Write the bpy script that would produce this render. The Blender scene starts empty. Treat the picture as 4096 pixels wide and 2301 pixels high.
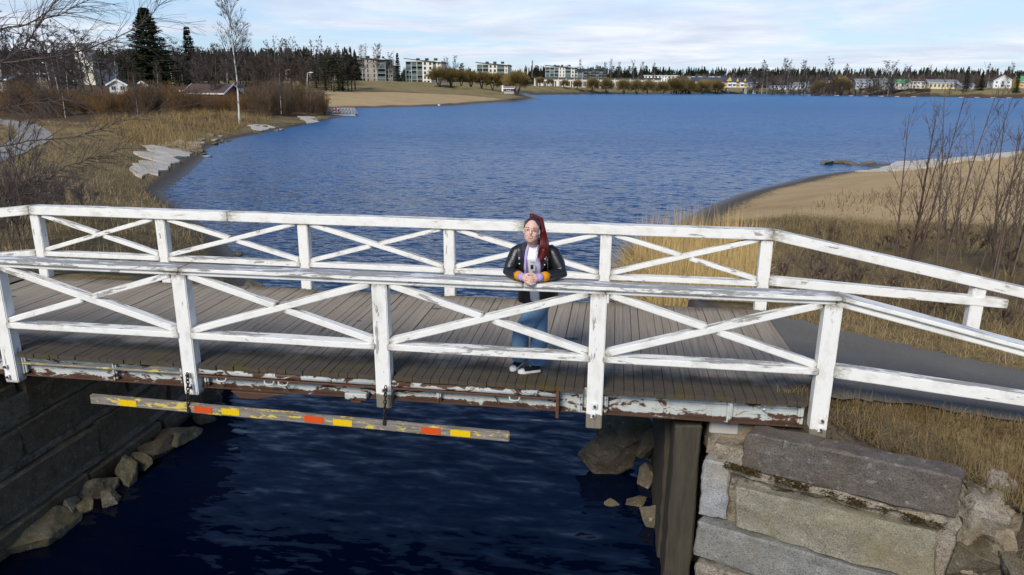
import bpy, bmesh, math, random
import numpy as np
from mathutils import Vector, Matrix, noise as mnoise

# ------------------------------------------------------------------ camera
CAM = np.array([6.7782, -6.8494, 2.9517])
YAW, PITCH, ROLL, FPX = -0.138827, 0.270243, 0.007575, 2918.6
def _axes():
    cy, sy, cp, sp = math.cos(YAW), math.sin(YAW), math.cos(PITCH), math.sin(PITCH)
    F = np.array([sy*cp, cy*cp, -sp]); Rt = np.array([cy, -sy, 0.0]); U = np.cross(Rt, F)
    cr, sr = math.cos(ROLL), math.sin(ROLL)
    return cr*Rt+sr*U, -sr*Rt+cr*U, F
AX = np.stack(_axes())
def ray(u, v):
    return np.array([(u-2048)/FPX, (1150.5-v)/FPX, 1.0]) @ AX
def atz(u, v, z):
    d = ray(u, v); return Vector(CAM + d*(z-CAM[2])/d[2])
def aty(u, v, y):
    d = ray(u, v); return Vector(CAM + d*(y-CAM[1])/d[1])
S = 4096/2576.0            # measurements taken on a 2576 px wide view

scene = bpy.context.scene
cam_data = bpy.data.cameras.new('camera'); cam = bpy.data.objects.new('camera', cam_data)
scene.collection.objects.link(cam); scene.camera = cam
cam_data.sensor_width = 36.0; cam_data.lens = FPX/4096*36.0
cam_data.clip_start = 0.05; cam_data.clip_end = 20000
m4 = Matrix.Identity(4)
for i in range(3):
    m4[i][0] = AX[0][i]; m4[i][1] = AX[1][i]; m4[i][2] = -AX[2][i]; m4[i][3] = CAM[i]
cam.matrix_world = m4

# ------------------------------------------------------------------ sky and sun
SUN_EL, SUN_AZ = math.radians(37), math.radians(196)     # azimuth: 0 = +Y, clockwise; the sun stands behind the camera, a little to the left
world = bpy.data.worlds.new('World'); scene.world = world; world.use_nodes = True
wn, wl = world.node_tree.nodes, world.node_tree.links
wn.clear()
def wnode(t, **kw):
    n = wn.new(t)
    for k, v in kw.items(): setattr(n, k, v)
    return n
w_out = wnode('ShaderNodeOutputWorld'); w_bg = wnode('ShaderNodeBackground')
sky = wnode('ShaderNodeTexSky', sky_type='NISHITA', sun_disc=False)
sky.sun_elevation = SUN_EL; sky.sun_rotation = SUN_AZ; sky.altitude = 20; sky.air_density = 1.0; sky.dust_density = 0.6; sky.ozone_density = 2.0
SKY_K = 0.10
w_bg.inputs['Strength'].default_value = SKY_K
# thin layered cloud: noise on a flat cloud deck (direction divided by height)
w_tc = wnode('ShaderNodeTexCoord'); w_sep = wnode('ShaderNodeSeparateXYZ')
wl.new(w_tc.outputs['Generated'], w_sep.inputs[0])
def wmath(op, a, b=None, clamp=False):
    n = wnode('ShaderNodeMath', operation=op, use_clamp=clamp)
    for i, x in enumerate((a, b)):
        if x is None: continue
        if isinstance(x, (int, float)): n.inputs[i].default_value = x
        else: wl.new(x, n.inputs[i])
    return n.outputs[0]
zc = wmath('ADD', wmath('MAXIMUM', w_sep.outputs['Z'], 0.0), 0.055)
cx_ = wmath('DIVIDE', w_sep.outputs['X'], zc); cy_ = wmath('DIVIDE', w_sep.outputs['Y'], zc)
w_cmb = wnode('ShaderNodeCombineXYZ'); wl.new(cx_, w_cmb.inputs[0]); wl.new(cy_, w_cmb.inputs[1]); w_cmb.inputs[2].default_value = 3.7
def wnoise(scale, detail, rough, dist=0.0, vec=w_cmb.outputs[0]):
    n = wnode('ShaderNodeTexNoise'); n.inputs['Scale'].default_value = scale; n.inputs['Detail'].default_value = detail
    n.inputs['Roughness'].default_value = rough; n.inputs['Distortion'].default_value = dist
    wl.new(vec, n.inputs['Vector']); return n.outputs['Fac']
def wramp(fac, stops):
    n = wnode('ShaderNodeValToRGB'); e = n.color_ramp.elements
    while len(e) < len(stops): e.new(0.5)
    for el, (p, c) in zip(e, stops): el.position = p; el.color = (c, c, c, 1)
    wl.new(fac, n.inputs[0]); return n.outputs[0]
low_sky = wramp(wmath('MAXIMUM', w_sep.outputs['Z'], 0.0), [(0.0, 1.0), (0.11, 0.95), (0.24, 0.26), (0.5, 0.07), (1.0, 0.05)])   # clouds stand side-on near the horizon and hide more sky there
cover = wmath('MULTIPLY', wramp(wnoise(0.36, 8, 0.60, 0.35), [(0.39, 0.0), (0.57, 1.0)]), low_sky)
veil = wmath('MULTIPLY', wramp(wnoise(0.13, 3, 0.5, 0.2), [(0.30, 0.22), (0.75, 0.62)]), low_sky)
shade = wramp(wnoise(0.8, 7, 0.6, 0.3), [(0.36, 0.0), (0.64, 1.0)])
w_cc = wnode('ShaderNodeMixRGB'); wl.new(shade, w_cc.inputs[0])
w_cc.inputs[1].default_value = (6.3, 6.8, 8.1, 1); w_cc.inputs[2].default_value = (8.9, 9.1, 9.8, 1)
w_m1 = wnode('ShaderNodeMixRGB'); w_m2 = wnode('ShaderNodeMixRGB')
w_tint = wnode('ShaderNodeMixRGB', blend_type='MULTIPLY'); w_tint.inputs[0].default_value = 1.0
wl.new(sky.outputs[0], w_tint.inputs[1]); w_tint.inputs[2].default_value = (0.62, 0.90, 1.22, 1)
wl.new(veil, w_m1.inputs[0]); wl.new(w_tint.outputs[0], w_m1.inputs[1]); w_m1.inputs[2].default_value = (7.4, 8.3, 9.9, 1)
wl.new(wmath('MULTIPLY', cover, 0.85), w_m2.inputs[0]); wl.new(w_m1.outputs[0], w_m2.inputs[1]); wl.new(w_cc.outputs[0], w_m2.inputs[2])
wl.new(w_m2.outputs[0], w_bg.inputs['Color']); wl.new(w_bg.outputs[0], w_out.inputs['Surface'])

sun_data = bpy.data.lights.new('sun', 'SUN'); sun_data.energy = 3.3; sun_data.angle = math.radians(20); sun_data.color = (1.0, 0.93, 0.82)
sun = bpy.data.objects.new('sun', sun_data); scene.collection.objects.link(sun); sun.location = (0, -40, 40)
to_sun = Vector((math.sin(SUN_AZ)*math.cos(SUN_EL), math.cos(SUN_AZ)*math.cos(SUN_EL), math.sin(SUN_EL)))
sun.rotation_euler = to_sun.to_track_quat('Z', 'Y').to_euler()

vs = scene.view_settings
scene.display_settings.display_device = 'sRGB'
vs.view_transform = 'Standard'; vs.look = 'None'; vs.gamma = 1.0; vs.use_curve_mapping = False
vs.exposure = 0.12
cy_s = scene.cycles
cy_s.use_denoising = True
try: cy_s.denoiser = 'OPENIMAGEDENOISE'
except Exception: pass
cy_s.max_bounces = 6; cy_s.diffuse_bounces = 3; cy_s.glossy_bounces = 3; cy_s.transmission_bounces = 4; cy_s.transparent_max_bounces = 6
cy_s.sample_clamp_indirect = 8.0; cy_s.caustics_reflective = False; cy_s.caustics_refractive = False

# ------------------------------------------------------------------ helpers
COL = scene.collection
RND = random.Random(7)
def link(o): COL.objects.link(o); return o
def tag(o, label=None, cat=None, group=None, kind=None):
    if label: o['label'] = label
    if cat: o['category'] = cat
    if group: o['group'] = group
    if kind: o['kind'] = kind
    return o
def thing(name, label, cat, loc=(0, 0, 0), rz=0.0, group=None, sc=1.0):
    o = bpy.data.objects.new(name, None); o.empty_display_size = 0.2
    o.location = loc; o.rotation_euler = (0, 0, rz); o.scale = (sc, sc, sc) if isinstance(sc, (int, float)) else sc
    return tag(link(o), label, cat, group)
def mobj(name, me, parent=None, loc=(0, 0, 0), rot=(0, 0, 0), sc=(1, 1, 1)):
    o = bpy.data.objects.new(name, me); link(o)
    o.location = loc; o.rotation_euler = rot; o.scale = sc
    if parent is not None: o.parent = parent
    return o
class MB:
    """collects primitives into one mesh"""
    def __init__(s): s.v = []; s.f = []
    def add(s, vs, fs):
        n = len(s.v); s.v.extend([tuple(a) for a in vs]); s.f.extend([tuple(n+i for i in f) for f in fs]); return s
    def box(s, x0, x1, y0, y1, z0, z1):
        return s.add([(x0,y0,z0),(x1,y0,z0),(x1,y1,z0),(x0,y1,z0),(x0,y0,z1),(x1,y0,z1),(x1,y1,z1),(x0,y1,z1)],
                     [(0,3,2,1),(4,5,6,7),(0,1,5,4),(1,2,6,5),(2,3,7,6),(3,0,4,7)])
    def obox(s, c, ax, ay, az, hx, hy, hz):
        c = Vector(c); ax, ay, az = Vector(ax), Vector(ay), Vector(az)
        vs = [c+ax*(hx*i)+ay*(hy*j)+az*(hz*k) for i, j, k in ((-1,-1,-1),(1,-1,-1),(1,1,-1),(-1,1,-1),(-1,-1,1),(1,-1,1),(1,1,1),(-1,1,1))]
        return s.add(vs, [(0,3,2,1),(4,5,6,7),(0,1,5,4),(1,2,6,5),(2,3,7,6),(3,0,4,7)])
    def bar(s, a, b, w, h):
        a, b = Vector(a), Vector(b); d = (b-a); L = d.length; d.normalize()
        up = Vector((0,0,1)) if abs(d.z) < 0.95 else Vector((0,1,0))
        sd = d.cross(up).normalized(); up = sd.cross(d)
        return s.obox((a+b)/2, d, sd, up, L/2, w/2, h/2)
    def tube(s, pts, rad, n=6, cap=True):
        pts = [Vector(p) for p in pts]
        if isinstance(rad, (int, float)): rad = [rad]*len(pts)
        base = len(s.v); prev = None
        for i, p in enumerate(pts):
            d = (pts[min(i+1, len(pts)-1)]-pts[max(i-1, 0)])
            if d.length < 1e-9: d = Vector((0,0,1))
            d.normalize()
            if prev is None:
                up = Vector((0,0,1)) if abs(d.z) < 0.9 else Vector((1,0,0))
                sd = d.cross(up).normalized()
            else:
                sd = (prev-d*prev.dot(d)).normalized()
            prev = sd; up = sd.cross(d)
            for k in range(n):
                a = 2*math.pi*k/n; s.v.append(tuple(p+(sd*math.cos(a)+up*math.sin(a))*rad[i]))
        for i in range(len(pts)-1):
            for k in range(n):
                a = base+i*n+k; b = base+i*n+(k+1) % n
                s.f.append((a, b, b+n, a+n))
        if cap:
            s.f.append(tuple(base+k for k in range(n))[::-1]); s.f.append(tuple(base+(len(pts)-1)*n+k for k in range(n)))
        return s
    def lathe(s, prof, n=16, c=(0,0,0)):
        base = len(s.v); c = Vector(c)
        for r, z in prof:
            for k in range(n):
                a = 2*math.pi*k/n; s.v.append((c.x+r*math.cos(a), c.y+r*math.sin(a), c.z+z))
        for i in range(len(prof)-1):
            for k in range(n):
                a = base+i*n+k; b = base+i*n+(k+1) % n; s.f.append((a, b, b+n, a+n))
        s.f.append(tuple(base+k for k in range(n))[::-1]); s.f.append(tuple(base+(len(prof)-1)*n+k for k in range(n)))
        return s
    def ell(s, c, r, nu=12, nv=8, M=None):
        c = Vector(c); base = len(s.v)
        for i in range(nv+1):
            t = math.pi*i/nv
            for k in range(nu):
                a = 2*math.pi*k/nu
                p = Vector((r[0]*math.sin(t)*math.cos(a), r[1]*math.sin(t)*math.sin(a), r[2]*math.cos(t)))
                if M is not None: p = M @ p
                s.v.append(tuple(c+p))
        for i in range(nv):
            for k in range(nu):
                a = base+i*nu+k; b = base+i*nu+(k+1) % nu; s.f.append((a, a+nu, b+nu, b))
        return s
    def prism(s, poly, y0, y1):
        """poly: list of (x, z); extruded along y"""
        n = len(poly)
        return s.add([(x, y0, z) for x, z in poly]+[(x, y1, z) for x, z in poly],
                     [tuple(range(n)), tuple(range(2*n-1, n-1, -1))]+[(i, i+n, (i+1) % n+n, (i+1) % n) for i in range(n)])
    def mesh(s, name, mat, smooth=False, bevel=0.0, fix=True):
        me = bpy.data.meshes.new(name); me.from_pydata(s.v, [], s.f)
        if fix or bevel:
            bm = bmesh.new(); bm.from_mesh(me)
            bmesh.ops.recalc_face_normals(bm, faces=bm.faces)
            if bevel: bmesh.ops.bevel(bm, geom=list(bm.edges), offset=bevel, segments=1, affect='EDGES', clamp_overlap=True)
            bm.to_mesh(me); bm.free()
        if mat is not None:
            for m_ in (mat if isinstance(mat, (list, tuple)) else [mat]): me.materials.append(m_)
        if smooth: me.polygons.foreach_set('use_smooth', [True]*len(me.polygons))
        me.update(); return me
    def build(s, name, mat, parent=None, smooth=False, bevel=0.0, loc=(0,0,0), rot=(0,0,0)):
        return mobj(name, s.mesh(name, mat, smooth, bevel), parent, loc, rot)
def np_mesh(name, V, Fc, mat, smooth=False, loops=3):
    """V (n,3) float, Fc (m,loops) int"""
    me = bpy.data.meshes.new(name); V = np.asarray(V, np.float32); Fc = np.asarray(Fc, np.int32)
    me.vertices.add(len(V)); me.vertices.foreach_set('co', V.ravel())
    me.loops.add(Fc.size); me.loops.foreach_set('vertex_index', Fc.ravel())
    me.polygons.add(len(Fc)); me.polygons.foreach_set('loop_start', np.arange(len(Fc), dtype=np.int32)*loops)
    if smooth: me.polygons.foreach_set('use_smooth', np.ones(len(Fc), bool))
    me.update(calc_edges=True)
    if mat is not None: me.materials.append(mat)
    return me
def seg_mesh(name, segs, mat, sides=3):
    """segs: list of (p0, p1, r0, r1): tapered sticks"""
    A = np.array([[*s_[0], *s_[1], s_[2], s_[3]] for s_ in segs], float)
    P0, P1, r0, r1 = A[:, :3], A[:, 3:6], A[:, 6], A[:, 7]
    d = P1-P0; d /= np.maximum(np.linalg.norm(d, axis=1, keepdims=True), 1e-9)
    up = np.tile([0.0, 0.0, 1.0], (len(A), 1)); up[np.abs(d[:, 2]) > 0.9] = (1.0, 0.0, 0.0)
    sx = np.cross(d, up); sx /= np.linalg.norm(sx, axis=1, keepdims=True); sy = np.cross(sx, d)
    V = []
    for P, r in ((P0, r0), (P1, r1)):
        for k in range(sides):
            a = 2*math.pi*k/sides
            V.append(P+(sx*math.cos(a)+sy*math.sin(a))*r[:, None])
    V = np.stack(V, 1); n = len(A); b = np.arange(n)[:, None]*(2*sides)
    F = [np.concatenate([b+k, b+(k+1) % sides, b+sides+(k+1) % sides, b+sides+k], 1) for k in range(sides)]
    return np_mesh(name, V.reshape(-1, 3), np.concatenate(F, 0), mat, smooth=True, loops=4)
def blade_mesh(name, base, tip, width, mat, bend=None):
    """flat tapering blades: base (n,3), tip (n,3), width (n,)"""
    base = np.asarray(base, float); tip = np.asarray(tip, float); n = len(base)
    d = tip-base; rnd = np.random.RandomState(n)
    a = rnd.rand(n)*math.pi; side = np.stack([np.cos(a), np.sin(a), np.zeros(n)], 1)*np.asarray(width)[:, None]*0.5
    mid = base+d*0.55 + (np.zeros((n, 3)) if bend is None else bend)
    V = np.stack([base-side, base+side, mid+side*0.75, mid-side*0.75, tip], 1).reshape(-1, 3)
    b = np.arange(n)[:, None]*5
    F = np.concatenate([b+np.array([[0, 1, 2]]), b+np.array([[0, 2, 3]]), b+np.array([[3, 2, 4]])], 0)
    return np_mesh(name, V, F, mat)
def copy_tree(o, parent=None):
    c = o.copy(); COL.objects.link(c); c.parent = parent
    for ch in o.children: copy_tree(ch, c)
    return c
# ------------------------------------------------------------------ materials
class Mat:
    def __init__(s, name, rough=0.7, spec=0.3):
        s.m = bpy.data.materials.new(name); s.m.use_nodes = True; s.t = s.m.node_tree; s.n = s.t.nodes; s.l = s.t.links
        s.b = s.n['Principled BSDF']; s.b.inputs['Roughness'].default_value = rough
        s.b.inputs['Specular IOR Level'].default_value = spec
    def node(s, t, **kw):
        n = s.n.new(t)
        for k, v in kw.items(): setattr(n, k, v)
        return n
    def put(s, sock, x):
        if hasattr(x, 'is_output') or isinstance(x, bpy.types.NodeSocket): s.l.new(x, sock)
        elif isinstance(x, (tuple, list)): sock.default_value = (*x, 1) if len(x) == 3 and sock.type == 'RGBA' else x
        else: sock.default_value = x
    def obj(s, scale=(1, 1, 1), rnd=True):
        tc = s.node('ShaderNodeTexCoord'); mp = s.node('ShaderNodeMapping'); s.l.new(tc.outputs['Object'], mp.inputs['Vector'])
        mp.inputs['Scale'].default_value = scale
        if rnd:
            oi = s.node('ShaderNodeObjectInfo'); mu = s.math('MULTIPLY', oi.outputs['Random'], 97.0)
            cb = s.node('ShaderNodeCombineXYZ'); s.l.new(mu, cb.inputs[0]); s.l.new(mu, cb.inputs[1]); s.l.new(mu, cb.inputs[2])
            s.l.new(cb.outputs[0], mp.inputs['Location'])
        return mp.outputs[0]
    def pos(s, scale=(1, 1, 1)):
        g = s.node('ShaderNodeNewGeometry'); mp = s.node('ShaderNodeMapping'); s.l.new(g.outputs['Position'], mp.inputs['Vector'])
        mp.inputs['Scale'].default_value = scale; return mp.outputs[0]
    def math(s, op, a, b=None, c=None, clamp=False):
        n = s.node('ShaderNodeMath', operation=op, use_clamp=clamp)
        for i, x in enumerate((a, b, c)):
            if x is not None: s.put(n.inputs[i], x)
        return n.outputs[0]
    def noise(s, vec, scale, detail=4, rough=0.55, dist=0.0, out='Fac'):
        n = s.node('ShaderNodeTexNoise'); s.l.new(vec, n.inputs['Vector']); n.inputs['Scale'].default_value = scale
        n.inputs['Detail'].default_value = detail; n.inputs['Roughness'].default_value = rough; n.inputs['Distortion'].default_value = dist
        return n.outputs[out]
    def voro(s, vec, scale, feature='F1', out='Distance'):
        n = s.node('ShaderNodeTexVoronoi', feature=feature); s.l.new(vec, n.inputs['Vector']); n.inputs['Scale'].default_value = scale
        return n.outputs[out]
    def ramp(s, fac, stops, interp='LINEAR'):
        n = s.node('ShaderNodeValToRGB'); n.color_ramp.interpolation = interp; e = n.color_ramp.elements
        while len(e) < len(stops): e.new(0.5)
        for el, (p, c) in zip(e, stops):
            el.position = p; el.color = (c, c, c, 1) if isinstance(c, (int, float)) else (*c, 1)
        s.put(n.inputs[0], fac); return n.outputs[0]
    def mix(s, fac, a, b, mode='MIX'):
        n = s.node('ShaderNodeMixRGB', blend_type=mode); s.put(n.inputs[0], fac); s.put(n.inputs[1], a); s.put(n.inputs[2], b); return n.outputs[0]
    def sep(s, v):
        n = s.node('ShaderNodeSeparateXYZ'); s.l.new(v, n.inputs[0]); return n.outputs
    def normal_z(s):
        g = s.node('ShaderNodeNewGeometry'); return s.sep(g.outputs['Normal'])[2]
    def rand(s): return s.node('ShaderNodeObjectInfo').outputs['Random']
    def color(s, c): s.put(s.b.inputs['Base Color'], c); return s
    def rough(s, r): s.put(s.b.inputs['Roughness'], r); return s
    def bump(s, h, strength=0.3, dist=0.02):
        n = s.node('ShaderNodeBump'); n.inputs['Strength'].default_value = strength; n.inputs['Distance'].default_value = dist
        s.l.new(h, n.inputs['Height']); s.l.new(n.outputs[0], s.b.inputs['Normal']); return s

def m_plain(name, c, rough=0.6, spec=0.3, var=0.12, scale=6.0, bump=0.0, metal=0.0):
    """one colour with soft mottling"""
    M = Mat(name, rough, spec); v = M.obj(); n = M.noise(v, scale, 5)
    lo = tuple(x*(1-var) for x in c); hi = tuple(min(1, x*(1+var)) for x in c)
    M.color(M.mix(n, lo, hi)); M.b.inputs['Metallic'].default_value = metal
    if bump: M.bump(n, bump, 0.01)
    return M.m
def m_leaf(name, a, b, rough=0.8, scale=0.5):
    """vegetation: colour drifts over space and from plant to plant"""
    M = Mat(name, rough, 0.15); v = M.pos(); n = M.noise(v, scale, 3)
    r = M.rand(); f = M.math('ADD', M.math('MULTIPLY', n, 0.7), M.math('MULTIPLY', r, 0.35), clamp=True)
    M.color(M.ramp(f, [(0.25, a), (0.8, b)])); return M.m

# white rail paint: flaking along the grain, most on the weathered upper faces
def m_paint(name, foot=0.0, peel=0.0):
    M = Mat(name, 0.55, 0.3); v = M.obj((1.0, 5.0, 5.0)); vf = M.obj((2.2, 26.0, 26.0))
    fl = M.noise(v, 2.6, 9, 0.66, 0.3); nz = M.normal_z()
    up = M.math('MULTIPLY', M.math('MAXIMUM', nz, 0.0), 0.10)
    big = M.noise(M.obj((0.7, 1.5, 1.5)), 1.3, 3)
    f = M.math('ADD', M.math('ADD', M.math('ADD', fl, 0.08), up), M.math('MULTIPLY', M.math('SUBTRACT', big, 0.5), 0.42))
    mask = M.ramp(f, [(0.715-peel, 0.0), (0.73-peel, 1.0)])
    grain = M.noise(vf, 3.0, 5, 0.6)
    wood = M.ramp(grain, [(0.3, (0.24, 0.22, 0.19)), (0.7, (0.46, 0.44, 0.40))])
    dirt = M.noise(M.obj((1.6, 3.0, 3.0)), 3.1, 6, 0.62)
    white = M.mix(M.ramp(dirt, [(0.50, 0.0), (0.78, 0.65)]), (0.80, 0.785, 0.735), (0.47, 0.43, 0.34))
    hair = M.ramp(M.noise(M.obj((1.2, 40.0, 40.0)), 2.0, 2, 0.5), [(0.70, 0.0), (0.73, 0.4)])
    white = M.mix(hair, white, (0.45, 0.43, 0.40))
    c = M.mix(mask, white, wood)
    green = M.ramp(M.noise(M.obj((0.8, 2.0, 2.0)), 4.0, 4), [(0.66, 0.0), (0.74, 0.75)])
    c = M.mix(M.math('MULTIPLY', green, M.math('ADD', M.math('MULTIPLY', mask, 0.75), 0.06)), c, (0.17, 0.13, 0.05))
    gx = M.sep(M.node('ShaderNodeTexCoord').outputs['Generated'])[0]; ends = M.math('MULTIPLY', M.math('MAXIMUM', M.math('SUBTRACT', 0.07, gx), M.math('SUBTRACT', gx, 0.93)), 7.0)
    grime = M.ramp(M.math('ADD', M.math('MULTIPLY', M.noise(M.obj((3, 6, 6)), 5, 6, 0.7), 0.8), ends), [(0.62, 0.0), (0.95, 0.85)])
    c = M.mix(grime, c, (0.20, 0.165, 0.11))
    if foot:
        tc = M.node('ShaderNodeTexCoord'); x = M.sep(tc.outputs['Object'])[0]
        e = M.math('ADD', x, M.math('MULTIPLY', M.noise(M.obj((1, 8, 8)), 9, 3), -0.05))
        c = M.mix(M.ramp(M.math('MULTIPLY', e, 1.0), [(foot-0.03, 1.0), (foot-0.02, 0.0)]), c, M.mix(grain, (0.10, 0.09, 0.065), (0.30, 0.27, 0.20)))
    M.color(c); M.bump(M.math('ADD', M.math('MULTIPLY', mask, -0.6), M.math('MULTIPLY', grain, 0.35)), 0.55, 0.004)
    return M.m
MT = {}
MT['paint'] = m_paint('white_flaking_paint')
MT['paint_cap'] = m_paint('white_worn_cap_paint', peel=0.085)
MT['paint_foot'] = m_paint('white_paint_bare_foot', foot=0.16)
# deck boards: grey sawn softwood, brown algae and moss along the edges of the deck
M = Mat('deck_board_wood', 0.82, 0.2)
g = M.noise(M.obj((14.0, 1.1, 8.0)), 3.0, 7, 0.65, 0.4); knots = M.noise(M.obj((5, 1.2, 5)), 4, 4, 0.6)
wood = M.ramp(g, [(0.25, (0.18, 0.148, 0.112)), (0.5, (0.295, 0.25, 0.195)), (0.75, (0.385, 0.33, 0.265))])
wood = M.mix(M.math('MULTIPLY', M.rand(), 0.55), wood, (0.25, 0.205, 0.155))
wood = M.mix(M.ramp(knots, [(0.66, 0), (0.72, 0.7)]), wood, (0.07, 0.055, 0.04))
P = M.sep(M.pos()); blot = M.noise(M.pos((1.0, 1.0, 1.0)), 2.3, 6, 0.65); spots = M.noise(M.pos((2.0, 5.0, 5.0)), 4.0, 4, 0.6)
edge = M.math('SUBTRACT', M.math('ADD', M.math('MULTIPLY', blot, 0.95), 0.55), P[1])
edge2 = M.math('SUBTRACT', P[1], M.math('ADD', M.math('MULTIPLY', blot, -0.7), 3.2))
wood = M.mix(M.ramp(edge, [(0.30, 0.0), (0.62, 0.93)]), wood, M.mix(spots, (0.022, 0.017, 0.012), (0.085, 0.066, 0.045)))
wood = M.mix(M.ramp(edge2, [(0.0, 0.0), (0.35, 0.8)]), wood, M.mix(spots, (0.05, 0.038, 0.015), (0.13, 0.10, 0.05)))
moss = M.math('MULTIPLY', M.ramp(M.noise(M.pos(), 3.0, 5, 0.7), [(0.52, 0.0), (0.62, 0.8)]), M.ramp(M.math('SUBTRACT', 0.62, P[1]), [(0.0, 0.0), (0.45, 1.0)]))
wood = M.mix(moss, wood, (0.085, 0.065, 0.012))
drop = M.ramp(M.noise(M.pos((1, 1.6, 1)), 2.6, 2, 0.3), [(0.735, 0.0), (0.745, 0.75)])
wood = M.mix(drop, wood, (0.05, 0.05, 0.06))
M.color(wood); M.bump(g, 0.5, 0.004); M.rough(M.ramp(edge, [(0.4, 0.85), (0.9, 0.68)])); MT['deck'] = M.m
# steel girder: pale grey-green paint, rust blooming from the lower edge and the bolts
M = Mat('rusty_painted_steel', 0.6, 0.35)
z = M.sep(M.pos())[2]; rn = M.noise(M.pos((1.5, 1.5, 3.0)), 3.2, 8, 0.68, 0.6); fn = M.noise(M.pos((1, 1, 1)), 30, 5, 0.7); st = M.noise(M.pos((14, 1, 0.7)), 1.6, 4, 0.6)
low = M.math('MULTIPLY', M.math('SUBTRACT', -0.262, z), 5.5); top = M.math('MULTIPLY', M.math('ADD', z, 0.105), 1.4)
f = M.math('ADD', rn, M.math('ADD', M.math('MAXIMUM', low, -0.02), M.math('MAXIMUM', top, 0.0)))
rust = M.mix(fn, (0.030, 0.016, 0.011), (0.125, 0.062, 0.036))
pale = M.mix(M.noise(M.pos((3, 3, 9)), 2.2, 5), (0.36, 0.39, 0.37), (0.58, 0.60, 0.56))
pale = M.mix(M.ramp(st, [(0.55, 0.0), (0.75, 0.55)]), pale, (0.40, 0.24, 0.12))
pale = M.mix(M.ramp(M.noise(M.pos((2.5, 2.5, 14)), 3.5, 5, 0.7), [(0.60, 0), (0.66, 0.8)]), pale, (0.06, 0.06, 0.055))
M.color(M.mix(M.ramp(f, [(0.52, 0.0), (0.555, 1.0)]), pale, rust)); M.bump(M.math('ADD', rn, M.math('MULTIPLY', fn, 0.4)), 0.5, 0.006); MT['steel'] = M.m
M = Mat('rust_iron', 0.75, 0.3); fn = M.noise(M.obj(), 40, 6, 0.7); M.color(M.mix(fn, (0.03, 0.014, 0.009), (0.19, 0.085, 0.045))); M.bump(fn, 0.4, 0.004); MT['rust'] = M.m
MT['chain'] = m_plain('dark_chain_iron', (0.05, 0.036, 0.028), 0.6, 0.4, 0.4, 30, metal=0.5)
MT['galv'] = m_plain('white_plate', (0.72, 0.72, 0.72), 0.5, 0.4, 0.08, 20)
MT['yellow'] = m_plain('yellow_reflector', (0.75, 0.50, 0.005), 0.45, 0.4, 0.08, 8)
MT['red'] = m_plain('red_reflector', (0.62, 0.075, 0.012), 0.45, 0.4, 0.1, 8)
# weathered grey bar with remains of yellow paint
M = Mat('grey_weathered_timber', 0.85, 0.2); g = M.noise(M.obj((1.2, 20, 20)), 3.2, 6, 0.65)
c = M.ramp(g, [(0.25, (0.075, 0.062, 0.050)), (0.55, (0.24, 0.215, 0.185)), (0.8, (0.42, 0.39, 0.35))])
y = M.ramp(M.noise(M.obj((2.0, 5, 7)), 2.3, 7, 0.7), [(0.555, 0.0), (0.575, 1.0)])
c = M.mix(y, c, (0.62, 0.47, 0.09)); c = M.mix(M.ramp(M.noise(M.obj((1, 3, 3)), 3.7, 5), [(0.60, 0), (0.70, 0.6)]), c, (0.09, 0.075, 0.03)); M.color(c); M.bump(g, 0.5, 0.004); MT['bar'] = M.m
# cut granite
def m_stone(name, a, b, lich=0.0, moss=0.0, bump=0.6):
    M = Mat(name, 0.85, 0.25); v = M.obj(); n = M.noise(v, 7, 8, 0.7); sp = M.noise(v, 70, 4, 0.7); bg = M.noise(v, 1.6, 3)
    c = M.ramp(n, [(0.25, a), (0.75, b)]); c = M.mix(M.ramp(sp, [(0.35, 0.75), (0.5, 0.0)]), c, tuple(x*0.28 for x in a)); c = M.mix(M.ramp(sp, [(0.6, 0.0), (0.72, 0.7)]), c, tuple(min(1, x*1.9) for x in b))
    c = M.mix(M.ramp(bg, [(0.45, 0.0), (0.7, 0.5)]), c, (a[0]*1.25, a[1]*1.0, a[2]*0.6))
    if lich: c = M.mix(M.math('MULTIPLY', M.ramp(M.noise(v, 11, 5, 0.65), [(0.60, 0), (0.66, 1)]), lich), c, (0.50, 0.50, 0.46))
    if moss: c = M.mix(M.math('MULTIPLY', M.ramp(M.noise(v, 4, 6, 0.7), [(0.52, 0), (0.62, 1)]), moss), c, (0.045, 0.032, 0.012))
    M.color(c); M.bump(M.math('ADD', M.math('ADD', n, M.math('MULTIPLY', M.voro(v, 5.5, 'DISTANCE_TO_EDGE'), 0.0)), M.math('MULTIPLY', sp, 0.35)), bump, 0.035); return M.m
MT['granite_grey'] = m_stone('grey_granite', (0.15, 0.148, 0.135), (0.30, 0.295, 0.27), 0.2)
MT['granite_brown'] = m_stone('brown_granite', (0.085, 0.072, 0.062), (0.185, 0.16, 0.14), 0.25)
MT['granite_yellow'] = m_stone('yellowish_granite', (0.17, 0.155, 0.115), (0.33, 0.30, 0.225), 0.2)
MT['granite_pale'] = m_stone('pale_blue_grey_granite', (0.24, 0.245, 0.25), (0.42, 0.43, 0.43), 0.3)
MT['granite_dark'] = m_stone('dark_wet_granite', (0.115, 0.090, 0.058), (0.25, 0.20, 0.13), 0.25, 0.4)
MT['boulder'] = m_stone('brown_boulder_stone', (0.085, 0.074, 0.052), (0.20, 0.17, 0.12), 0.35, 0.35)
MT['boulder_pale'] = m_stone('olive_slab_stone', (0.12, 0.102, 0.058), (0.25, 0.215, 0.130), 0.3, 0.30)
MT['mortar'] = m_stone('crumbly_mortar', (0.20, 0.17, 0.13), (0.44, 0.385, 0.31), 0.1, 0.75, 1.0)
MT['mortar_dark'] = m_stone('dark_wet_mortar', (0.16, 0.135, 0.095), (0.36, 0.305, 0.22), 0.2, 0.7, 1.0)
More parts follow.
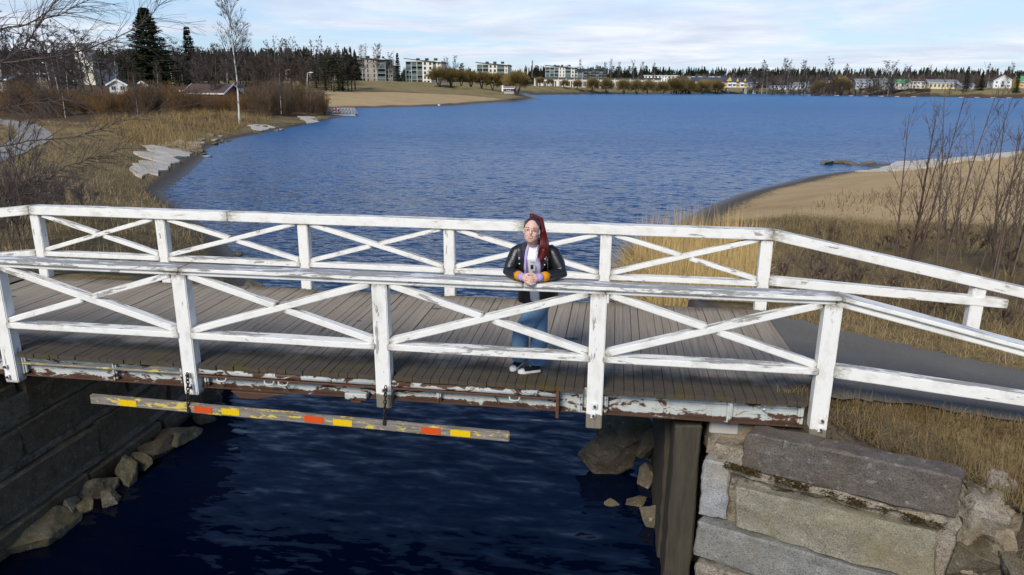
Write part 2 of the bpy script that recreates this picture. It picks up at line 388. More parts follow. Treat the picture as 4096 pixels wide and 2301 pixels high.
MT['plank_wall'] = (lambda M: (M.color(M.mix(M.noise(M.pos((9, 9, 0.8)), 2.4, 6, 0.65), (0.020, 0.017, 0.013), (0.095, 0.080, 0.055))), M.bump(M.noise(M.pos((9, 9, 0.8)), 2.4, 6, 0.65), 0.7, 0.03), M.m)[2])(Mat('streaked_slab', 0.8, 0.3))
# asphalt
M = Mat('worn_asphalt', 0.9, 0.2); n1 = M.noise(M.pos(), 60, 4, 0.7); n2 = M.noise(M.pos(), 1.1, 5); gr = M.noise(M.pos(), 26, 3, 0.6)
c = M.mix(n1, (0.060, 0.055, 0.049), (0.205, 0.188, 0.165)); c = M.mix(M.ramp(n2, [(0.4, 0.0), (0.7, 0.5)]), c, (0.19, 0.18, 0.16)); c = M.mix(M.ramp(gr, [(0.66, 0), (0.72, 0.9)]), c, (0.30, 0.27, 0.22))
M.color(c); M.bump(n1, 0.6, 0.008); MT['asphalt'] = M.m
MT['asphalt_far'] = m_plain('pale_grey_path', (0.26, 0.26, 0.26), 0.9, 0.2, 0.12, 0.8)
# water: blue lake, its colour painted darker near the bridge for the shade there; the surface slope comes straight from noise so that ripples keep their steepness at any distance; calm in the lee of the abutments
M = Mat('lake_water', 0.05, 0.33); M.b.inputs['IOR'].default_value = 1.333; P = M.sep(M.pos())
def slope(vec, scale, amp, detail=2.0, dist=0.5):
    n = M.node('ShaderNodeVectorMath', operation='SUBTRACT'); M.l.new(M.noise(vec, scale, detail, 0.55, dist, 'Color'), n.inputs[0]); n.inputs[1].default_value = (0.5, 0.5, 0.5)
    k = M.node('ShaderNodeVectorMath', operation='MULTIPLY'); M.l.new(n.outputs[0], k.inputs[0]); k.inputs[1].default_value = (amp*0.7, amp, 0.0); return k.outputs[0]
def vadd(a_, b_):
    n = M.node('ShaderNodeVectorMath', operation='ADD'); M.l.new(a_, n.inputs[0]); M.l.new(b_, n.inputs[1]); return n.outputs[0]
big_ = slope(M.pos((0.45, 1.0, 1.0)), 0.9, 0.30); k_ = M.node('ShaderNodeVectorMath', operation='SCALE'); M.l.new(big_, k_.inputs[0]); M.l.new(M.ramp(M.math('MULTIPLY', P[1], 0.01), [(0.03, 0.10), (0.20, 1.0)]), k_.inputs['Scale'])
sl_ = vadd(vadd(slope(M.pos((0.30, 1.0, 1.0)), 5.2, 0.90, 3.0, 0.3), k_.outputs[0]), slope(M.pos((0.35, 1.0, 1)), 12.0, 0.34))
calm = M.noise(M.pos((0.22, 1.0, 1.0)), 0.028, 3, 0.6)
lee = M.math('MULTIPLY', M.ramp(M.math('MULTIPLY', P[1], 0.01), [(0.02, 0.60), (0.10, 0.85), (0.25, 1.15), (0.60, 1.25), (1.0, 1.15)]), M.ramp(calm, [(0.32, 0.72), (0.58, 1.10)]))
sc_ = M.node('ShaderNodeVectorMath', operation='SCALE'); M.l.new(sl_, sc_.inputs[0]); M.l.new(lee, sc_.inputs['Scale'])
nn = M.node('ShaderNodeVectorMath', operation='ADD'); M.l.new(sc_.outputs[0], nn.inputs[0]); nn.inputs[1].default_value = (0, 0, 1)
nm = M.node('ShaderNodeVectorMath', operation='NORMALIZE'); M.l.new(nn.outputs[0], nm.inputs[0]); M.l.new(nm.outputs[0], M.b.inputs['Normal'])
M.color(M.ramp(M.math('MULTIPLY', P[1], 0.002), [(0.0, (0.0004, 0.0020, 0.0105)), (0.012, (0.0010, 0.0070, 0.030)), (0.07, (0.0030, 0.050, 0.160)), (0.2, (0.0070, 0.092, 0.250)), (1.0, (0.026, 0.155, 0.34))])); M.rough(M.ramp(M.math('MULTIPLY', P[1], 0.005), [(0.01, 0.07), (0.10, 0.15), (0.35, 0.32), (1.0, 0.38)])); MT['water'] = M.m  # shade by the bridge and reflected sky farther out painted into the colour
MT['ice'] = (lambda M: (M.color(M.mix(M.ramp(M.noise(M.pos((0.35, 1.1, 1)), 1.3, 6, 0.65, 0.8), [(0.35, 0), (0.75, 1)]), (0.64, 0.585, 0.49), (0.43, 0.33, 0.215))), M.bump(M.noise(M.pos(), 3.5, 6, 0.7), 0.9, 0.08), M.m)[2])(Mat('rotten_shore_ice', 0.55, 0.4))
# terrain: masks painted as vertex colour -> R sand, G wet mud, B green lawn, A leaf litter under thicket
M = Mat('bank_ground', 0.95, 0.1); at_ = M.node('ShaderNodeVertexColor', layer_name='zone'); sp = M.node('ShaderNodeSeparateColor'); M.l.new(at_.outputs['Color'], sp.inputs[0])
n1 = M.noise(M.pos(), 0.35, 6, 0.6); n2 = M.noise(M.pos((1, 1, 1)), 5.0, 6, 0.7); n3 = M.noise(M.pos((0.12, 1.0, 1)), 0.5, 5, 0.65); n4 = M.noise(M.pos(), 26, 4, 0.7)
straw = M.mix(M.ramp(n1, [(0.3, 0), (0.7, 1)]), (0.115, 0.080, 0.036), (0.30, 0.225, 0.110)); straw = M.mix(M.ramp(n2, [(0.35, 0.75), (0.6, 0.0)]), straw, (0.055, 0.038, 0.018)); straw = M.mix(M.ramp(n4, [(0.5, 0), (0.72, 0.5)]), straw, (0.36, 0.28, 0.145))
sand = M.mix(n3, (0.37, 0.255, 0.125), (0.53, 0.385, 0.205)); sand = M.mix(M.ramp(n2, [(0.56, 0), (0.70, 0.45)]), sand, (0.25, 0.165, 0.085)); sand = M.mix(M.ramp(M.noise(M.pos((0.4, 1.0, 1)), 0.22, 6, 0.7), [(0.50, 0), (0.70, 0.55)]), sand, (0.25, 0.165, 0.08))
mud = M.mix(n2, (0.040, 0.032, 0.024), (0.125, 0.10, 0.072)); lawn = M.mix(n1, (0.19, 0.145, 0.062), (0.31, 0.24, 0.115)); lawn = M.mix(M.ramp(M.noise(M.pos(), 0.12, 5, 0.65), [(0.50, 0), (0.66, 0.65)]), lawn, (0.10, 0.10, 0.032))
lit = M.mix(n2, (0.045, 0.030, 0.018), (0.15, 0.10, 0.055))
e = M.math('MULTIPLY', M.math('SUBTRACT', n2, 0.5), 0.9)
def soft(s_): return M.ramp(M.math('ADD', s_, e), [(0.40, 0.0), (0.62, 1.0)])
c = M.mix(soft(sp.outputs[2]), straw, lawn); c = M.mix(soft(at_.outputs['Alpha']), c, lit); c = M.mix(soft(sp.outputs[0]), c, sand); c = M.mix(soft(sp.outputs[1]), c, mud)
M.color(c); M.bump(M.math('ADD', n2, M.math('MULTIPLY', n4, 0.5)), 0.8, 0.05); M.rough(M.ramp(sp.outputs[1], [(0.4, 0.95), (0.9, 0.35)])); MT['ground'] = M.m
# plants
MT['straw'] = m_leaf('dry_grass', (0.085, 0.056, 0.024), (0.40, 0.295, 0.145), scale=2.2)
MT['fringe'] = m_leaf('tall_dry_grass', (0.095, 0.062, 0.028), (0.38, 0.27, 0.115), scale=0.45)
MT['reed'] = m_leaf('dry_reed', (0.27, 0.185, 0.07), (0.60, 0.43, 0.185), scale=2.5)
MT['moss'] = m_leaf('brown_moss', (0.03, 0.02, 0.008), (0.11, 0.075, 0.02), scale=3)
MT['willow'] = m_leaf('red_brown_willow_twigs', (0.105, 0.064, 0.032), (0.23, 0.135, 0.058), scale=0.12)
MT['willow2'] = m_leaf('grey_brown_twigs', (0.085, 0.060, 0.042), (0.19, 0.13, 0.08), scale=0.15)
MT['sapling'] = m_leaf('grey_brown_bark', (0.075, 0.055, 0.045), (0.17, 0.125, 0.095), scale=1.5)
MT['sapling_red'] = m_leaf('purple_brown_bark', (0.070, 0.045, 0.037), (0.14, 0.092, 0.072), scale=1.5)
MT['twig'] = m_leaf('dark_birch_twigs', (0.055, 0.042, 0.038), (0.13, 0.105, 0.095), scale=1.0)
MT['pollard'] = m_leaf('olive_willow_twigs', (0.165, 0.118, 0.042), (0.30, 0.22, 0.080), scale=0.10)
MT['bare'] = m_leaf('grey_bare_twigs', (0.060, 0.047, 0.041), (0.135, 0.105, 0.090), scale=0.15)
MT['spruce'] = m_leaf('spruce_needles', (0.010, 0.016, 0.008), (0.034, 0.046, 0.018), scale=0.4)
MT['pine'] = m_leaf('pine_needles', (0.014, 0.020, 0.010), (0.045, 0.055, 0.024), scale=0.3)
MT['trunk'] = m_leaf('brown_trunk_bark', (0.05, 0.036, 0.028), (0.12, 0.09, 0.07), scale=1.5)
M = Mat('birch_bark', 0.8, 0.2); n = M.noise(M.pos((3, 3, 1.2)), 1.4, 4, 0.6); M.color(M.ramp(n, [(0.38, (0.07, 0.06, 0.055)), (0.46, (0.52, 0.49, 0.44)), (0.7, (0.68, 0.65, 0.60))])); MT['birch'] = M.m
# building finishes
for k, c_ in dict(cream=(0.66, 0.58, 0.44), pale=(0.70, 0.66, 0.56), white=(0.78, 0.78, 0.77), yellow_w=(0.66, 0.42, 0.09), pale_yellow=(0.66, 0.58, 0.37), grey_w=(0.40, 0.42, 0.43), red_w=(0.17, 0.045, 0.032), brown_w=(0.16, 0.105, 0.07),
                  blue_w=(0.30, 0.38, 0.44), concrete=(0.40, 0.38, 0.34), roof_dark=(0.045, 0.046, 0.052), roof_brown=(0.085, 0.058, 0.050), roof_grey=(0.20, 0.21, 0.23), roof_green=(0.10, 0.30, 0.13), roof_blue=(0.055, 0.068, 0.10), beam=(0.36, 0.33, 0.28), orange=(0.55, 0.22, 0.03), lampgrey=(0.50, 0.51, 0.52), bright_red=(0.55, 0.06, 0.03)).items():
    MT[k] = m_plain('finish_'+k, c_, 0.75, 0.25, 0.10, 1.5)
MT['glass'] = (lambda M: (M.color((0.03, 0.045, 0.055)), M.m)[1])(Mat('window_glass', 0.08, 0.6))
MT['glass_rail'] = (lambda M: (M.color((0.10, 0.15, 0.16)), M.m)[1])(Mat('tinted_balcony_glass', 0.12, 0.6))
MT['dark'] = m_plain('dark_recess', (0.035, 0.033, 0.032), 0.8, 0.2)
# ------------------------------------------------------------------ terrain and water
ZW = -2.4
def px(l, z=ZW): return [tuple(atz(a*S, b*S, z)[:2]) for a, b in l]
L_SH = [(655,720),(640,690),(610,655),(560,600),(520,570),(470,530),(428,505),(415,485),(470,440),(520,395),(520,375),(590,350),(720,325),(850,297),(893,288),(835,275),(1000,271),(1150,268),(1290,258),(1370,250),(1333,244),(1335,239),(1500,237),(1700,236),(1900,236.3),(2100,238.5),(2300,243),(2576,246.5)]
R_SH = [(2576,382),(2400,398),(2250,412),(2205,413.5),(2150,412),(2088,410.5),(2084,412.5),(2140,416),(2195,421),(2165,431),(2150,435),(2100,432),(2000,450),(1850,490),(1760,525),(1690,565),(1600,600),(1562,640),(1547,690),(1550,760)]
SHORE = np.array([(-0.35,-14),(-0.35,4.6),(-1.1,7.6)]+px(L_SH)+[(420,525),(440,170),(200,135),(85,92)]+px(R_SH)+[(7.3,7.2),(7.85,4.6),(7.95,0.75),(8.3,0.20),(9.98,-0.45),(10.45,-1.4),(10.4,-14)])
def inside(poly, X, Y):
    r = np.zeros(X.shape, bool); n = len(poly)
    for i in range(n):
        x0, y0 = poly[i]; x1, y1 = poly[(i+1) % n]
        c = ((y0 > Y) != (y1 > Y)) & (X < (x1-x0)*(Y-y0)/((y1-y0) if y1 != y0 else 1e-9)+x0)
        r ^= c
    return r
def pdist(poly, X, Y, closed=True):
    d = np.full(X.shape, 1e18); n = len(poly)
    for i in range(n if closed else n-1):
        x0, y0 = poly[i]; x1, y1 = poly[(i+1) % n]
        dx, dy = x1-x0, y1-y0; t = np.clip(((X-x0)*dx+(Y-y0)*dy)/(dx*dx+dy*dy+1e-12), 0, 1)
        d = np.minimum(d, (X-x0-t*dx)**2+(Y-y0-t*dy)**2)
    return np.sqrt(d)
CTRL = np.array([(-4,5,-.45),(-3,9,-1.2),(-10,5,-.7),(-15,15,-1.25),(-24,26,-1.25),(-36,44,-1.2),(-42,60,-1.2),(-60,65,-1.2),(-40,75,-1.1),(-46,100,-1.2),(-60,120,-.6),(-80,145,0),(-120,150,.8),(-120,200,2),(-200,200,3),
                 (-90,235,.86),(-50,262,1.26),(-30,262,-.2),(-130,300,4.2),(-95,300,4.3),(-60,310,3.4),(-150,400,4.8),(-100,440,4.7),(-60,420,3.6),(-40,330,.8),(-50,470,2.6),(-20,560,1.6),(60,640,1.9),(130,710,2.2),(200,700,2.4),(230,600,2.6),(300,580,3.2),(300,700,4),(0,900,3),(-200,800,6),(300,1200,5),
                 (12,6,-.9),(10,10,-1.3),(16,10,-1.0),(10,15,-1.7),(14,18,-1.5),(22,24,-1.45),(30,40,-1.7),(45,48,-1.6),(80,60,-1.2),(8.8,0.0,-.36),(9.2,-.1,-.38),(9.9,-.35,-.42),(10.9,-1.0,-.55),(12,-3,-.9),(15,-6,-.8),(20,2,-.9),(-3,-5,-.6),(-10,-8,-.6)])
def sstep(a, b, x):
    t = np.clip((x-a)/(b-a), 0, 1); return t*t*(3-2*t)
def fbm(X, Y, s, seed=0):
    r = np.zeros(X.shape); rs = np.random.RandomState(seed)
    for k in range(7):
        a = rs.rand()*6.283; f = s*(1.0+0.75*k); ph = rs.rand(2)*6.283
        r += np.sin((X*math.cos(a)+Y*math.sin(a))*f+ph[0]+1.7*np.sin((Y*math.cos(a)-X*math.sin(a))*f*0.6+ph[1]))/(1+0.8*k)
    return r/3
def height(X, Y, full=False):
    X = np.asarray(X, float); Y = np.asarray(Y, float)
    d = pdist(SHORE, X, Y); ins = inside(SHORE, X, Y)
    num = np.zeros(X.shape); den = np.zeros(X.shape)
    for cx, cy, cz in CTRL:
        q = ((X-cx)**2+(Y-cy)**2+1.0)**-1.6; num += q*cz; den += q
    T = num/den
    # approach embankments at both ends of the bridge
    zr = -0.02-0.085*np.maximum(X-8.87, 0); zl = -0.02-0.085*np.maximum(-2.2-X, 0)
    zp = np.maximum(np.where(X > 3, zr, zl), -1.2)
    off = np.maximum(np.maximum(0.30-Y, Y-2.95), 0)
    T = T+(np.maximum(zp, T)-T)*(1-sstep(np.where(Y > 1.5, 0.15, 0.0), np.where(Y > 1.5, 3.2, np.where(X > 3, 0.52, 1.2)), off))
    wdt = np.clip(3+0.085*Y, 3, 26); wdt = np.where(Y < 4.4, 0.10, wdt); wdt = np.where((Y > 440), 16, wdt); wdt = np.where((Y >= 4.4) & (Y < 11), 1.2+0.35*(Y-4.4), wdt)
    wdt = np.where((X < -90) | ((Y > 150) & (Y < 330) & (X < -20)), 62, wdt)
    land = ZW-0.05+(T-ZW+0.05)*np.minimum(d/wdt, 1)**0.8
    land = np.where(Y < 4.4, np.where(d > 0.10, T, ZW+(T-ZW)*d/0.10), land)
    amp = np.clip(0.02+0.004*np.abs(Y), 0.02, 0.25)*np.clip(d/3, 0, 1)
    land = land+amp*fbm(X, Y, 0.5)
    water = ZW-np.minimum(0.10*d+0.02, 2.5)-np.where(Y < 4.4, 0.9*np.clip(d/0.3, 0, 1), 0)
    h = np.where(ins, water, land)
    return (h, d, ins, T) if full else h
def axis(lo, hi, c0, c1, fine, grow):
    r = list(np.arange(c0, c1, fine)); x = c1; st = fine
    while x < hi: r.append(x); st = max(fine, grow*(x-c1)+fine); x += st
    r.append(hi); x = c0; l = []; 
    while x > lo: 
        st = grow*(c0-x)+fine; x -= st; l.append(max(x, lo))
    return np.array(l[::-1]+r)
GX = axis(-1600, 1800, -4.0, 13.0, 0.16, 0.026); GY = axis(-30, 4000, -2.0, 9.0, 0.16, 0.019)
XX, YY = np.meshgrid(GX, GY); HH, DD, INS, TT = height(XX, YY, True)
import bisect
LX, LY = GX.tolist(), GY.tolist()
def hz(x, y):
    i = min(max(bisect.bisect_right(LX, x)-1, 0), len(LX)-2); j = min(max(bisect.bisect_right(LY, y)-1, 0), len(LY)-2)
    u = (x-LX[i])/(LX[i+1]-LX[i]); v = (y-LY[j])/(LY[j+1]-LY[j])
    return float((HH[j, i]*(1-u)+HH[j, i+1]*u)*(1-v)+(HH[j+1, i]*(1-u)+HH[j+1, i+1]*u)*v)
def gpt(a, b, z0=-1.0, it=6):
    """point of the ground seen at (a, b) of the 2576 px view"""
    z = z0
    for _ in range(it):
        p = atz(a*S, b*S, z); z = 0.5*z+0.5*hz(p.x, p.y)
    return Vector((p.x, p.y, hz(p.x, p.y)))
def at_dist(a, y): 
    """ground point in the column a of the 2576 px view at depth y"""
    p = aty(a*S, 400, y); return Vector((p.x, y, hz(p.x, y)))

BEACH1 = np.array(px([(835,275),(1000,271),(1150,268),(1290,258),(1372,250)])+[(-24,262),(-36,266),(-50,266),(-62,258),(-76,246),(-95,232),(-84,190)])
BEACH2 = np.array([(9.0,22.2),(12,29.5),(17,38.5),(21,44.4),(27,51),(43,65),(70,72),(60,40),(38,26),(26,20.5),(18,19.5),(13,20.3)])
def soft_in(poly, w):
    d = pdist(poly, XX, YY); return np.where(inside(poly, XX, YY), 0.5+0.5*np.clip(d/w, 0, 1), 0.5-0.5*np.clip(d/w, 0, 1))
wob = fbm(XX, YY, 0.35, 3)*0.12
sandm = np.maximum(soft_in(BEACH1, 6), soft_in(BEACH2, 2.5)+wob*1.4)
sandm = np.where(INS, 0.3, sandm)
mudw = np.clip(1.3+0.028*YY, 1.2, 9); mudw = np.where((YY > 8) & (YY < 110) & (XX < 3), 1.0, mudw); mudw = np.where(YY < 6, 0.4, mudw)
mudm = np.where(INS, 1.0, np.clip(1.05-0.55*DD/mudw, 0, 1))
mudm = np.where((YY > 440) & ~INS, np.clip(1.0-0.5*DD/10, 0, 1)*0.62, mudm); 
lawnm = np.where((YY > 262) & (XX < -20), 1.0, 0.0); lawnm = np.where((YY > 520), 1.0, lawnm)
litm = np.where((XX < -24) & (YY > 58) & (YY < 230) & (DD > 5), 0.9, 0.0)
litm = np.maximum(litm, np.where((XX > 7) & (YY > 5) & (YY < 18.5) & (XX < 40), 0.45+wob, 0.0))
litm = np.maximum(litm, np.where((XX < -5) & (YY > 4) & (YY < 40), 0.35+wob, 0.0))
litm = np.maximum(litm, np.where((YY > 9) & (XX < -75) & (YY < 120), 0.75, 0))
zone = np.stack([sandm, mudm, lawnm, litm], -1).astype(np.float32)
ny, nx = XX.shape
V = np.stack([XX, YY, HH], -1).reshape(-1, 3)
idx = np.arange(ny*nx).reshape(ny, nx)
Q = np.stack([idx[:-1, :-1], idx[:-1, 1:], idx[1:, 1:], idx[1:, :-1]], -1).reshape(-1, 4)
fs = sandm.reshape(-1)[Q].mean(1); fy = V[Q][:, :, 1].mean(1); deep = (V[Q][:, :, 2].max(1) < ZW-1.2)
def land_obj(name, sel, label=None):
    q = Q[sel]; used, inv = np.unique(q, return_inverse=True)
    me = np_mesh(name, V[used], inv.reshape(-1, 4), MT['ground'], True, 4)
    ca = me.color_attributes.new('zone', 'FLOAT_COLOR', 'POINT'); ca.data.foreach_set('color', zone.reshape(-1, 4)[used].ravel())
    return tag(mobj(name, me), label, None, None, 'structure')
s1 = (fs > 0.5) & (fy > 120); s2 = (fs > 0.5) & (fy <= 120)
land_obj('ground', ~(s1 | s2)); land_obj('sandy_beach', s1); land_obj('sandy_shore', s2)
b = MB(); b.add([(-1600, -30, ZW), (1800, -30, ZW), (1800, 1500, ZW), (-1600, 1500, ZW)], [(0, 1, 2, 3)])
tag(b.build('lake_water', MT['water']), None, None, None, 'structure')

def drape(name, A, B, mat, n=6, lift=0.02, flat=None, edge=0.035):
    """ribbon between two polylines laid on the terrain"""
    A = np.array(A); B = np.array(B); m_ = 8
    def dens(P):
        t = np.linspace(0, len(P)-1, (len(P)-1)*m_+1); i = np.minimum(t.astype(int), len(P)-2); f = (t-i)[:, None]; return P[i]*(1-f)+P[i+1]*f
    A, B = dens(A), dens(B)
    def rag(P, sd): j = np.random.RandomState(sd).randn(*P.shape)*edge; return P+j
    A, B = rag(A, 1), rag(B, 2); k = np.linspace(0, 1, n+1)[None, :, None]
    G = A[:, None, :]*(1-k)+B[:, None, :]*k; z = height(G[..., 0], G[..., 1])+lift if flat is None else flat(G[..., 0], G[..., 1])
    Vv = np.concatenate([G, z[..., None]], -1).reshape(-1, 3); r, c = G.shape[:2]; ii = np.arange(r*c).reshape(r, c)
    F = np.stack([ii[:-1, :-1], ii[:-1, 1:], ii[1:, 1:], ii[1:, :-1]], -1).reshape(-1, 4)
    return tag(mobj(name, np_mesh(name, Vv, F, mat, True, 4)), None, None, None, 'structure')
# the asphalt lane that comes onto the bridge from both sides
def lane(x, y): return np.where(x > 3, -0.012-0.085*np.maximum(x-8.87, 0), -0.012-0.085*np.maximum(-2.2-x, 0))+0.012*np.sin(x*2.1+y*3)*0.4+0.03
drape('asphalt_path', [(8.875,0.22),(9.6,0.28),(10.6,0.26),(12,0.2),(16,0.1)], [(8.875,2.95),(9.6,2.66),(10.6,2.22),(12,1.7),(16,1.5)], MT['asphalt'], flat=lane)
drape('asphalt_path', [(-2.205,0.1),(-4,0.1),(-7,0.0),(-11,-1)], [(-2.205,3.0),(-4,3.0),(-7,2.8),(-11,1.8)], MT['asphalt'], flat=lane)
po = [gpt(a/2.512/S, (400+b_/2.512)/S) for a, b_ in [(-300,160),(0,195),(300,240),(480,300),(530,360),(470,430),(250,540),(60,610),(-300,720)]]
pi_ = [gpt(a/2.512/S, (400+b_/2.512)/S) for a, b_ in [(-300,215),(0,245),(100,265),(160,300),(180,330),(170,370),(100,410),(0,470),(-300,560)]]
drape('gravel_path', [p[:2] for p in po], [p[:2] for p in pi_], MT['asphalt_far'], lift=0.05)

# rotten ice left along the shore
def floe(name, label, pts, th, group=None, z0=-2.2):
    P = [atz(a*S, b_*S, z0) for a, b_ in pts]; n = len(P); out = []
    for i in range(n):
        a, c = P[i], P[(i+1) % n]; k = min(14, max(3, int((c-a).length/0.3)))
        for j in range(k):
            q = a.lerp(c, j/k); w = min(0.28, (c-a).length*0.08)
            nz = mnoise.noise_vector(Vector((q.x*0.55, q.y*0.55, 1)))+0.7*mnoise.noise_vector(Vector((q.x*1.7, q.y*1.7, 4))); out.append((q.x+w*nz.x*1.2, q.y+w*nz.y*1.2))
    bm = bmesh.new(); vs_ = [bm.verts.new((x, y, 0)) for x, y in out]; f = bm.faces.new(vs_)
    bmesh.ops.triangulate(bm, faces=[f]); 
    for _ in range(3): bmesh.ops.subdivide_edges(bm, edges=[e for e in bm.edges if e.calc_length() > 0.5], cuts=1, use_grid_fill=True)
    g_ = bmesh.ops.extrude_face_region(bm, geom=list(bm.faces)); low = [v for v in g_['geom'] if isinstance(v, bmesh.types.BMVert)]
    lows = set(low)
    for v in bm.verts:
        gz = max(hz(v.co.x, v.co.y), ZW); nz = mnoise.noise(Vector((v.co.x*0.8, v.co.y*0.8, 2)))
        v.co.z = gz-0.06 if v in lows else gz+0.5*th*(1+1.2*nz)+0.02
        if v in lows: v.co.x += 0.05*nz
    bmesh.ops.recalc_face_normals(bm, faces=bm.faces); me = bpy.data.meshes.new(name); bm.to_mesh(me); bm.free(); me.materials.append(MT['ice'])
    return tag(mobj(name, me), label, 'ice', group)
floe('ice_sheet', 'large ragged white ice sheet lying on the left bank beside the path', [(335,408),(385,398),(360,392),(400,378),(450,366),(512,361),(490,378),(462,385),(484,388),(462,398),(440,404),(450,412),(415,428),(392,420),(362,418)], 0.16)
floe('ice_sheet', 'smaller dirty ice sheet just below the large one on the left bank', [(326,446),(350,428),(392,421),(428,424),(425,433),(400,440),(398,447),(372,447),(352,460)], 0.14)
floe('ice_sheet', 'small pale ice patch at the tip of the left shore near the dock', [(748,298),(790,297),(802,304),(775,309),(760,303)], 0.15)
floe('ice_sheet', 'thin sliver of ice on the stony left shore below the thicket', [(622,325),(668,320),(690,322),(660,329),(640,331)], 0.12)
floe('ice_sheet', 'long white band of shore ice on the right beach behind the saplings', [(2148,436),(2200,424),(2260,412),(2400,398),(2576,382),(2680,373),(2680,392),(2560,401),(2520,412),(2420,424),(2310,431),(2230,436),(2180,440)], 0.20)
# ------------------------------------------------------------------ the bridge
bridge = thing('wooden_bridge', 'white railed wooden footbridge over the narrow channel', 'bridge', (3.3, 1.55, 0))
BO = Vector((3.3, 1.55, 0))
WORLD = {bridge.name: Matrix.Translation(BO)}
def timber(name, a, b, w, h, parent, mat='paint', bevel=0.007, org=BO, roll_up=None, wob=0.0):
    """squared timber from a to b; its mesh lies along local x so that grain follows the length"""
    a, b = Vector(a), Vector(b); d = b-a; L = d.length; d.normalize()
    up = Vector((0, 0, 1)) if abs(d.z) < 0.9 else Vector((0, 1, 0))
    sd = up.cross(d).normalized(); up = d.cross(sd)
    nseg = max(1, int(L/0.45)); k = MB(); rows = []
    for i in range(nseg+1):
        x = L*i/nseg; jy, jz = (RND.uniform(-wob, wob), RND.uniform(-wob, wob)) if 0 < i < nseg else (0, 0)
        rows.append([(x, -w/2+jy, -h/2+jz), (x, w/2+jy, -h/2+jz), (x, w/2+jy, h/2+jz), (x, -w/2+jy, h/2+jz)])
    vs_ = [v for r in rows for v in r]; fs_ = [(0, 3, 2, 1), tuple(4*nseg+i for i in range(4))]
    for i in range(nseg):
        for j in range(4): q = 4*i+j; r = 4*i+(j+1) % 4; fs_.append((q, r, r+4, q+4))
    k.add(vs_, fs_); me = k.mesh(name, MT[mat] if isinstance(mat, str) else mat)
    bm = bmesh.new(); bm.from_mesh(me)
    es = [e for e in bm.edges if len(e.link_faces) == 2 and e.calc_face_angle(0) > 0.7]
    bmesh.ops.bevel(bm, geom=es, offset=bevel, segments=2, affect='EDGES', clamp_overlap=True); bm.to_mesh(me); bm.free()
    o = mobj(name, me)
    M_ = Matrix(((d.x, sd.x, up.x, a.x), (d.y, sd.y, up.y, a.y), (d.z, sd.z, up.z, a.z), (0, 0, 0, 1)))
    o.matrix_world = M_; WORLD[o.name] = M_.copy()
    if parent is not None: child(o, parent)
    return o
def child(o, parent, org=BO):
    o.parent = parent; o.matrix_parent_inverse = WORLD.get(parent.name, Matrix.Identity(4)).inverted(); return o
def part_empty_mesh(mb, name, mat, parent, **kw):
    return child(mb.build(name, mat, **kw), parent)
# --- deck: joists, then every board
NP = [0.0, 2.198, 4.389, 6.606, 8.788]; FP = [-2.151, -0.058, 2.2, 4.396, 6.625, 8.776]; PW = 0.132; PD = 0.165
NPX = [-2.2]+NP
jb = MB()
for y in (0.45, 1.2, 1.95, 2.75): jb.box(-2.1, 8.75, y-0.06, y+0.06, -0.25, -0.052)
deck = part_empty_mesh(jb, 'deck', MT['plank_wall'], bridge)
pm = MB(); pm.box(-0.0505, 0.0505, 0, 1, -0.05, 0); plank_me = pm.mesh('plank', MT['deck'], bevel=0.0)
bm = bmesh.new(); bm.from_mesh(plank_me); bmesh.ops.bevel(bm, geom=[e for e in bm.edges if abs(e.verts[0].co.y-e.verts[1].co.y) > 0.5], offset=0.003, segments=1, affect='EDGES'); bm.to_mesh(plank_me); bm.free()
x = -2.19
while x < 8.86:
    w = RND.uniform(0.094, 0.106); c = x+w/2
    y0 = 0.035+RND.uniform(-0.012, 0.012)
    if any(c+w/2 > n-0.004 and c-w/2 < n+PW+0.004 for n in NPX): y0 = PD+0.012
    y1 = 3.115+RND.uniform(-0.015, 0.015)
    o = mobj('plank', plank_me, None, (c, y0, RND.uniform(-0.003, 0.002)), (RND.uniform(-0.001, 0.001), RND.uniform(-0.012, 0.012), RND.uniform(-0.0015, 0.0015)), ((w-0.0045)/0.101, y1-y0, 1))
    child(o, deck); x += w
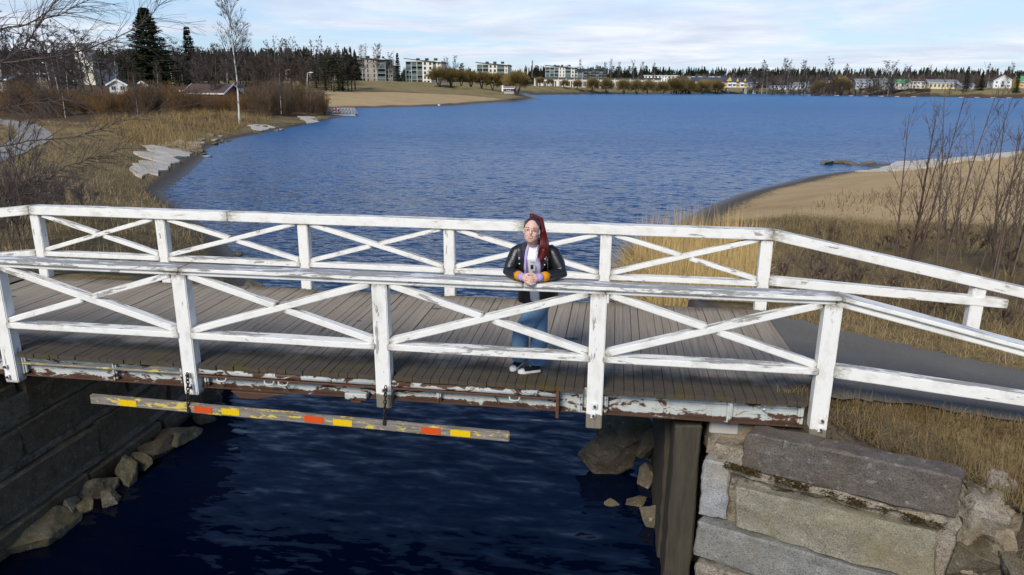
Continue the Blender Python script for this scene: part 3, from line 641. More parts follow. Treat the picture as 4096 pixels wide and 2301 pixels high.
# --- near railing
lower = 0
near = timber('railing', (-4.8, 0.085, 1.024), (2.262, 0.085, 1.024), 0.135, 0.046, bridge, wob=0.002)
for a, b_ in ((2.265, 6.735), (6.738, 8.868)): timber('top_rail', (a, 0.085, 1.024), (b_, 0.085, 1.024), 0.135, 0.046, near, wob=0.002)
for a, b_ in ((-4.8, 2.30), (2.304, 5.93), (5.934, 8.905)): timber('cap_rail', (a, 0.095, 1.068), (b_, 0.095, 1.068), 0.235, 0.038, near, 'paint_cap', wob=0.003)
for i, xx in enumerate(NPX):
    pz = -0.3624 if i < 4 else -0.43
    o = timber('post', (xx+PW/2, PD/2, pz), (xx+PW/2, PD/2, 1.0), PD-0.005, PW, near, 'paint_foot' if i in (3, 4, 5) else 'paint', bevel=0.009, wob=0.0015)
    o.rotation_euler  # posts keep their squared section facing the channel
    if 0 <= i and i < 5:
        a, b_ = xx+PW, NPX[i+1]
        timber('bottom_rail', (a-0.004, 0.078, 0.332), (b_+0.004, 0.078, 0.332), 0.15, 0.066, near, wob=0.002)
        fwd = i >= 2                     # which diagonal runs through
        TL, BR = Vector((a+0.05, 0.075, 0.990)), Vector((b_-0.03, 0.075, 0.385)); BL, TR = Vector((a+0.03, 0.075, 0.385)), Vector((b_-0.05, 0.075, 0.990))
        A_, B2 = (BL, TR) if fwd else (TL, BR); C_, D_ = (TL, BR) if fwd else (BL, TR)
        def ext(p, q, e): d = (q-p).normalized(); return p-d*e, q+d*e
        timber('brace', *ext(A_, B2, 0.012), 0.105, 0.068, near, wob=0.002)
        mid = (C_+D_)/2; d = (D_-C_).normalized(); h_ = 0.068/2/max(0.2, abs(math.sin(2*math.atan2(0.6, 2.0))))*0.80
        timber('brace', ext(C_, mid, 0.012)[0], mid-d*h_, 0.098, 0.064, near); timber('brace', mid+d*h_, ext(mid, D_, 0.012)[1], 0.098, 0.064, near)
sl = -0.2375
timber('top_rail', (8.872, 0.085, 1.022), (13.2, 0.085, 1.022+sl*4.33), 0.135, 0.060, near, wob=0.002)
timber('cap_rail', (8.909, 0.095, 1.070), (13.2, 0.095, 1.070+sl*4.29), 0.235, 0.040, near, 'paint', wob=0.003)
timber('bottom_rail', (8.922, 0.075, 0.337), (13.2, 0.075, 0.337-0.098*4.28), 0.13, 0.118, near, wob=0.003)
timber('post', (11.6, PD/2, -0.9), (11.6, PD/2, 0.345), PD, PW, near)
# --- far railing
FY = 3.14
far = timber('railing', (-2.13, FY+0.085, 1.045), (1.12, FY+0.085, 1.045), 0.19, 0.134, bridge, wob=0.003)
for a, b_ in ((1.123, 5.55), (5.553, 8.905)): timber('top_rail', (a, FY+0.085, 1.045), (b_, FY+0.085, 1.045), 0.19, 0.134, far, wob=0.003)
timber('top_rail', (-6.5, FY+0.085, 1.045-0.115*4.37), (-2.134, FY+0.085, 1.045), 0.19, 0.134, far, wob=0.003)
timber('top_rail', (8.909, FY+0.085, 1.045), (14.5, FY+0.085, 1.045-0.2035*5.59), 0.19, 0.134, far, wob=0.003)
for i, xx in enumerate(FP):
    timber('post', (xx+PW/2, FY+PD/2, -0.36), (xx+PW/2, FY+PD/2, 0.976), PD-0.01, PW, far, bevel=0.009, wob=0.0015)
    if i < 5:
        a, b_ = xx+PW, FP[i+1]
        timber('bottom_rail', (a-0.004, FY+0.08, 0.362), (b_+0.004, FY+0.08, 0.362), 0.15, 0.072, far, wob=0.002)
        fwd = i in (0, 1, 4)
        TL, BR = Vector((a+0.06, FY+0.075, 0.965)), Vector((b_-0.03, FY+0.075, 0.42)); BL, TR = Vector((a+0.03, FY+0.075, 0.42)), Vector((b_-0.06, FY+0.075, 0.965))
        A_, B2 = (BL, TR) if fwd else (TL, BR); C_, D_ = (TL, BR) if fwd else (BL, TR)
        timber('brace', *ext(A_, B2, 0.012), 0.10, 0.066, far, wob=0.002)
        mid = (C_+D_)/2; d = (D_-C_).normalized(); h_ = 0.05
        timber('brace', ext(C_, mid, 0.012)[0], mid-d*h_, 0.094, 0.062, far); timber('brace', mid+d*h_, ext(mid, D_, 0.012)[1], 0.094, 0.062, far)
timber('bottom_rail', (8.912, FY+0.08, 0.405), (11.96, FY+0.08, 0.228), 0.15, 0.118, far, wob=0.002)
timber('bottom_rail', (-5.5, FY+0.08, 0.362-0.1*3.3), (-2.155, FY+0.08, 0.362), 0.15, 0.09, far, wob=0.002)
timber('post', (11.59, FY+PD/2, -0.5), (11.59, FY+PD/2, 0.435), PD, PW, far)
# --- steel girder along the near edge
gb = MB(); gb.box(-2.3, 8.74, 0.165, 0.18, -0.29, -0.052); gb.box(-2.3, 8.74, 0.10, 0.164, -0.302, -0.286)
girder = part_empty_mesh(gb, 'girder', MT['steel'], bridge)
def gpart(mb, name, mat='steel', **kw): return child(mb.build(name, MT[mat], **kw), girder)
for a, b_ in ((0.14, 2.19), (5.05, 6.59), (6.75, 8.74)):
    k = MB(); k.box(a, b_, 0.138, 0.163, -0.125, -0.040); gpart(k, 'flange_angle', bevel=0.004)
for xx in (0.17, 1.30, 2.12, 2.40, 5.03, 6.52, 6.78, 8.02, 8.70):
    k = MB(); k.box(xx-0.028, xx+0.028, 0.105, 0.136, -0.315 if xx in (1.30, 5.03, 8.02) else -0.284, -0.045); gpart(k, 'stiffener', bevel=0.006)
    k = MB(); k.box(xx-0.008, xx+0.008, 0.09, 0.104, -0.30, -0.06); gpart(k, 'stiffener')
for a, b_, n in ((0.22, 2.05, 9), (5.2, 6.45, 6), (6.9, 7.95, 5), (8.1, 8.66, 3)):
    for i in range(n):
        xx = a+(b_-a)*i/(n-1)+RND.uniform(-0.03, 0.03); k = MB(); k.ell((xx, 0.134, RND.uniform(-0.088, -0.07)), (0.012, 0.012, 0.012), 8, 5); gpart(k, 'bolt', 'rust', smooth=True)
for px_, pz in ((8.30, -0.11), (8.35, -0.14), (8.33, -0.09)):
    k = MB(); k.ell((px_, 0.125, pz), (0.018, 0.018, 0.018), 8, 6); gpart(k, 'bolt', smooth=True)
k = MB(); k.tube([(2.36, 0.075, -0.088), (4.37, 0.075, -0.095)], 0.036, 14); gpart(k, 'pipe', smooth=True)
k = MB(); k.tube([(4.54, 0.075, -0.095), (6.40-0.1, 0.075, -0.100)], 0.036, 14); gpart(k, 'pipe', smooth=True)
k = MB(); k.box(2.30, 6.30, 0.055, 0.10, -0.158, -0.138); gpart(k, 'flat_bar', 'rust', bevel=0.004)
k = MB(); k.box(0.14, 2.19, 0.085, 0.135, -0.158, -0.132); gpart(k, 'wooden_strip', 'bar', bevel=0.006)
for xx in (2.62, 3.17, 3.33, 5.85):     # welded lugs
    k = MB(); k.tube([(xx-0.055, 0.052, -0.15), (xx-0.045, 0.035, -0.178), (xx, 0.03, -0.186), (xx+0.045, 0.035, -0.178), (xx+0.055, 0.052, -0.15)], 0.010, 6); gpart(k, 'lug', 'steel', smooth=True)
k = MB(); k.prism([(2.70, -0.305), (3.34, -0.305), (3.00, -0.385), (2.80, -0.385)], 0.06, 0.30); gpart(k, 'bracket', 'steel', bevel=0.006)
k = MB(); k.box(4.02, 4.26, 0.03, 0.14, -0.305, -0.225); k.box(4.08, 4.20, 0.04, 0.13, -0.34, -0.305); gpart(k, 'bracket', 'steel', bevel=0.008)
k = MB(); k.tube([(4.11, 0.028, -0.262), (4.11, 0.012, -0.262)], 0.022, 10); gpart(k, 'bolt')
k = MB(); k.bar((2.52, 0.11, -0.14), (2.60, 0.11, -0.285), 0.012, 0.012); k.bar((3.28, 0.11, -0.14), (3.36, 0.11, -0.285), 0.012, 0.012); k.bar((5.62, 0.11, -0.16), (5.70, 0.11, -0.30), 0.012, 0.012); gpart(k, 'stay', 'rust')
k = MB(); k.box(6.28, 6.31, 0.02, 0.16, -0.34, -0.045); gpart(k, 'end_plate', 'rust')
k = MB(); k.ell((2.43, 0.2, -0.345), (0.03, 0.012, 0.045), 10, 6); gpart(k, 'hook', 'chain', smooth=True)
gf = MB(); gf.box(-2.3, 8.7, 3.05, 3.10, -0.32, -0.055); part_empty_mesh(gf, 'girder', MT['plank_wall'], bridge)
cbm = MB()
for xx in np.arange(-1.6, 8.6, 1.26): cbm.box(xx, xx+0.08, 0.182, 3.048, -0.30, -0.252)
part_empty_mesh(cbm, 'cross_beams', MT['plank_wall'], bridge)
# --- bolts and plates on the near post feet
def plate(xc, zc, w=0.05, h=0.06):
    k = MB(); k.box(xc-w/2, xc+w/2, -0.008, 0.0015, zc-h/2, zc+h/2); child(k.build('plate', MT['galv'], bevel=0.003), near)
    k = MB(); k.tube([(xc+0.004, -0.03, zc), (xc+0.004, -0.008, zc)], 0.014, 8); child(k.build('bolt', MT['rust']), near)
plate(0.03, -0.16, 0.05, 0.05); plate(0.035, -0.285, 0.05, 0.06); plate(2.255, -0.115, 0.06, 0.06); plate(2.285, -0.255, 0.05, 0.07)
plate(4.468, -0.14, 0.065, 0.05); plate(6.672, -0.17, 0.06, 0.06); plate(6.662, -0.275, 0.05, 0.06); plate(8.87, -0.165, 0.05, 0.05); plate(8.868, -0.262, 0.05, 0.05)
for o in list(near.children):
    pass
# --- clearance bar hung on chains below the near edge
b0 = aty(366, 1594, -0.06); b1 = aty(2038, 1746, -0.06)
bar = thing('clearance_bar', 'weathered grey timber bar with red and yellow reflectors hung on chains under bridge', 'warning bar', (b0+b1)/2)
BB = (b0+b1)/2; WORLD[bar.name] = Matrix.Translation(BB)
bt = timber('timber_bar', b0, b1, 0.05, 0.105, bar, 'bar', bevel=0.008, org=BB, wob=0.003)
dv = (b1-b0).normalized(); upv = Vector((-dv.z, 0, dv.x))
for u0, u1, col in ((478, 545, 'yellow'), (776, 848, 'red'), (886, 957, 'yellow'), (1217, 1293, 'red'), (1332, 1408, 'yellow'), (1684, 1762, 'red'), (1802, 1882, 'yellow')):
    def on(u):
        t = (u-366)/(2038-366); p = aty(u, 1594+152*t, -0.0885); s_ = (p-b0).dot(dv); return b0+dv*s_+Vector((0, -0.0285, 0))
    p0, p1 = on(u0), on(u1); k = MB(); k.obox((p0+p1)/2+upv*RND.uniform(-0.006, 0.006), dv, (0, 1, 0), upv, (p1-p0).length/2, 0.002, 0.036)
    pl_ = child(k.build('reflector', MT[col]), bar, BB)
    k = MB()
    for sx in (-0.85, 0, 0.85):
        for sz in (-0.85, 0.85): k.ell((p0+p1)/2+dv*(sx*(p1-p0).length/2)+upv*(sz*0.034)+Vector((0, -0.003, 0)), (0.003,)*3, 6, 4)
    child(k.build('screws', MT['rust']), pl_, BB)
lk = MB(); n = 14
pts = [(0.013*math.cos(a), 0, 0.028*math.sin(a)+(0.0)) for a in [2*math.pi*i/n for i in range(n+1)]]
lk.tube(pts, 0.0055, 6, cap=False); link_me = lk.mesh('link', MT['chain'], smooth=True)
for (ua, va), (ub, vb), xx in (((750, 1500), (754, 1640), 0), ((1543, 1552), (1537, 1692), 0)):
    pa, pb = aty(ua, va, -0.04), aty(ub, vb, -0.095); nl = int((pa-pb).length/0.042)+1
    ch = bpy.data.objects.new('chain', link_me); link(ch); ch.location = pa; WORLD[ch.name] = Matrix.Translation(pa); child(ch, bar, BB)
    for i in range(1, nl+1):
        p = pa.lerp(pb, i/nl); o = mobj('link', link_me, None, p, (RND.uniform(-.2, .2), RND.uniform(-.25, .25), (i % 2)*1.4+RND.uniform(-.3, .3)), (1.1,)*3)
        o.parent = ch; o.matrix_parent_inverse = Matrix.Translation(-pa)
    k = MB(); k.tube([pb+Vector((0, 0.012, 0)), pb+Vector((0, -0.012, 0))], 0.016, 8); child(k.build('bolt', MT['chain']), bar, BB)
# ------------------------------------------------------------------ masonry and boulders
def rough_block(name, L, D, H, mat, seed, bev=0.016, amp=0.026, taper=0.06):
    """split granite block: bevelled box with an uneven skin; local x along its length, y depth (front at y=0), z up"""
    r = random.Random(seed); bm = bmesh.new(); bmesh.ops.create_cube(bm, size=1.0)
    for v in bm.verts:
        v.co = Vector(((v.co.x+0.5)*L, (v.co.y+0.5)*D, (v.co.z+0.5)*H)); v.co += Vector((r.uniform(-1, 1)*taper*min(L, 1), r.uniform(-1, 1)*taper*0.5, r.uniform(-1, 1)*taper*0.5))
    bmesh.ops.bevel(bm, geom=list(bm.edges), offset=bev, segments=1, affect='EDGES')
    for _ in range(4):
        es = [e for e in bm.edges if e.calc_length() > 0.075]
        if es: bmesh.ops.subdivide_edges(bm, edges=es, cuts=1, use_grid_fill=True)
    bmesh.ops.triangulate(bm, faces=[f for f in bm.faces if len(f.verts) > 4])
    o = Vector((seed*3.1, seed*1.7, seed*0.9)); bm.normal_update()
    for v in bm.verts: v.co += v.normal*(amp*0.8*mnoise.fractal(v.co*6.0+o, 0.8, 2.1, 4)+amp*0.9*mnoise.noise(v.co*1.3+o)+amp*0.45*mnoise.noise(v.co*16+o)-amp*1.6*max(0.0, mnoise.noise(v.co*2.3+o)-0.35))
    me = bpy.data.meshes.new(name); bm.to_mesh(me); bm.free(); me.materials.append(mat)
    me.polygons.foreach_set('use_smooth', [True]*len(me.polygons)); me.set_sharp_from_angle(angle=math.radians(24)); return me
def rock_mesh(name, size, mat, seed, flat=1.0, amp=0.05):
    r = random.Random(seed); bm = bmesh.new()
    for i in range(13):
        v = Vector((r.gauss(0, 1), r.gauss(0, 1), r.gauss(0, 1))).normalized()*r.uniform(0.85, 1.15); bm.verts.new((v.x*size[0], v.y*size[1], v.z*size[2]))
    g_ = bmesh.ops.convex_hull(bm, input=list(bm.verts)); bmesh.ops.delete(bm, geom=[v for v in bm.verts if not v.link_faces], context='VERTS')
    bmesh.ops.bevel(bm, geom=list(bm.edges), offset=0.035*min(size), segments=1, affect='EDGES')
    bmesh.ops.triangulate(bm, faces=bm.faces)
    big = max(size)
    for _ in range(4):
        es = [e for e in bm.edges if e.calc_length() > 0.085*big]
        if es: bmesh.ops.subdivide_edges(bm, edges=es, cuts=1, use_grid_fill=True); bmesh.ops.triangulate(bm, faces=[f for f in bm.faces if len(f.verts) > 3])
    bm.normal_update(); o = Vector((seed, seed*2.3, seed*0.7))
    for v in bm.verts: v.co += v.normal*(amp*big*(mnoise.fractal(v.co*(2.2/big)+o, 0.9, 2.1, 4)*0.8+0.5*mnoise.noise(v.co*(1.1/big)+o)+0.35*mnoise.noise(v.co*(9/big)+o)))
    me = bpy.data.meshes.new(name); bm.to_mesh(me); bm.free(); me.materials.append(mat)
    me.polygons.foreach_set('use_smooth', [True]*len(me.polygons)); me.set_sharp_from_angle(angle=math.radians(26)); return me
def boulder(label, c, size, seed, mat='boulder', rot=(0, 0, 0), group=None, amp=0.05, name='boulder'):
    return tag(mobj(name, rock_mesh(name, size, MT[mat], seed, amp=amp), None, c, rot), label, 'rock', group)
# left abutment: courses of long blocks along the channel
wl_ = thing('stone_wall', 'dark stone block wall of the left abutment under the bridge', 'wall', (-0.4, 1.5, ZW))
seed = 10
mort = MB()
for ci, (z0, z1, inset) in enumerate(((-2.95, -2.12, 0.24), (-2.08, -1.60, 0.13), (-1.55, -1.10, 0.04), (-1.05, -0.62, -0.06))):
    y = -4.2+0.5*ci
    while y < 4.6:
        L = RND.uniform(1.25, 2.0); me = rough_block('stone_block', L-0.05, 0.5, z1-z0, MT['granite_dark'], seed, bev=0.02, amp=0.02); seed += 1
        o = mobj('stone_block', me, wl_, (inset+0.1+RND.uniform(-0.02, 0.02)+0.4-0.4, y-1.5, z0-ZW), (0, 0, math.radians(90)))
        y += L
me = rough_block('mortar', 9.0, 0.45, 2.2, MT['mortar_dark'], 77, amp=0.03); mobj('mortar', me, wl_, (0.035, -5.6, -0.55+0.0), (0, 0, math.radians(90)))
for zc, xo in ((-2.10, 0.25), (-1.575, 0.15), (-1.075, 0.06)):
    me = rough_block('mortar', 8.6, 0.2, 0.085, MT['mortar_dark'], int(90-zc*10), bev=0.02, amp=0.03, taper=0.02); mobj('mortar', me, wl_, (xo, -5.5, zc-0.03-ZW), (0, 0, math.radians(90)))
# foot stones of the left wall along the waterline
def onw(u, v, dz=0.0): return atz(u, v, ZW+dz)
FS = [((120, 2150), (0.62, 0.36, 0.24), 'boulder_pale', 0.5, 'broad tilted slab at the foot of the left wall, lowest in the picture'), ((330, 2028), (0.20, 0.13, 0.12), 'boulder_pale', 0.4, 'small pale stone beside the broad slab at the left wall foot'),
      ((400, 1960), (0.30, 0.2, 0.2), 'mortar_dark', 0.6, 'rough lump of old concrete between stones at the left wall foot'), ((505, 1895), (0.20, 0.30, 0.24), 'boulder_pale', 0.3, 'upright broken slab in the middle of the left wall foot'),
      ((560, 1850), (0.22, 0.26, 0.14), 'boulder', 0.4, 'dark flat stone behind the upright broken slab'), ((540, 1805), (0.12, 0.12, 0.12), 'mortar_dark', 0.1, 'small round concrete lump above the broken slab'),
      ((715, 1742), (0.38, 0.46, 0.15), 'boulder_pale', 0.5, 'long flat mossy slab under the hanging bar at the left'), ((820, 1668), (0.22, 0.3, 0.17), 'boulder', 0.2, 'dark stone in the water behind the mossy slab'),
      ((880, 1640), (0.2, 0.26, 0.13), 'boulder', 0.9, 'low wet stone farthest out behind the mossy slab'), ((830, 1600), (0.26, 0.3, 0.3), 'boulder', 0.2, 'rounded stone by the chain under the second post'),
      ((640, 1560), (0.5, 0.5, 0.35), 'boulder', 0.2, 'big dark stone in the shade under the bridge at left'), ((10, 2185), (0.10, 0.14, 0.12), 'boulder', 0.2, 'small dark stone at the left picture edge by the slab')]
FS += [((230, 2085), (0.26, 0.2, 0.16), 'boulder', 0.8, 'dark stone wedged between the broad slab and the wall'), ((440, 1990), (0.16, 0.2, 0.1), 'boulder', 0.3, 'low wet stone in front of the concrete lump at the left wall'), ((620, 1800), (0.3, 0.3, 0.2), 'boulder', 0.7, 'dark stone between the broken slab and the mossy slab'), ((270, 2035), (0.2, 0.3, 0.2), 'mortar_dark', 0.2, 'crumbling concrete patch above the small pale stone'), ((160, 2075), (0.34, 0.3, 0.2), 'mortar_dark', 0.9, 'crumbling concrete patch above the broad tilted slab')]
for i, ((u, v), sz, mt_, rz, lab) in enumerate(FS):
    boulder(lab, onw(u, v, 0.05), sz, 200+i, mt_, (RND.uniform(-.1, .1), RND.uniform(-.15, .1), rz+0.5), 'stones at the foot of the left wall')
# right abutment: wing wall of big granite blocks, slab facing the channel
wr = thing('stone_wall', 'granite block wing wall of the right abutment below the grass', 'wall', (8.15, 0.0, ZW))
WO = Vector((8.15, 0.0, ZW)); wang = math.atan2(-0.664, 1.724)
def wblock(a, z0, z1, L, D, mat, seed, ang=wang, name='stone_block', **kw):
    me = rough_block(name, L, D, z1-z0, MT[mat], seed, **kw); o = mobj(name, me, wr, Vector((a[0], a[1], z0))-WO, (0, 0, ang)); return o
wblock((8.15, -0.045), -0.735, -0.325, 1.86, 0.28, 'granite_brown', 301, taper=0.05)
wblock((8.10, -0.09), -1.36, -0.865, 1.80, 0.55, 'granite_yellow', 302, taper=0.05)
wblock((7.79, 0.04), -1.345, -0.70, 0.275, 0.5, 'granite_pale', 303, ang=wang*0.7, taper=0.05)
wblock((7.79, -0.03), -1.80, -1.375, 2.1, 0.55, 'granite_grey', 304, taper=0.05)
wblock((7.80, -0.06), -2.30, -1.85, 2.2, 0.6, 'mortar', 305, bev=0.03, amp=0.03)
wblock((7.82, -0.10), -2.9, -2.33, 2.3, 0.6, 'granite_grey', 306)
wblock((7.98, 0.0), -0.855, -0.70, 1.95, 0.42, 'mortar', 307, name='mortar', bev=0.04, amp=0.05)
wblock((7.88, 0.14), -2.6, -0.56, 2.25, 0.5, 'mortar', 308, name='mortar', amp=0.03)
wblock((7.86, 0.30), -0.74, -0.42, 0.45, 0.7, 'mortar', 309, name='mortar', ang=0, amp=0.03)
# thick upright slab whose end faces the camera, the channel wall behind it
for i, (x0, x1, y0, y1) in enumerate(((7.50, 7.78, 0.17, 0.75), (7.47, 7.80, 0.77, 2.9))):
    me = rough_block('upright_slab', x1-x0, y1-y0, 2.45, MT['plank_wall'], 320+i, amp=0.02, taper=0.02); mobj('upright_slab', me, wr, Vector((x0, y0, -2.85))-WO)
k = MB(); k.box(7.86, 8.16, 0.26, 0.44, -0.52, -0.31); o = k.build('bearing_block', MT['concrete'], wr, bevel=0.02); o.location = -WO
me = rough_block('mortar', 0.5, 0.8, 1.55, MT['mortar'], 330, amp=0.10, bev=0.12); mobj('mortar', me, wr, Vector((9.90, -0.68, -2.05))-WO, (0, 0, wang))
me = rough_block('mortar', 0.45, 0.45, 0.5, MT['mortar'], 331, amp=0.08, bev=0.15); mobj('mortar', me, wr, Vector((9.96, -0.62, -0.86))-WO, (0, 0, wang))
BR_ = [((4030, 2060), -0.82, (0.30, 0.26, 0.17), 'granite_brown', 'lichen spotted flat boulder at the right picture edge'), ((3900, 2240), -1.15, (0.34, 0.30, 0.28), 'boulder', 'brown boulder at the bottom right corner by the granite block'),
       ((3790, 2190), -1.25, (0.16, 0.14, 0.10), 'granite_yellow', 'small rounded stone wedged behind the yellowish granite block'), ((4070, 2260), -1.0, (0.24, 0.2, 0.16), 'boulder', 'mossy stone in the bottom right corner of the picture')]
for i, ((u, v), z, sz, mt_, lab) in enumerate(BR_): boulder(lab, atz(u, v, z), sz, 400+i, mt_, (0.15, 0.2, 0.3*i), None, 0.04)
# boulders in the water at the right
BW = [((2440, 1800), 0.30, (0.44, 0.42, 0.42), 'largest brown boulder standing in the water under the bridge'), ((2590, 1775), 0.42, (0.40, 0.40, 0.38), 'brown boulder tucked behind the largest one beside the slab wall'), ((2500, 1730), 0.45, (0.60, 0.5, 0.40), 'broad boulder at the back under the right girder'),
      ((2585, 1905), 0.06, (0.19, 0.22, 0.22), 'medium boulder in front of the gap by the slab wall'), ((2620, 1835), 0.12, (0.13, 0.12, 0.10), 'round cobble caught in the dark gap between boulders'), ((2445, 2018), -0.01, (0.11, 0.11, 0.075), 'small wet stone low in the water, right of centre'), ((2540, 2010), 0.0, (0.17, 0.13, 0.09), 'flat wet stone beside the small one near the slab'),
      ((2665, 2080), 0.1, (0.11, 0.35, 0.35), 'moss grown upright stone leaning on the channel slab'), ((2690, 1740), 0.5, (0.36, 0.5, 0.4), 'dark boulder wedged against the channel slab')]
for i, ((u, v), dz, sz, lab) in enumerate(BW): boulder(lab, onw(u, v, dz), sz, 420+i, 'boulder', (RND.uniform(-.2, .2), RND.uniform(-.2, .2), i*1.1), 'boulders by the right abutment')
# more rubble along both banks just behind the bridge
for i in range(16):
    y = 4.5+RND.random()*7; xx = -0.35-(y-4.5)*0.42+RND.uniform(-0.5, 0.5) if i % 2 == 0 else 7.7-(y-4.5)*0.10+RND.uniform(-.3, .5); s_ = RND.uniform(0.15, 0.4)
    boulder('rubble stone lying on the bank just behind the bridge', (xx, y, ZW+0.1), (s_, s_*0.9, s_*0.7), 440+i, 'boulder', (0, 0, i), 'rubble behind the bridge')
for i, (a, b_) in enumerate([(600, 640), (640, 660), (575, 655), (300, 692), (325, 694), (255, 690)]):
    p = gpt(a, b_, -2.2); s_ = RND.uniform(0.12, 0.22) if i < 3 else 0.4; boulder('small wet pebble on the mud flat behind the far railing' if i < 3 else 'dark rubble rock at the far left deck edge', p, (s_, s_, s_*0.5), 470+i, 'boulder', (0, 0, i), 'pebbles on the left mud flat' if i < 3 else 'rubble at the far left deck edge')
# stony left shore and the little shoal on the right
for i in range(46):
    t = RND.random(); j = RND.choice(range(9, 13)); a = Vector((*SHORE[3+j], 0)); c = Vector((*SHORE[4+j], 0)); p = a.lerp(c, t); p.x += RND.uniform(-3, 0.3); s_ = RND.uniform(0.15, 0.55)
    boulder('grey stone strewn along the far left shore below the thicket', (p.x, p.y, max(hz(p.x, p.y), ZW)), (s_*1.3, s_, s_*0.5), 500+i % 12, 'boulder_pale' if i % 3 else 'granite_pale', (0, 0, i), 'stones strewn along the left shore')
for i, (a, b_) in enumerate([(2085, 411), (2100, 409), (2112, 408), (2124, 409), (2138, 411), (2150, 412), (2172, 413), (2190, 413)]):
    p = atz(a*S, b_*S, ZW+0.05); s_ = RND.uniform(0.3, 0.55); boulder('tan stone of the low shoal off the right beach', p, (s_*1.4, s_, s_*0.45), 520+i, 'boulder_pale', (0, 0, i), 'stones of the shoal off the right beach')
# ------------------------------------------------------------------ the person leaning on the near railing
def pm_(name, c, rough=0.6, spec=0.3, **kw): return m_plain(name, c, rough, spec, **kw)
SKIN = pm_('skin', (0.68, 0.43, 0.345), 0.5, 0.35, var=0.08, scale=25)
HAIR = (lambda M: (M.color(M.mix(M.noise(M.pos((60, 60, 6)), 2.0, 4), (0.030, 0.003, 0.003), (0.17, 0.013, 0.010))), M.bump(M.noise(M.pos((90, 90, 8)), 2.0, 3), 0.5, 0.004), M.m)[2])(Mat('dark_red_hair', 0.42, 0.4))
ROOTS = pm_('dark_brown_roots', (0.040, 0.022, 0.018), 0.45, 0.35, var=0.4, scale=60)
LEATHER = (lambda M: (M.color((0.010, 0.010, 0.012)), M.bump(M.math('ADD', M.noise(M.pos((1, 1, 1)), 9, 3, 0.5, 1.0), M.math('MULTIPLY', M.noise(M.pos(), 55, 3), 0.3)), 0.38, 0.018), M.m)[2])(Mat('black_leather', 0.36, 0.55))
DENIM = (lambda M: (M.color(M.mix(M.noise(M.pos(), 7, 5, 0.6), (0.050, 0.115, 0.225), (0.17, 0.29, 0.43))), M.bump(M.noise(M.pos((1, 1, 0.6)), 15, 4, 0.6, 0.8), 0.5, 0.02), M.m)[2])(Mat('blue_denim', 0.85, 0.15))
LILAC = (lambda M: (M.color(M.mix(M.noise(M.pos((1, 1, 2.2)), 70, 2), (0.33, 0.26, 0.52), (0.50, 0.42, 0.70))), M.bump(M.noise(M.pos((1, 1, 2.2)), 70, 2), 0.8, 0.006), M.m)[2])(Mat('lilac_knit', 0.9, 0.1))
ORANGE = (lambda M: (M.color(M.mix(M.noise(M.pos(), 80, 2), (0.55, 0.19, 0.005), (0.80, 0.34, 0.02))), M.bump(M.noise(M.pos(), 80, 2), 0.9, 0.008), M.m)[2])(Mat('orange_knit', 0.9, 0.1))
TEE = pm_('white_cotton', (0.76, 0.75, 0.78), 0.85, 0.15, var=0.05, scale=9, bump=0.3)
BLACK = pm_('black_canvas', (0.012, 0.012, 0.014), 0.8, 0.2); RUBBER = pm_('white_rubber', (0.74, 0.72, 0.68), 0.6, 0.3, var=0.06)
NAIL = pm_('mauve_nails', (0.45, 0.16, 0.38), 0.3, 0.5); LIPS = pm_('lips', (0.50, 0.19, 0.16), 0.4, 0.4); TEETH = pm_('teeth', (0.66, 0.63, 0.57), 0.3, 0.4); GOLD = pm_('thin_gold_wire', (0.60, 0.42, 0.30), 0.3, 0.5, metal=0.7); EYE = pm_('eye', (0.10, 0.12, 0.13), 0.2, 0.5)
PO = Vector((5.95, 0.45, 0.0))
person = thing('person', 'person with long red ponytail in black leather jacket and jeans leaning on railing', 'person', PO)
def fuse(name, mb, mat, voxel, smooth_it=6, parent=person, cut=None, keep_world=True):
    """melt overlapping pieces into one continuous skin"""
    me = mb.mesh(name+'_src', None); o = bpy.data.objects.new(name+'_src', me); link(o)
    r = o.modifiers.new('r', 'REMESH'); r.mode = 'VOXEL'; r.voxel_size = voxel
    s_ = o.modifiers.new('s', 'SMOOTH'); s_.iterations = smooth_it; s_.factor = 0.5
    dg = bpy.context.evaluated_depsgraph_get(); out = bpy.data.meshes.new_from_object(o.evaluated_get(dg)); out.name = name
    bpy.data.objects.remove(o); bpy.data.meshes.remove(me)
    if cut is not None:
        bm = bmesh.new(); bm.from_mesh(out); bmesh.ops.delete(bm, geom=[f for f in bm.faces if cut(f.calc_center_median())], context='FACES'); bm.to_mesh(out); bm.free()
    out.materials.clear(); out.materials.append(mat); out.polygons.foreach_set('use_smooth', [True]*len(out.polygons))
    ob = mobj(name, out, parent); ob.matrix_parent_inverse = Matrix.Translation(-PO); return ob
def loft(mb, secs, n=18):
    """secs: (centre, axis_x vector, axis_y vector) ellipse rings, capped"""
    base = len(mb.v)
    for c, ax, ay in secs:
        c, ax, ay = Vector(c), Vector(ax), Vector(ay)
        for k in range(n):
            a = 2*math.pi*k/n; mb.v.append(tuple(c+ax*math.cos(a)+ay*math.sin(a)))
    for i in range(len(secs)-1):
        for k in range(n): a = base+i*n+k; b = base+i*n+(k+1) % n; mb.f.append((a, b, b+n, a+n))
    mb.f.append(tuple(base+k for k in range(n))[::-1]); mb.f.append(tuple(base+(len(secs)-1)*n+k for k in range(n)))
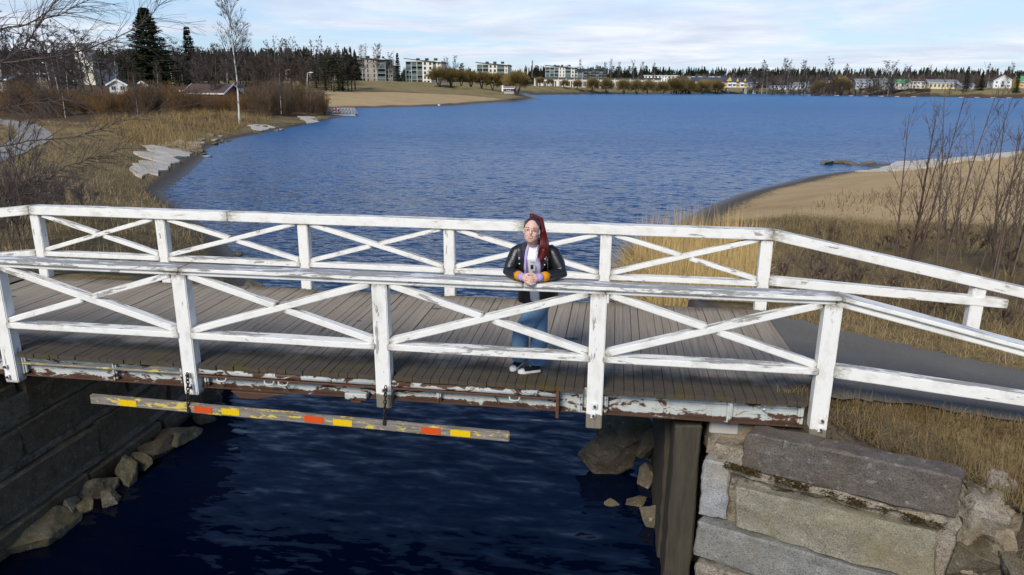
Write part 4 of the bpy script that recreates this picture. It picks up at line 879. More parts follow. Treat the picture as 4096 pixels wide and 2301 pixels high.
# head frame
HC = Vector((5.992, 0.145, 1.578)); hf = Vector((0.0, -0.985, 0.13)).normalized(); hr = hf.cross(Vector((0.06, 0, 1))).normalized(); hu = hr.cross(hf)
HM = Matrix(((hr.x, hf.x, hu.x), (hr.y, hf.y, hu.y), (hr.z, hf.z, hu.z)))   # local x: her left-to-right as seen from front is mirrored; y forward; z up
def hp(x, y, z): return HC+HM @ Vector((x, y, z))
body = MB()
body.ell(hp(0, -0.012, 0.028), (0.074, 0.094, 0.098), 20, 14, HM); body.ell(hp(0, 0.018, -0.045), (0.068, 0.068, 0.076), 18, 12, HM); body.ell(hp(0, 0.040, -0.088), (0.034, 0.034, 0.026), 12, 8, HM)
body.ell(hp(0, 0.092, -0.018), (0.012, 0.020, 0.017), 10, 8, HM); body.tube([hp(0, 0.080, 0.030), hp(0, 0.094, -0.012)], [0.009, 0.013], 8); body.ell(hp(0.034, 0.058, -0.032), (0.026, 0.024, 0.024), 10, 8, HM); body.ell(hp(-0.034, 0.058, -0.032), (0.026, 0.024, 0.024), 10, 8, HM)
for sx in (-1, 1): body.ell(hp(0.076*sx, -0.012, -0.008), (0.010, 0.020, 0.030), 8, 8, HM)
body.tube([hp(0, -0.02, -0.05), (6.000, 0.215, 1.435), (6.0, 0.27, 1.36)], [0.056, 0.058, 0.075], 14)
loft(body, [((6.0, 0.28, 1.39), (0.16, 0, 0), (0, 0.07, 0)), ((6.01, 0.34, 1.22), (0.16, 0, 0), (0, 0.09, 0)), ((6.02, 0.46, 1.0), (0.15, 0, 0), (0, 0.10, 0)), ((6.02, 0.54, 0.86), (0.15, 0, 0), (0, 0.11, 0))])
SH = {-1: Vector((5.858, 0.265, 1.355)), 1: Vector((6.175, 0.265, 1.358))}; EL = {-1: Vector((5.765, 0.17, 1.140)), 1: Vector((6.292, 0.18, 1.142))}; WR = {-1: Vector((5.925, -0.005, 1.140)), 1: Vector((6.085, -0.005, 1.143))}
for s_ in (-1, 1): body.tube([SH[s_], EL[s_], WR[s_]], [0.048, 0.036, 0.026], 12)
KN = {-1: Vector((5.87, 0.405, 0.43)), 1: Vector((6.035, 0.47, 0.42))}; AN = {-1: Vector((5.845, 0.51, 0.09)), 1: Vector((6.035, 0.42, 0.08))}; HP = {-1: Vector((6.065, 0.53, 0.84)), 1: Vector((5.985, 0.55, 0.84))}
HPX = {-1: Vector((6.055, 0.53, 0.86)), 1: Vector((6.02, 0.58, 0.86))}
for s_ in (-1, 1): body.tube([HP[s_], KN[s_], AN[s_]], [0.055, 0.040, 0.032], 12)
# clasped hands: two palms, eight fingers folded over the other hand, thumbs on top
HZ0 = 1.128
for s_ in (-1, 1):
    pc = Vector((6.005+0.042*s_, -0.040, HZ0+0.018)); body.tube([WR[s_], pc+Vector((0.020*s_, 0.012, 0))], [0.026, 0.028], 10)
    body.ell(pc, (0.040, 0.028, 0.040), 12, 10)
    for i in range(4):
        z = HZ0+0.046-0.021*i-0.0105*(s_ > 0); x0 = 6.005+0.040*s_; ln = (0.064, 0.072, 0.068, 0.054)[i]
        p0 = Vector((x0, -0.060, z)); p1 = Vector((x0-0.55*ln*s_, -0.082-0.002*i, z-0.002)); p2 = Vector((x0-1.0*ln*s_, -0.074, z-0.004)); p3 = Vector((x0-1.22*ln*s_, -0.058, z-0.006))
        body.tube([Vector((x0+0.01*s_, -0.045, z)), p0, p1, p2, p3], [0.0100, 0.0100, 0.0094, 0.0086, 0.0074], 8)
    body.tube([pc+Vector((0.018*s_, -0.008, 0.030)), Vector((6.005+0.022*s_, -0.058, HZ0+0.068)), Vector((6.005-0.012*s_, -0.070, HZ0+0.066+0.012*(s_ > 0)))], [0.013, 0.0108, 0.0085], 8)
fuse('body', body, SKIN, 0.0042, 2)
for s_ in (-1, 1):
    for i in range(4):
        z = HZ0+0.046-0.021*i-0.0105*(s_ > 0); ln = (0.064, 0.072, 0.068, 0.054)[i]; x = 6.005+0.040*s_-1.08*ln*s_
        k = MB(); k.ell((x, -0.076, z-0.001), (0.0062, 0.0030, 0.0052), 8, 6); o = k.build('fingernail', NAIL, person, smooth=True); o.matrix_parent_inverse = Matrix.Translation(-PO)
def ppart(mb, name, mat, smooth=True, parent=person, bevel=0.0):
    o = mb.build(name, mat, parent, smooth, bevel); o.matrix_parent_inverse = Matrix.Translation(-PO) if parent is person else Matrix.Identity(4); return o
# face
for sx in (-1, 1):
    k = MB(); k.ell(hp(0.031*sx, 0.071, 0.012), (0.013, 0.008, 0.0058), 10, 8, HM); ppart(k, 'eye', TEETH)
    k = MB(); k.ell(hp(0.031*sx, 0.0775, 0.012), (0.0058, 0.003, 0.0056), 8, 6, HM); ppart(k, 'iris', EYE)
    k = MB(); k.tube([hp(0.014*sx, 0.083, 0.034), hp(0.033*sx, 0.080, 0.039), hp(0.052*sx, 0.064, 0.033)], [0.0018, 0.0022, 0.0012], 6); ppart(k, 'eyebrow', pm_('brow', (0.16, 0.08, 0.05), 0.7, 0.2))
    k = MB(); k.tube([hp(0.018*sx, 0.081, 0.019), hp(0.031*sx, 0.0815, 0.0205), hp(0.045*sx, 0.073, 0.017)], 0.0019, 5); ppart(k, 'eyelid', ROOTS)
k = MB(); k.tube([hp(-0.030, 0.068, -0.045), hp(-0.016, 0.0800, -0.0535), hp(0, 0.0838, -0.0568), hp(0.016, 0.0800, -0.0535), hp(0.030, 0.068, -0.045)], [0.0015, 0.0050, 0.0060, 0.0050, 0.0015], 8); ppart(k, 'teeth', TEETH)
k = MB(); k.tube([hp(-0.038, 0.066, -0.035), hp(-0.018, 0.0865, -0.0455), hp(0, 0.0905, -0.0485), hp(0.018, 0.0865, -0.0455), hp(0.038, 0.066, -0.035)], [0.0018, 0.0032, 0.0036, 0.0032, 0.0018], 6); k.tube([hp(-0.036, 0.067, -0.038), hp(-0.018, 0.083, -0.060), hp(0, 0.0865, -0.0660), hp(0.018, 0.083, -0.060), hp(0.036, 0.067, -0.038)], [0.002, 0.0035, 0.0042, 0.0035, 0.002], 6); ppart(k, 'lips', LIPS)
# thin aviator glasses
k = MB()
for sx in (-1, 1):
    k.tube([hp(0.034*sx+0.0275*math.cos(a), 0.096-0.10*max(0, abs(0.034+0.0275*math.cos(a)*sx)-0.02)*0.9, 0.004+0.0235*math.sin(a)) for a in [2*math.pi*i/20 for i in range(21)]], 0.0013, 5, cap=False)
    k.tube([hp(0.060*sx, 0.090, 0.014), hp(0.080*sx, 0.0, 0.010)], 0.0013, 5)
k.tube([hp(-0.011, 0.097, 0.014), hp(0.011, 0.097, 0.014)], 0.0013, 5); ppart(k, 'glasses', GOLD)
k = MB(); k.tube([hp(0.079*-1, -0.004, -0.040+0.0), hp(-0.086, 0.0, -0.052), hp(-0.080, 0.002, -0.064), hp(-0.074, 0.0, -0.054)], 0.0014, 5); ppart(k, 'earring', GOLD)
# hair: scalp cap, tied up, long ponytail falling over one shoulder
cap = MB(); cap.ell(hp(0, -0.026, 0.036), (0.083, 0.095, 0.103), 22, 16, HM); cap.ell(hp(0.0, -0.04, 0.0), (0.080, 0.075, 0.09), 18, 12, HM)
def face_side(p):
    q = HM.transposed() @ (p-HC); return q.y > -0.025+1.55*max(0.0, q.z-0.028)
capo = fuse('hair', cap, ROOTS, 0.006, 3, cut=face_side)
pt = MB(); rr = random.Random(5)
tie = hp(0.020, -0.055, 0.135)
for i in range(58):
    a = rr.uniform(0, 6.28); r = rr.random()**0.5; ox, oy = r*math.cos(a), r*math.sin(a); ln = rr.uniform(0.82, 1.06)
    P_ = [hp(0.015, -0.02, 0.118)+Vector((0.012*ox, 0.012*oy, 0)), tie+Vector((0.018*ox, 0.018*oy, 0.016+0.01*rr.random())), Vector((6.068+0.017*ox, 0.232+0.024*oy, 1.690)), Vector((6.094+0.022*ox, 0.225+0.026*oy, 1.575)),
          Vector((6.118+0.034*ox, 0.180+0.028*oy, 1.475)), Vector((6.116+0.038*ox, 0.122+0.022*oy, 1.40)), Vector((6.100+0.030*ox, 0.100+0.015*oy, 1.39-0.12*ln*(1-0.5*abs(ox))))]
    pt.tube(P_, [0.010, 0.012, 0.011, 0.010, 0.009, 0.007, 0.0035], 6)
pony = fuse('ponytail', pt, HAIR, 0.0055, 1)
k = MB()
for i in range(90):
    a = rr.uniform(0, 6.28); ox, oy = math.cos(a), math.sin(a); q = Vector((6.118+0.045*ox, 0.15+0.03*oy-0.01, 1.46)); e = Vector((6.105+rr.uniform(0.2, 1)*0.075*ox, 0.100+0.02*oy, 1.31+rr.uniform(-0.05, 0.07)))
    k.tube([Vector((6.094+0.025*ox, 0.225+0.028*oy, 1.58)), q, e], [0.002, 0.0026, 0.0008], 4)
ppart(k, 'loose_strands', HAIR, parent=pony)
k = MB(); k.lathe([(0.017, -0.008), (0.021, 0.0), (0.017, 0.008)], 12, tie+Vector((0, 0, 0.004))); ppart(k, 'hair_tie', BLACK)
# t-shirt under the open jacket
tee = MB(); loft(tee, [((6.0, 0.245, 1.425), (0.09, 0, 0.0), (0, 0.055, 0)), ((6.0, 0.265, 1.385), (0.165, 0, 0), (0, 0.10, -0.02)), ((6.005, 0.265, 1.28), (0.185, 0, 0), (0, 0.150, -0.02)), ((6.01, 0.32, 1.15), (0.185, 0, 0), (0, 0.155, -0.02)), ((6.02, 0.40, 1.0), (0.18, 0, 0), (0, 0.15, 0)), ((6.02, 0.47, 0.865), (0.18, 0, 0), (0, 0.15, 0)), ((6.02, 0.49, 0.80), (0.178, 0, 0), (0, 0.148, 0))], 22)
tee_o = fuse('t_shirt', tee, TEE, 0.009, 4)
# jacket: torso and sleeves in one skin, open down the front
jk = MB(); loft(jk, [((6.005, 0.262, 1.445), (0.095, 0, 0), (0, 0.075, 0)), ((6.01, 0.285, 1.405), (0.180, 0, 0), (0, 0.120, -0.02)), ((6.01, 0.295, 1.29), (0.215, 0, 0), (0, 0.165, -0.02)), ((6.015, 0.345, 1.15), (0.225, 0, 0), (0, 0.180, -0.02)), ((6.025, 0.425, 1.0), (0.205, 0, 0), (0, 0.18, 0)), ((6.03, 0.49, 0.865), (0.215, 0, 0), (0, 0.185, 0)), ((6.03, 0.515, 0.76), (0.220, 0, 0), (0, 0.185, 0))], 24)
for s_ in (-1, 1):
    w = WR[s_]+(EL[s_]-WR[s_])*0.36
    jk.tube([SH[s_]+Vector((-0.03*s_, 0.01, 0.015)), SH[s_]+Vector((0.025*s_, -0.01, -0.02)), SH[s_].lerp(EL[s_], 0.55)+Vector((0.015*s_, 0, 0)), EL[s_]+Vector((0.0, 0, 0.012)), EL[s_].lerp(w, 0.5)+Vector((0, 0, 0.012)), w+Vector((0, 0, 0.010))], [0.066, 0.074, 0.071, 0.064, 0.058, 0.051], 14)
def open_front(p):
    if p.y > 0.335 and p.z > 1.1: return False
    w = 0.062+0.02*max(0, 1.40-p.z) if p.z > 1.0 else 0.05
    return abs(p.x-(6.005+0.02*(1.4-p.z))) < w and p.y < 0.30+0.35*max(0, 1.42-p.z) and p.z < 1.50
jack = fuse('jacket', jk, LEATHER, 0.009, 3, cut=open_front)
for s_ in (-1, 1):           # lapels and collar
    k = MB(); x0 = 6.005
    P_ = [(x0+0.066*s_, 0.205, 1.452), (x0+0.112*s_, 0.185, 1.425), (x0+0.150*s_, 0.120, 1.335), (x0+0.122*s_, 0.105, 1.300), (x0+0.150*s_, 0.118, 1.285), (x0+0.088*s_, 0.118, 1.175), (x0+0.079*s_, 0.120, 1.30), (x0+0.072*s_, 0.160, 1.40)]
    n_ = len(P_); Q_ = [(x, y-0.012, z) for x, y, z in P_]; k.add(P_+Q_, [tuple(range(n_)), tuple(range(2*n_-1, n_-1, -1))]+[(i, i+n_, (i+1) % n_+n_, (i+1) % n_) for i in range(n_)]); ppart(k, 'lapel', LEATHER, False)
    k = MB(); k.tube([(x0+0.055*s_, 0.215, 1.455), (x0+0.070*s_, 0.27, 1.468), (x0+0.03*s_, 0.325, 1.47)], [0.016, 0.02, 0.02], 8); ppart(k, 'collar', LEATHER)
    for (dx, yy, zz) in ((0.128, 0.096, 1.315), (0.125, 0.098, 1.255)):
        k = MB(); k.ell((x0+dx*s_, yy, zz), (0.007, 0.005, 0.007), 8, 6); ppart(k, 'snap_button', TEETH)
    k = MB(); k.tube([(x0+(0.105 if s_ < 0 else 0.15)*s_, 0.118, 1.22 if s_ < 0 else 1.33), (x0+(0.062 if s_ < 0 else 0.155)*s_, 0.122, 1.165 if s_ < 0 else 1.20)], 0.0028, 5); ppart(k, 'zip', pm_('zip_metal', (0.35, 0.38, 0.30), 0.35, 0.5, metal=0.6))
    # lilac cardigan band between tee and jacket
    k = MB(); strip = [(0.046, 0.190, 1.435), (0.060, 0.150, 1.385), (0.068, 0.118, 1.30), (0.070, 0.122, 1.21), (0.066, 0.150, 1.12)]
    vs_ = []
    for (dx, yy, zz) in strip: vs_ += [(x0+(dx-0.010)*s_, yy-0.014, zz), (x0+(dx+0.012)*s_, yy-0.008, zz), (x0+(dx+0.012)*s_, yy+0.012, zz), (x0+(dx-0.010)*s_, yy+0.006, zz)]
    fs_ = [(0, 1, 2, 3), tuple(4*(len(strip)-1)+i for i in range(4))]
    for i in range(len(strip)-1):
        for j in range(4): q = 4*i+j; r = 4*i+(j+1) % 4; fs_.append((q, r, r+4, q+4))
    k.add(vs_, fs_); ppart(k, 'cardigan_band', LILAC, False)
    # sleeves of the cardigan: orange, then lilac ribbed cuff
    e, w = EL[s_], WR[s_]; k = MB(); k.tube([w.lerp(e, 0.42)+Vector((0, 0, 0.008)), w.lerp(e, 0.28)+Vector((0, 0, 0.008)), w.lerp(e, 0.12)+Vector((0, 0, 0.008))], [0.042, 0.049, 0.043], 16); ppart(k, 'cardigan_sleeve', ORANGE)
    d = (Vector((6.005+0.045*s_, -0.03, 1.145))-w).normalized(); k = MB(); k.tube([w.lerp(e, 0.14)+Vector((0, 0, 0.008)), w+Vector((0, 0, 0.006)), w+d*0.022+Vector((0, 0, 0.005))], [0.042, 0.041, 0.036], 16); ppart(k, 'cuff', LILAC)
# print on the shirt
fc = bpy.data.curves.new('shirt_lettering', 'FONT'); fc.body = 'nnlan'; fc.size = 0.024; fc.extrude = 0.0006; fc.shear = 0.25; fc.align_x = 'CENTER'
fo = bpy.data.objects.new('lettering_src', fc); link(fo); me = bpy.data.meshes.new_from_object(fo.evaluated_get(bpy.context.evaluated_depsgraph_get())); bpy.data.objects.remove(fo); me.materials.append(BLACK)
lt = mobj('shirt_lettering', me, person, (6.008, 0.104, 1.268), (math.radians(84), 0, 0)); lt.matrix_parent_inverse = Matrix.Translation(-PO)
k = MB(); k.obox((6.010, 0.108, 1.222), (1, 0, 0), (0, 1, 0.08), (0, -0.08, 1), 0.026, 0.0015, 0.034); ppart(k, 'shirt_print', pm_('print_grey', (0.42, 0.42, 0.43), 0.8, 0.1, var=0.4, scale=60), False)
k = MB(); k.obox((6.004, 0.1055, 1.224), (1, 0, 0), (0, 1, 0.08), (0, -0.08, 1), 0.014, 0.001, 0.022); ppart(k, 'shirt_print', BLACK, False)
# jeans: legs crossed at the shins
jn = MB(); loft(jn, [((6.025, 0.50, 0.93), (0.170, 0, 0), (0, 0.145, 0)), ((6.025, 0.535, 0.84), (0.185, 0, 0), (0, 0.165, 0)), ((6.02, 0.545, 0.76), (0.18, 0, 0), (0, 0.155, 0))], 22)
jn.tube([(6.075, 0.53, 0.82), (6.00, 0.47, 0.64), (5.865, 0.40, 0.43), (5.85, 0.445, 0.26), (5.845, 0.50, 0.115)], [0.122, 0.112, 0.094, 0.090, 0.094], 18)
jn.tube([(5.975, 0.55, 0.82), (6.03, 0.53, 0.62), (6.05, 0.50, 0.43), (6.045, 0.455, 0.25), (6.04, 0.425, 0.075)], [0.118, 0.108, 0.088, 0.088, 0.096], 18)
fuse('jeans', jn, DENIM, 0.009, 4)
# low canvas shoes
def shoe(heel, toe, zc, up):
    h, t = Vector(heel), Vector(toe); d = (t-h).normalized(); s_ = d.cross(Vector((0, 0, 1))).normalized(); L = (t-h).length; u = s_.cross(d)
    def q(x, y, z): return h+d*x*L+s_*y+u*z
    def ring(z, g): return [q(x, y*g, z) for x, y in ((0.0, 0.0), (0.03, 0.030), (0.2, 0.036), (0.45, 0.036), (0.7, 0.046), (0.88, 0.040), (0.98, 0.018), (1.0, 0.0), (0.98, -0.018), (0.88, -0.040), (0.7, -0.046), (0.45, -0.036), (0.2, -0.036), (0.03, -0.030))]
    k = MB(); n_ = 14; k.add(ring(0.0, 1.0)+ring(0.028, 1.04), [tuple(range(n_))[::-1], tuple(range(n_, 2*n_))]+[(i, (i+1) % n_, (i+1) % n_+n_, i+n_) for i in range(n_)]); sole = ppart(k, 'shoe', RUBBER, False, bevel=0.002)
    k = MB(); up_ = MB()
    loft(k, [(q(0.10, 0, 0.085), s_*0.034, u*0.0+d*0.028), (q(0.12, 0, 0.05), s_*0.037, d*0.034)], 14)
    k2 = MB(); loft(k2, [(q(0.02, 0, 0.03), s_*0.02, u*0.02), (q(0.12, 0, 0.045), s_*0.036, u*0.044), (q(0.35, 0, 0.044), s_*0.037, u*0.046), (q(0.55, 0, 0.036), s_*0.040, u*0.036), (q(0.74, 0, 0.028), s_*0.040, u*0.024)], 16); o = ppart(k2, 'upper', BLACK, True, parent=sole)
    k3 = MB(); loft(k3, [(q(0.72, 0, 0.027), s_*0.0405, u*0.026), (q(0.86, 0, 0.024), s_*0.037, u*0.020), (q(0.97, 0, 0.02), s_*0.016, u*0.010)], 16); ppart(k3, 'toe_cap', RUBBER, True, parent=sole)
    k4 = MB()
    for i in range(5):
        x = 0.40+0.065*i; zt = 0.090-0.0085*i-0.0012*i*i; k4.tube([q(x, -0.024, zt-0.008), q(x+0.03, 0.0, zt+0.001), q(x, 0.024, zt-0.008)], 0.0035, 5)
    k4.tube([q(0.42, -0.03, 0.085), q(0.38, 0.0, 0.096), q(0.42, 0.03, 0.085)], 0.0035, 5); ppart(k4, 'laces', RUBBER, True, parent=sole)
shoe((6.075, 0.425, 0.002), (5.845, 0.325, 0.002), 0, 0)
shoe((5.862, 0.56, 0.035), (5.770, 0.355, 0.004), 0, 0)
# ------------------------------------------------------------------ vegetation
def rdir(r, d, spread):
    """random direction within a cone around d"""
    d = Vector(d).normalized(); t = Vector((r.gauss(0, 1), r.gauss(0, 1), r.gauss(0, 1))); t -= d*t.dot(d)
    if t.length < 1e-6: return d
    t.normalize(); a = spread*(0.6+0.4*r.random()); return (d*math.cos(a)+t*math.sin(a)).normalized()
def grow(segs, r, p, d, L, rad, depth, o):
    """branching stick: o = dict(step, kids, spread, droop, gnarl, ratio, rr, minr)"""
    n = max(3, int(L/o['step'](L))) if callable(o['step']) else max(2, int(L/o['step'])); st = L/n; pts = [(p, rad)]
    d = Vector(d)
    for i in range(n):
        d = (d+Vector((r.gauss(0, 1), r.gauss(0, 1), r.gauss(0, 1)))*(o['gnarl']*(0.3 if depth == 0 and o['depth'] == 3 else 1.0))+Vector((0, 0, o['up'][min(depth, len(o['up'])-1)]))*st).normalized()
        q = p+d*st; r1 = max(o['minr'], rad*(1-0.8*(i+1)/n)); segs.append((p, q, max(o['minr'], rad*(1-0.8*i/n)), r1, depth)); p = q; pts.append((p, r1, d.copy()))
    if depth >= o['depth']: return
    k = o['kids'][min(depth, len(o['kids'])-1)]
    for j in range(k):
        t = o['from'][min(depth, len(o['from'])-1)]+(1-o['from'][min(depth, len(o['from'])-1)])*(j+r.random())/k; i = min(n, max(1, int(t*n))); q, r1, dd = pts[i]
        grow(segs, r, q, rdir(r, dd, o['spread'][min(depth, len(o['spread'])-1)]), L*o['ratio'][min(depth, len(o['ratio'])-1)]*(1.15-0.6*t)*r.uniform(0.7, 1.2), max(o['minr'], r1*0.62), depth+1, o)
def split_mesh(name, segs, mats, cut=1, sides=(5, 3)):
    a = [s_ for s_ in segs if s_[4] < cut]; b = [s_ for s_ in segs if s_[4] >= cut]
    return seg_mesh(name+'_trunk', a, mats[0], sides[0]), (seg_mesh(name+'_twigs', b, mats[1], sides[1]) if b else None)
BIRCH = dict(step=0.9, kids=(26, 10, 6), spread=(0.70, 0.55, 0.5), up=(0.02, 0.10, -0.10, -0.15), gnarl=0.06, ratio=(0.34, 0.42, 0.5), depth=3, minr=0.015)
BIRCH['from'] = (0.28, 0.2, 0.2)
def birch(seed, H, rad, **kw):
    o = dict(BIRCH); o.update(kw); segs = []; grow(segs, random.Random(seed), Vector((0, 0, 0)), (0.03, 0, 1), H, rad, 0, o); return segs
def bare(seed, H, rad, **kw):
    o = dict(BIRCH); o.update(dict(kids=(20, 10, 6), spread=(0.85, 0.7, 0.6), up=(0.02, 0.06, 0.05, 0.0), gnarl=0.10, ratio=(0.42, 0.45, 0.5))); o['from'] = (0.2, 0.25, 0.2); o.update(kw); segs = []; grow(segs, random.Random(seed), Vector((0, 0, 0)), (0.02, 0, 1), H, rad, 0, o); return segs
def tree_pair(name, label, cat, me2, loc, rz, sc, group=None, twig='crown'):
    t = thing(name, label, cat, loc, rz, group, sc); mobj('trunk', me2[0], t)
    if me2[1] is not None: mobj(twig, me2[1], t)
    return t
fine_v = [split_mesh('fine%d' % i, birch(605+i, 15.0, 0.13, minr=0.007, kids=(30, 12, 7)), (MT['birch'], MT['twig'])) for i in range(2)]
birch_v = [split_mesh('birch%d' % i, birch(600+i, 15.0, 0.14), (MT['birch'], MT['bare'])) for i in range(4)]
bare_v = [split_mesh('bare%d' % i, bare(620+i, 10.0, 0.16), (MT['trunk'], MT['bare'])) for i in range(3)]
# multi-stemmed grey clump of birches
def clump(seed, H, n):
    r = random.Random(seed); segs = []
    for i in range(n):
        o = dict(BIRCH); o.update(dict(kids=(14, 6, 4), ratio=(0.22, 0.42, 0.5), minr=0.02, spread=(0.5, 0.5, 0.5))); o['from'] = (0.5, 0.2, 0.2)
        grow(segs, r, Vector((r.uniform(-1.2, 1.2), r.uniform(-1.2, 1.2), 0)), (r.uniform(-.22, .22), r.uniform(-.2, .2), 1), H*r.uniform(0.75, 1.05), 0.10, 0, o)
    return segs
clump_v = [split_mesh('clump%d' % i, clump(640+i, 16.0, 6), (MT['birch'], MT['bare'])) for i in range(3)]
# conifers: whorls of drooping needle boughs
def conifer(seed, H, W, nw, nb, droop, lowz=0.06, shape=1.0, blades=13, bw=0.16):
    r = random.Random(seed); B, T, Wd = [], [], []
    for i in range(nw):
        t = (i+r.random()*0.6)/nw; z = H*(lowz+(1-lowz)*t); R = W*((1-t)**shape)*(0.80+0.35*r.random())+0.15
        for j in range(max(4, int(nb*(1-0.45*t)))):
            a = r.uniform(0, 6.283); L = R*r.uniform(0.65, 1.08); dz = -droop*L*(1-t)+0.25*L*t
            for q in range(blades):
                f = (q+r.random())/blades; p = np.array([math.cos(a)*L*f, math.sin(a)*L*f, z+dz*f**1.4+0.10*L*f*f]); s_ = (0.45+0.6*(1-f))*bw*2.6
                e = a+r.uniform(-1.1, 1.1); tip = p+np.array([math.cos(e)*s_*1.5, math.sin(e)*s_*1.5, -s_*r.uniform(0.2, 1.1)]); B.append(p); T.append(tip); Wd.append(bw*r.uniform(0.9, 1.9))
    return B, T, Wd
def conifer_pair(name, seed, H, W, nw, nb, droop, mat='spruce', **kw):
    tr = MB(); tr.tube([(0, 0, -0.5), (0.02*H*0.2, 0, H*0.5), (0, 0, H*0.97)], [0.018*H, 0.011*H, 0.01], 7); B, T, Wd = conifer(seed, H, W, nw, nb, droop, **kw)
    return tr.mesh(name+'_trunk', MT['trunk'], True), blade_mesh(name+'_crown', B, T, Wd, MT[mat])
spruce_v = [conifer_pair('spruce%d' % i, 660+i, 16, 2.6, 24, 8, 0.35, blades=8, bw=0.26) for i in range(3)]
pine_v = [conifer_pair('pine%d' % i, 670+i, 15, 2.9, 13, 9, -0.1, 'pine', lowz=0.45, shape=0.55, blades=9, bw=0.30) for i in range(3)]
big_spruce = conifer_pair('big_spruce', 680, 23, 7.4, 46, 17, 0.34, blades=20, bw=0.30, lowz=0.04, shape=0.80)
slim_spruce = conifer_pair('slim_spruce', 681, 19, 4.0, 36, 12, 0.38, blades=14, bw=0.26, shape=0.9)
def px_height(p, v_top_disp):
    """height of something standing at p whose tip shows at display row v"""
    dist = (np.array(p)-CAM) @ AX[2]; up = ray(2048, 0)
    q = aty(2048, v_top_disp*S, p[1]); col = np.array([(np.array(p)-CAM) @ AX[0]/dist*FPX+2048])
    return float(aty(float(col[0]), v_top_disp*S, p[1]).z-p[2])
def stand(name, label, cat, pair, a, y, vtop, nomH, rz=None, group=None, wide=1.0, z=None):
    p = at_dist(a, y); h = px_height(p, vtop); s_ = max(0.1, h/nomH); return tree_pair(name, label, cat, pair, (p.x, p.y, p.z-0.1), RND.uniform(0, 6.28) if rz is None else rz, (s_*wide, s_*wide, s_), group)
# -- single trees one can point to, left to right
stand('spruce_tree', 'tall broad dark spruce standing behind the brown thicket', 'tree', big_spruce, 388, 165, 17, 23, wide=1.45)
stand('spruce_tree', 'narrow dark spruce right of the tall broad spruce', 'tree', slim_spruce, 488, 215, 64, 19, wide=1.15)
stand('birch_tree', 'tall white stemmed bare birch at the water side of the thicket', 'tree', fine_v[0], 597, 76, -12, 14.8, wide=1.05)
stand('birch_tree', 'thin leaning white birch left of the thicket beside the lamp post', 'tree', fine_v[1], 158, 72, 120, 14.8, wide=0.5)
stand('birch_tree', 'slender young birch in front of the brown thicket', 'tree', fine_v[0], 342, 72, 190, 14.8, wide=0.5)
stand('birch_tree', 'pale birch standing behind the white gabled house', 'tree', birch_v[3], 298, 150, 100, 14.8, wide=0.9)
stand('birch_tree', 'grey birch between the two tall spruces', 'tree', birch_v[1], 440, 190, 108, 14.8, wide=1.3)
stand('birch_tree', 'thin birch stem in the thicket left of the beach', 'tree', fine_v[1], 705, 92, 148, 14.8, wide=0.45)
for a, y, v, lab in ((735, 330, 98, 'birch clump left of the row behind the lawn bank'), (790, 335, 98, 'widest birch clump on the lawn bank'), (845, 335, 112, 'birch clump next to the brown apartment house'), (690, 300, 98, 'tall birch clump left of the lawn bank'), (620, 330, 118, 'birch clump behind the tall white birch')):
    stand('birch_clump', lab, 'tree', clump_v[int(a) % 3], a, y, v, 16, group='birch clumps on the lawn bank', wide=1.25)
for a, y, v, lab in ((915, 395, 118, 'bare birch rising before the left wall of the brown apartment house'), (950, 392, 116, 'bare birch before the middle of the brown apartment house'), (880, 398, 128, 'slim bare birch left of the brown apartment house'), (985, 400, 136, 'bare birch at the right corner of the brown apartment house')):
    stand('birch_tree', lab, 'tree', birch_v[int(a) % 4], a, y, v, 14.8, group=None, wide=1.2)
for a, y, v, lab in ((1127, 330, 148, 'left of two white birches at the edge of the pollard row'), (1148, 330, 144, 'right of two white birches at the edge of the pollard row')): stand('birch_tree', lab, 'tree', birch_v[int(a) % 4], a, y, v, 14.8, wide=0.9)
stand('spruce_tree', 'slim spruce between the first two apartment houses', 'tree', slim_spruce, 1003, 420, 132, 19, wide=0.9)
stand('pine_tree', 'crooked pine beside the first apartment house', 'tree', pine_v[0], 968, 440, 140, 15, wide=0.9)
stand('pine_tree', 'dark pine left of the third apartment house', 'tree', pine_v[1], 1163, 460, 158, 15, wide=1.2)
# -- bare trees before the left hillside
for i, (a, y, v) in enumerate(((10, 90, 40), (50, 110, 80), (95, 105, 95), (135, 115, 70), (175, 120, 95), (215, 125, 85), (260, 140, 110), (330, 150, 120), (425, 170, 105), (455, 175, 110), (515, 160, 130), (545, 170, 118), (575, 180, 130), (640, 160, 140), (675, 165, 140), (30, 130, 100), (110, 140, 110), (235, 150, 120), (280, 160, 118), (360, 175, 150), (400, 120, 160), (500, 150, 150), (535, 140, 160), (60, 95, 120), (150, 90, 115), (195, 98, 120))):
    stand('bare_tree', 'leafless grey brown tree among those on the left bank', 'tree', bare_v[i % 3] if i % 4 else birch_v[i % 4], a, y, v, 10.0 if i % 4 else 14.8, group='leafless trees on the left bank', wide=1.1)
for i in range(44):
    a = 380+i*11.4+RND.uniform(-8, 8); stand('bare_tree', 'leafless grey brown tree in the belt before the left conifers', 'tree', bare_v[i % 3], a, RND.uniform(185, 290), 128+0.035*max(0, a-430)+RND.uniform(-10, 16), 10.0, group='leafless belt before the left conifers', wide=1.25)
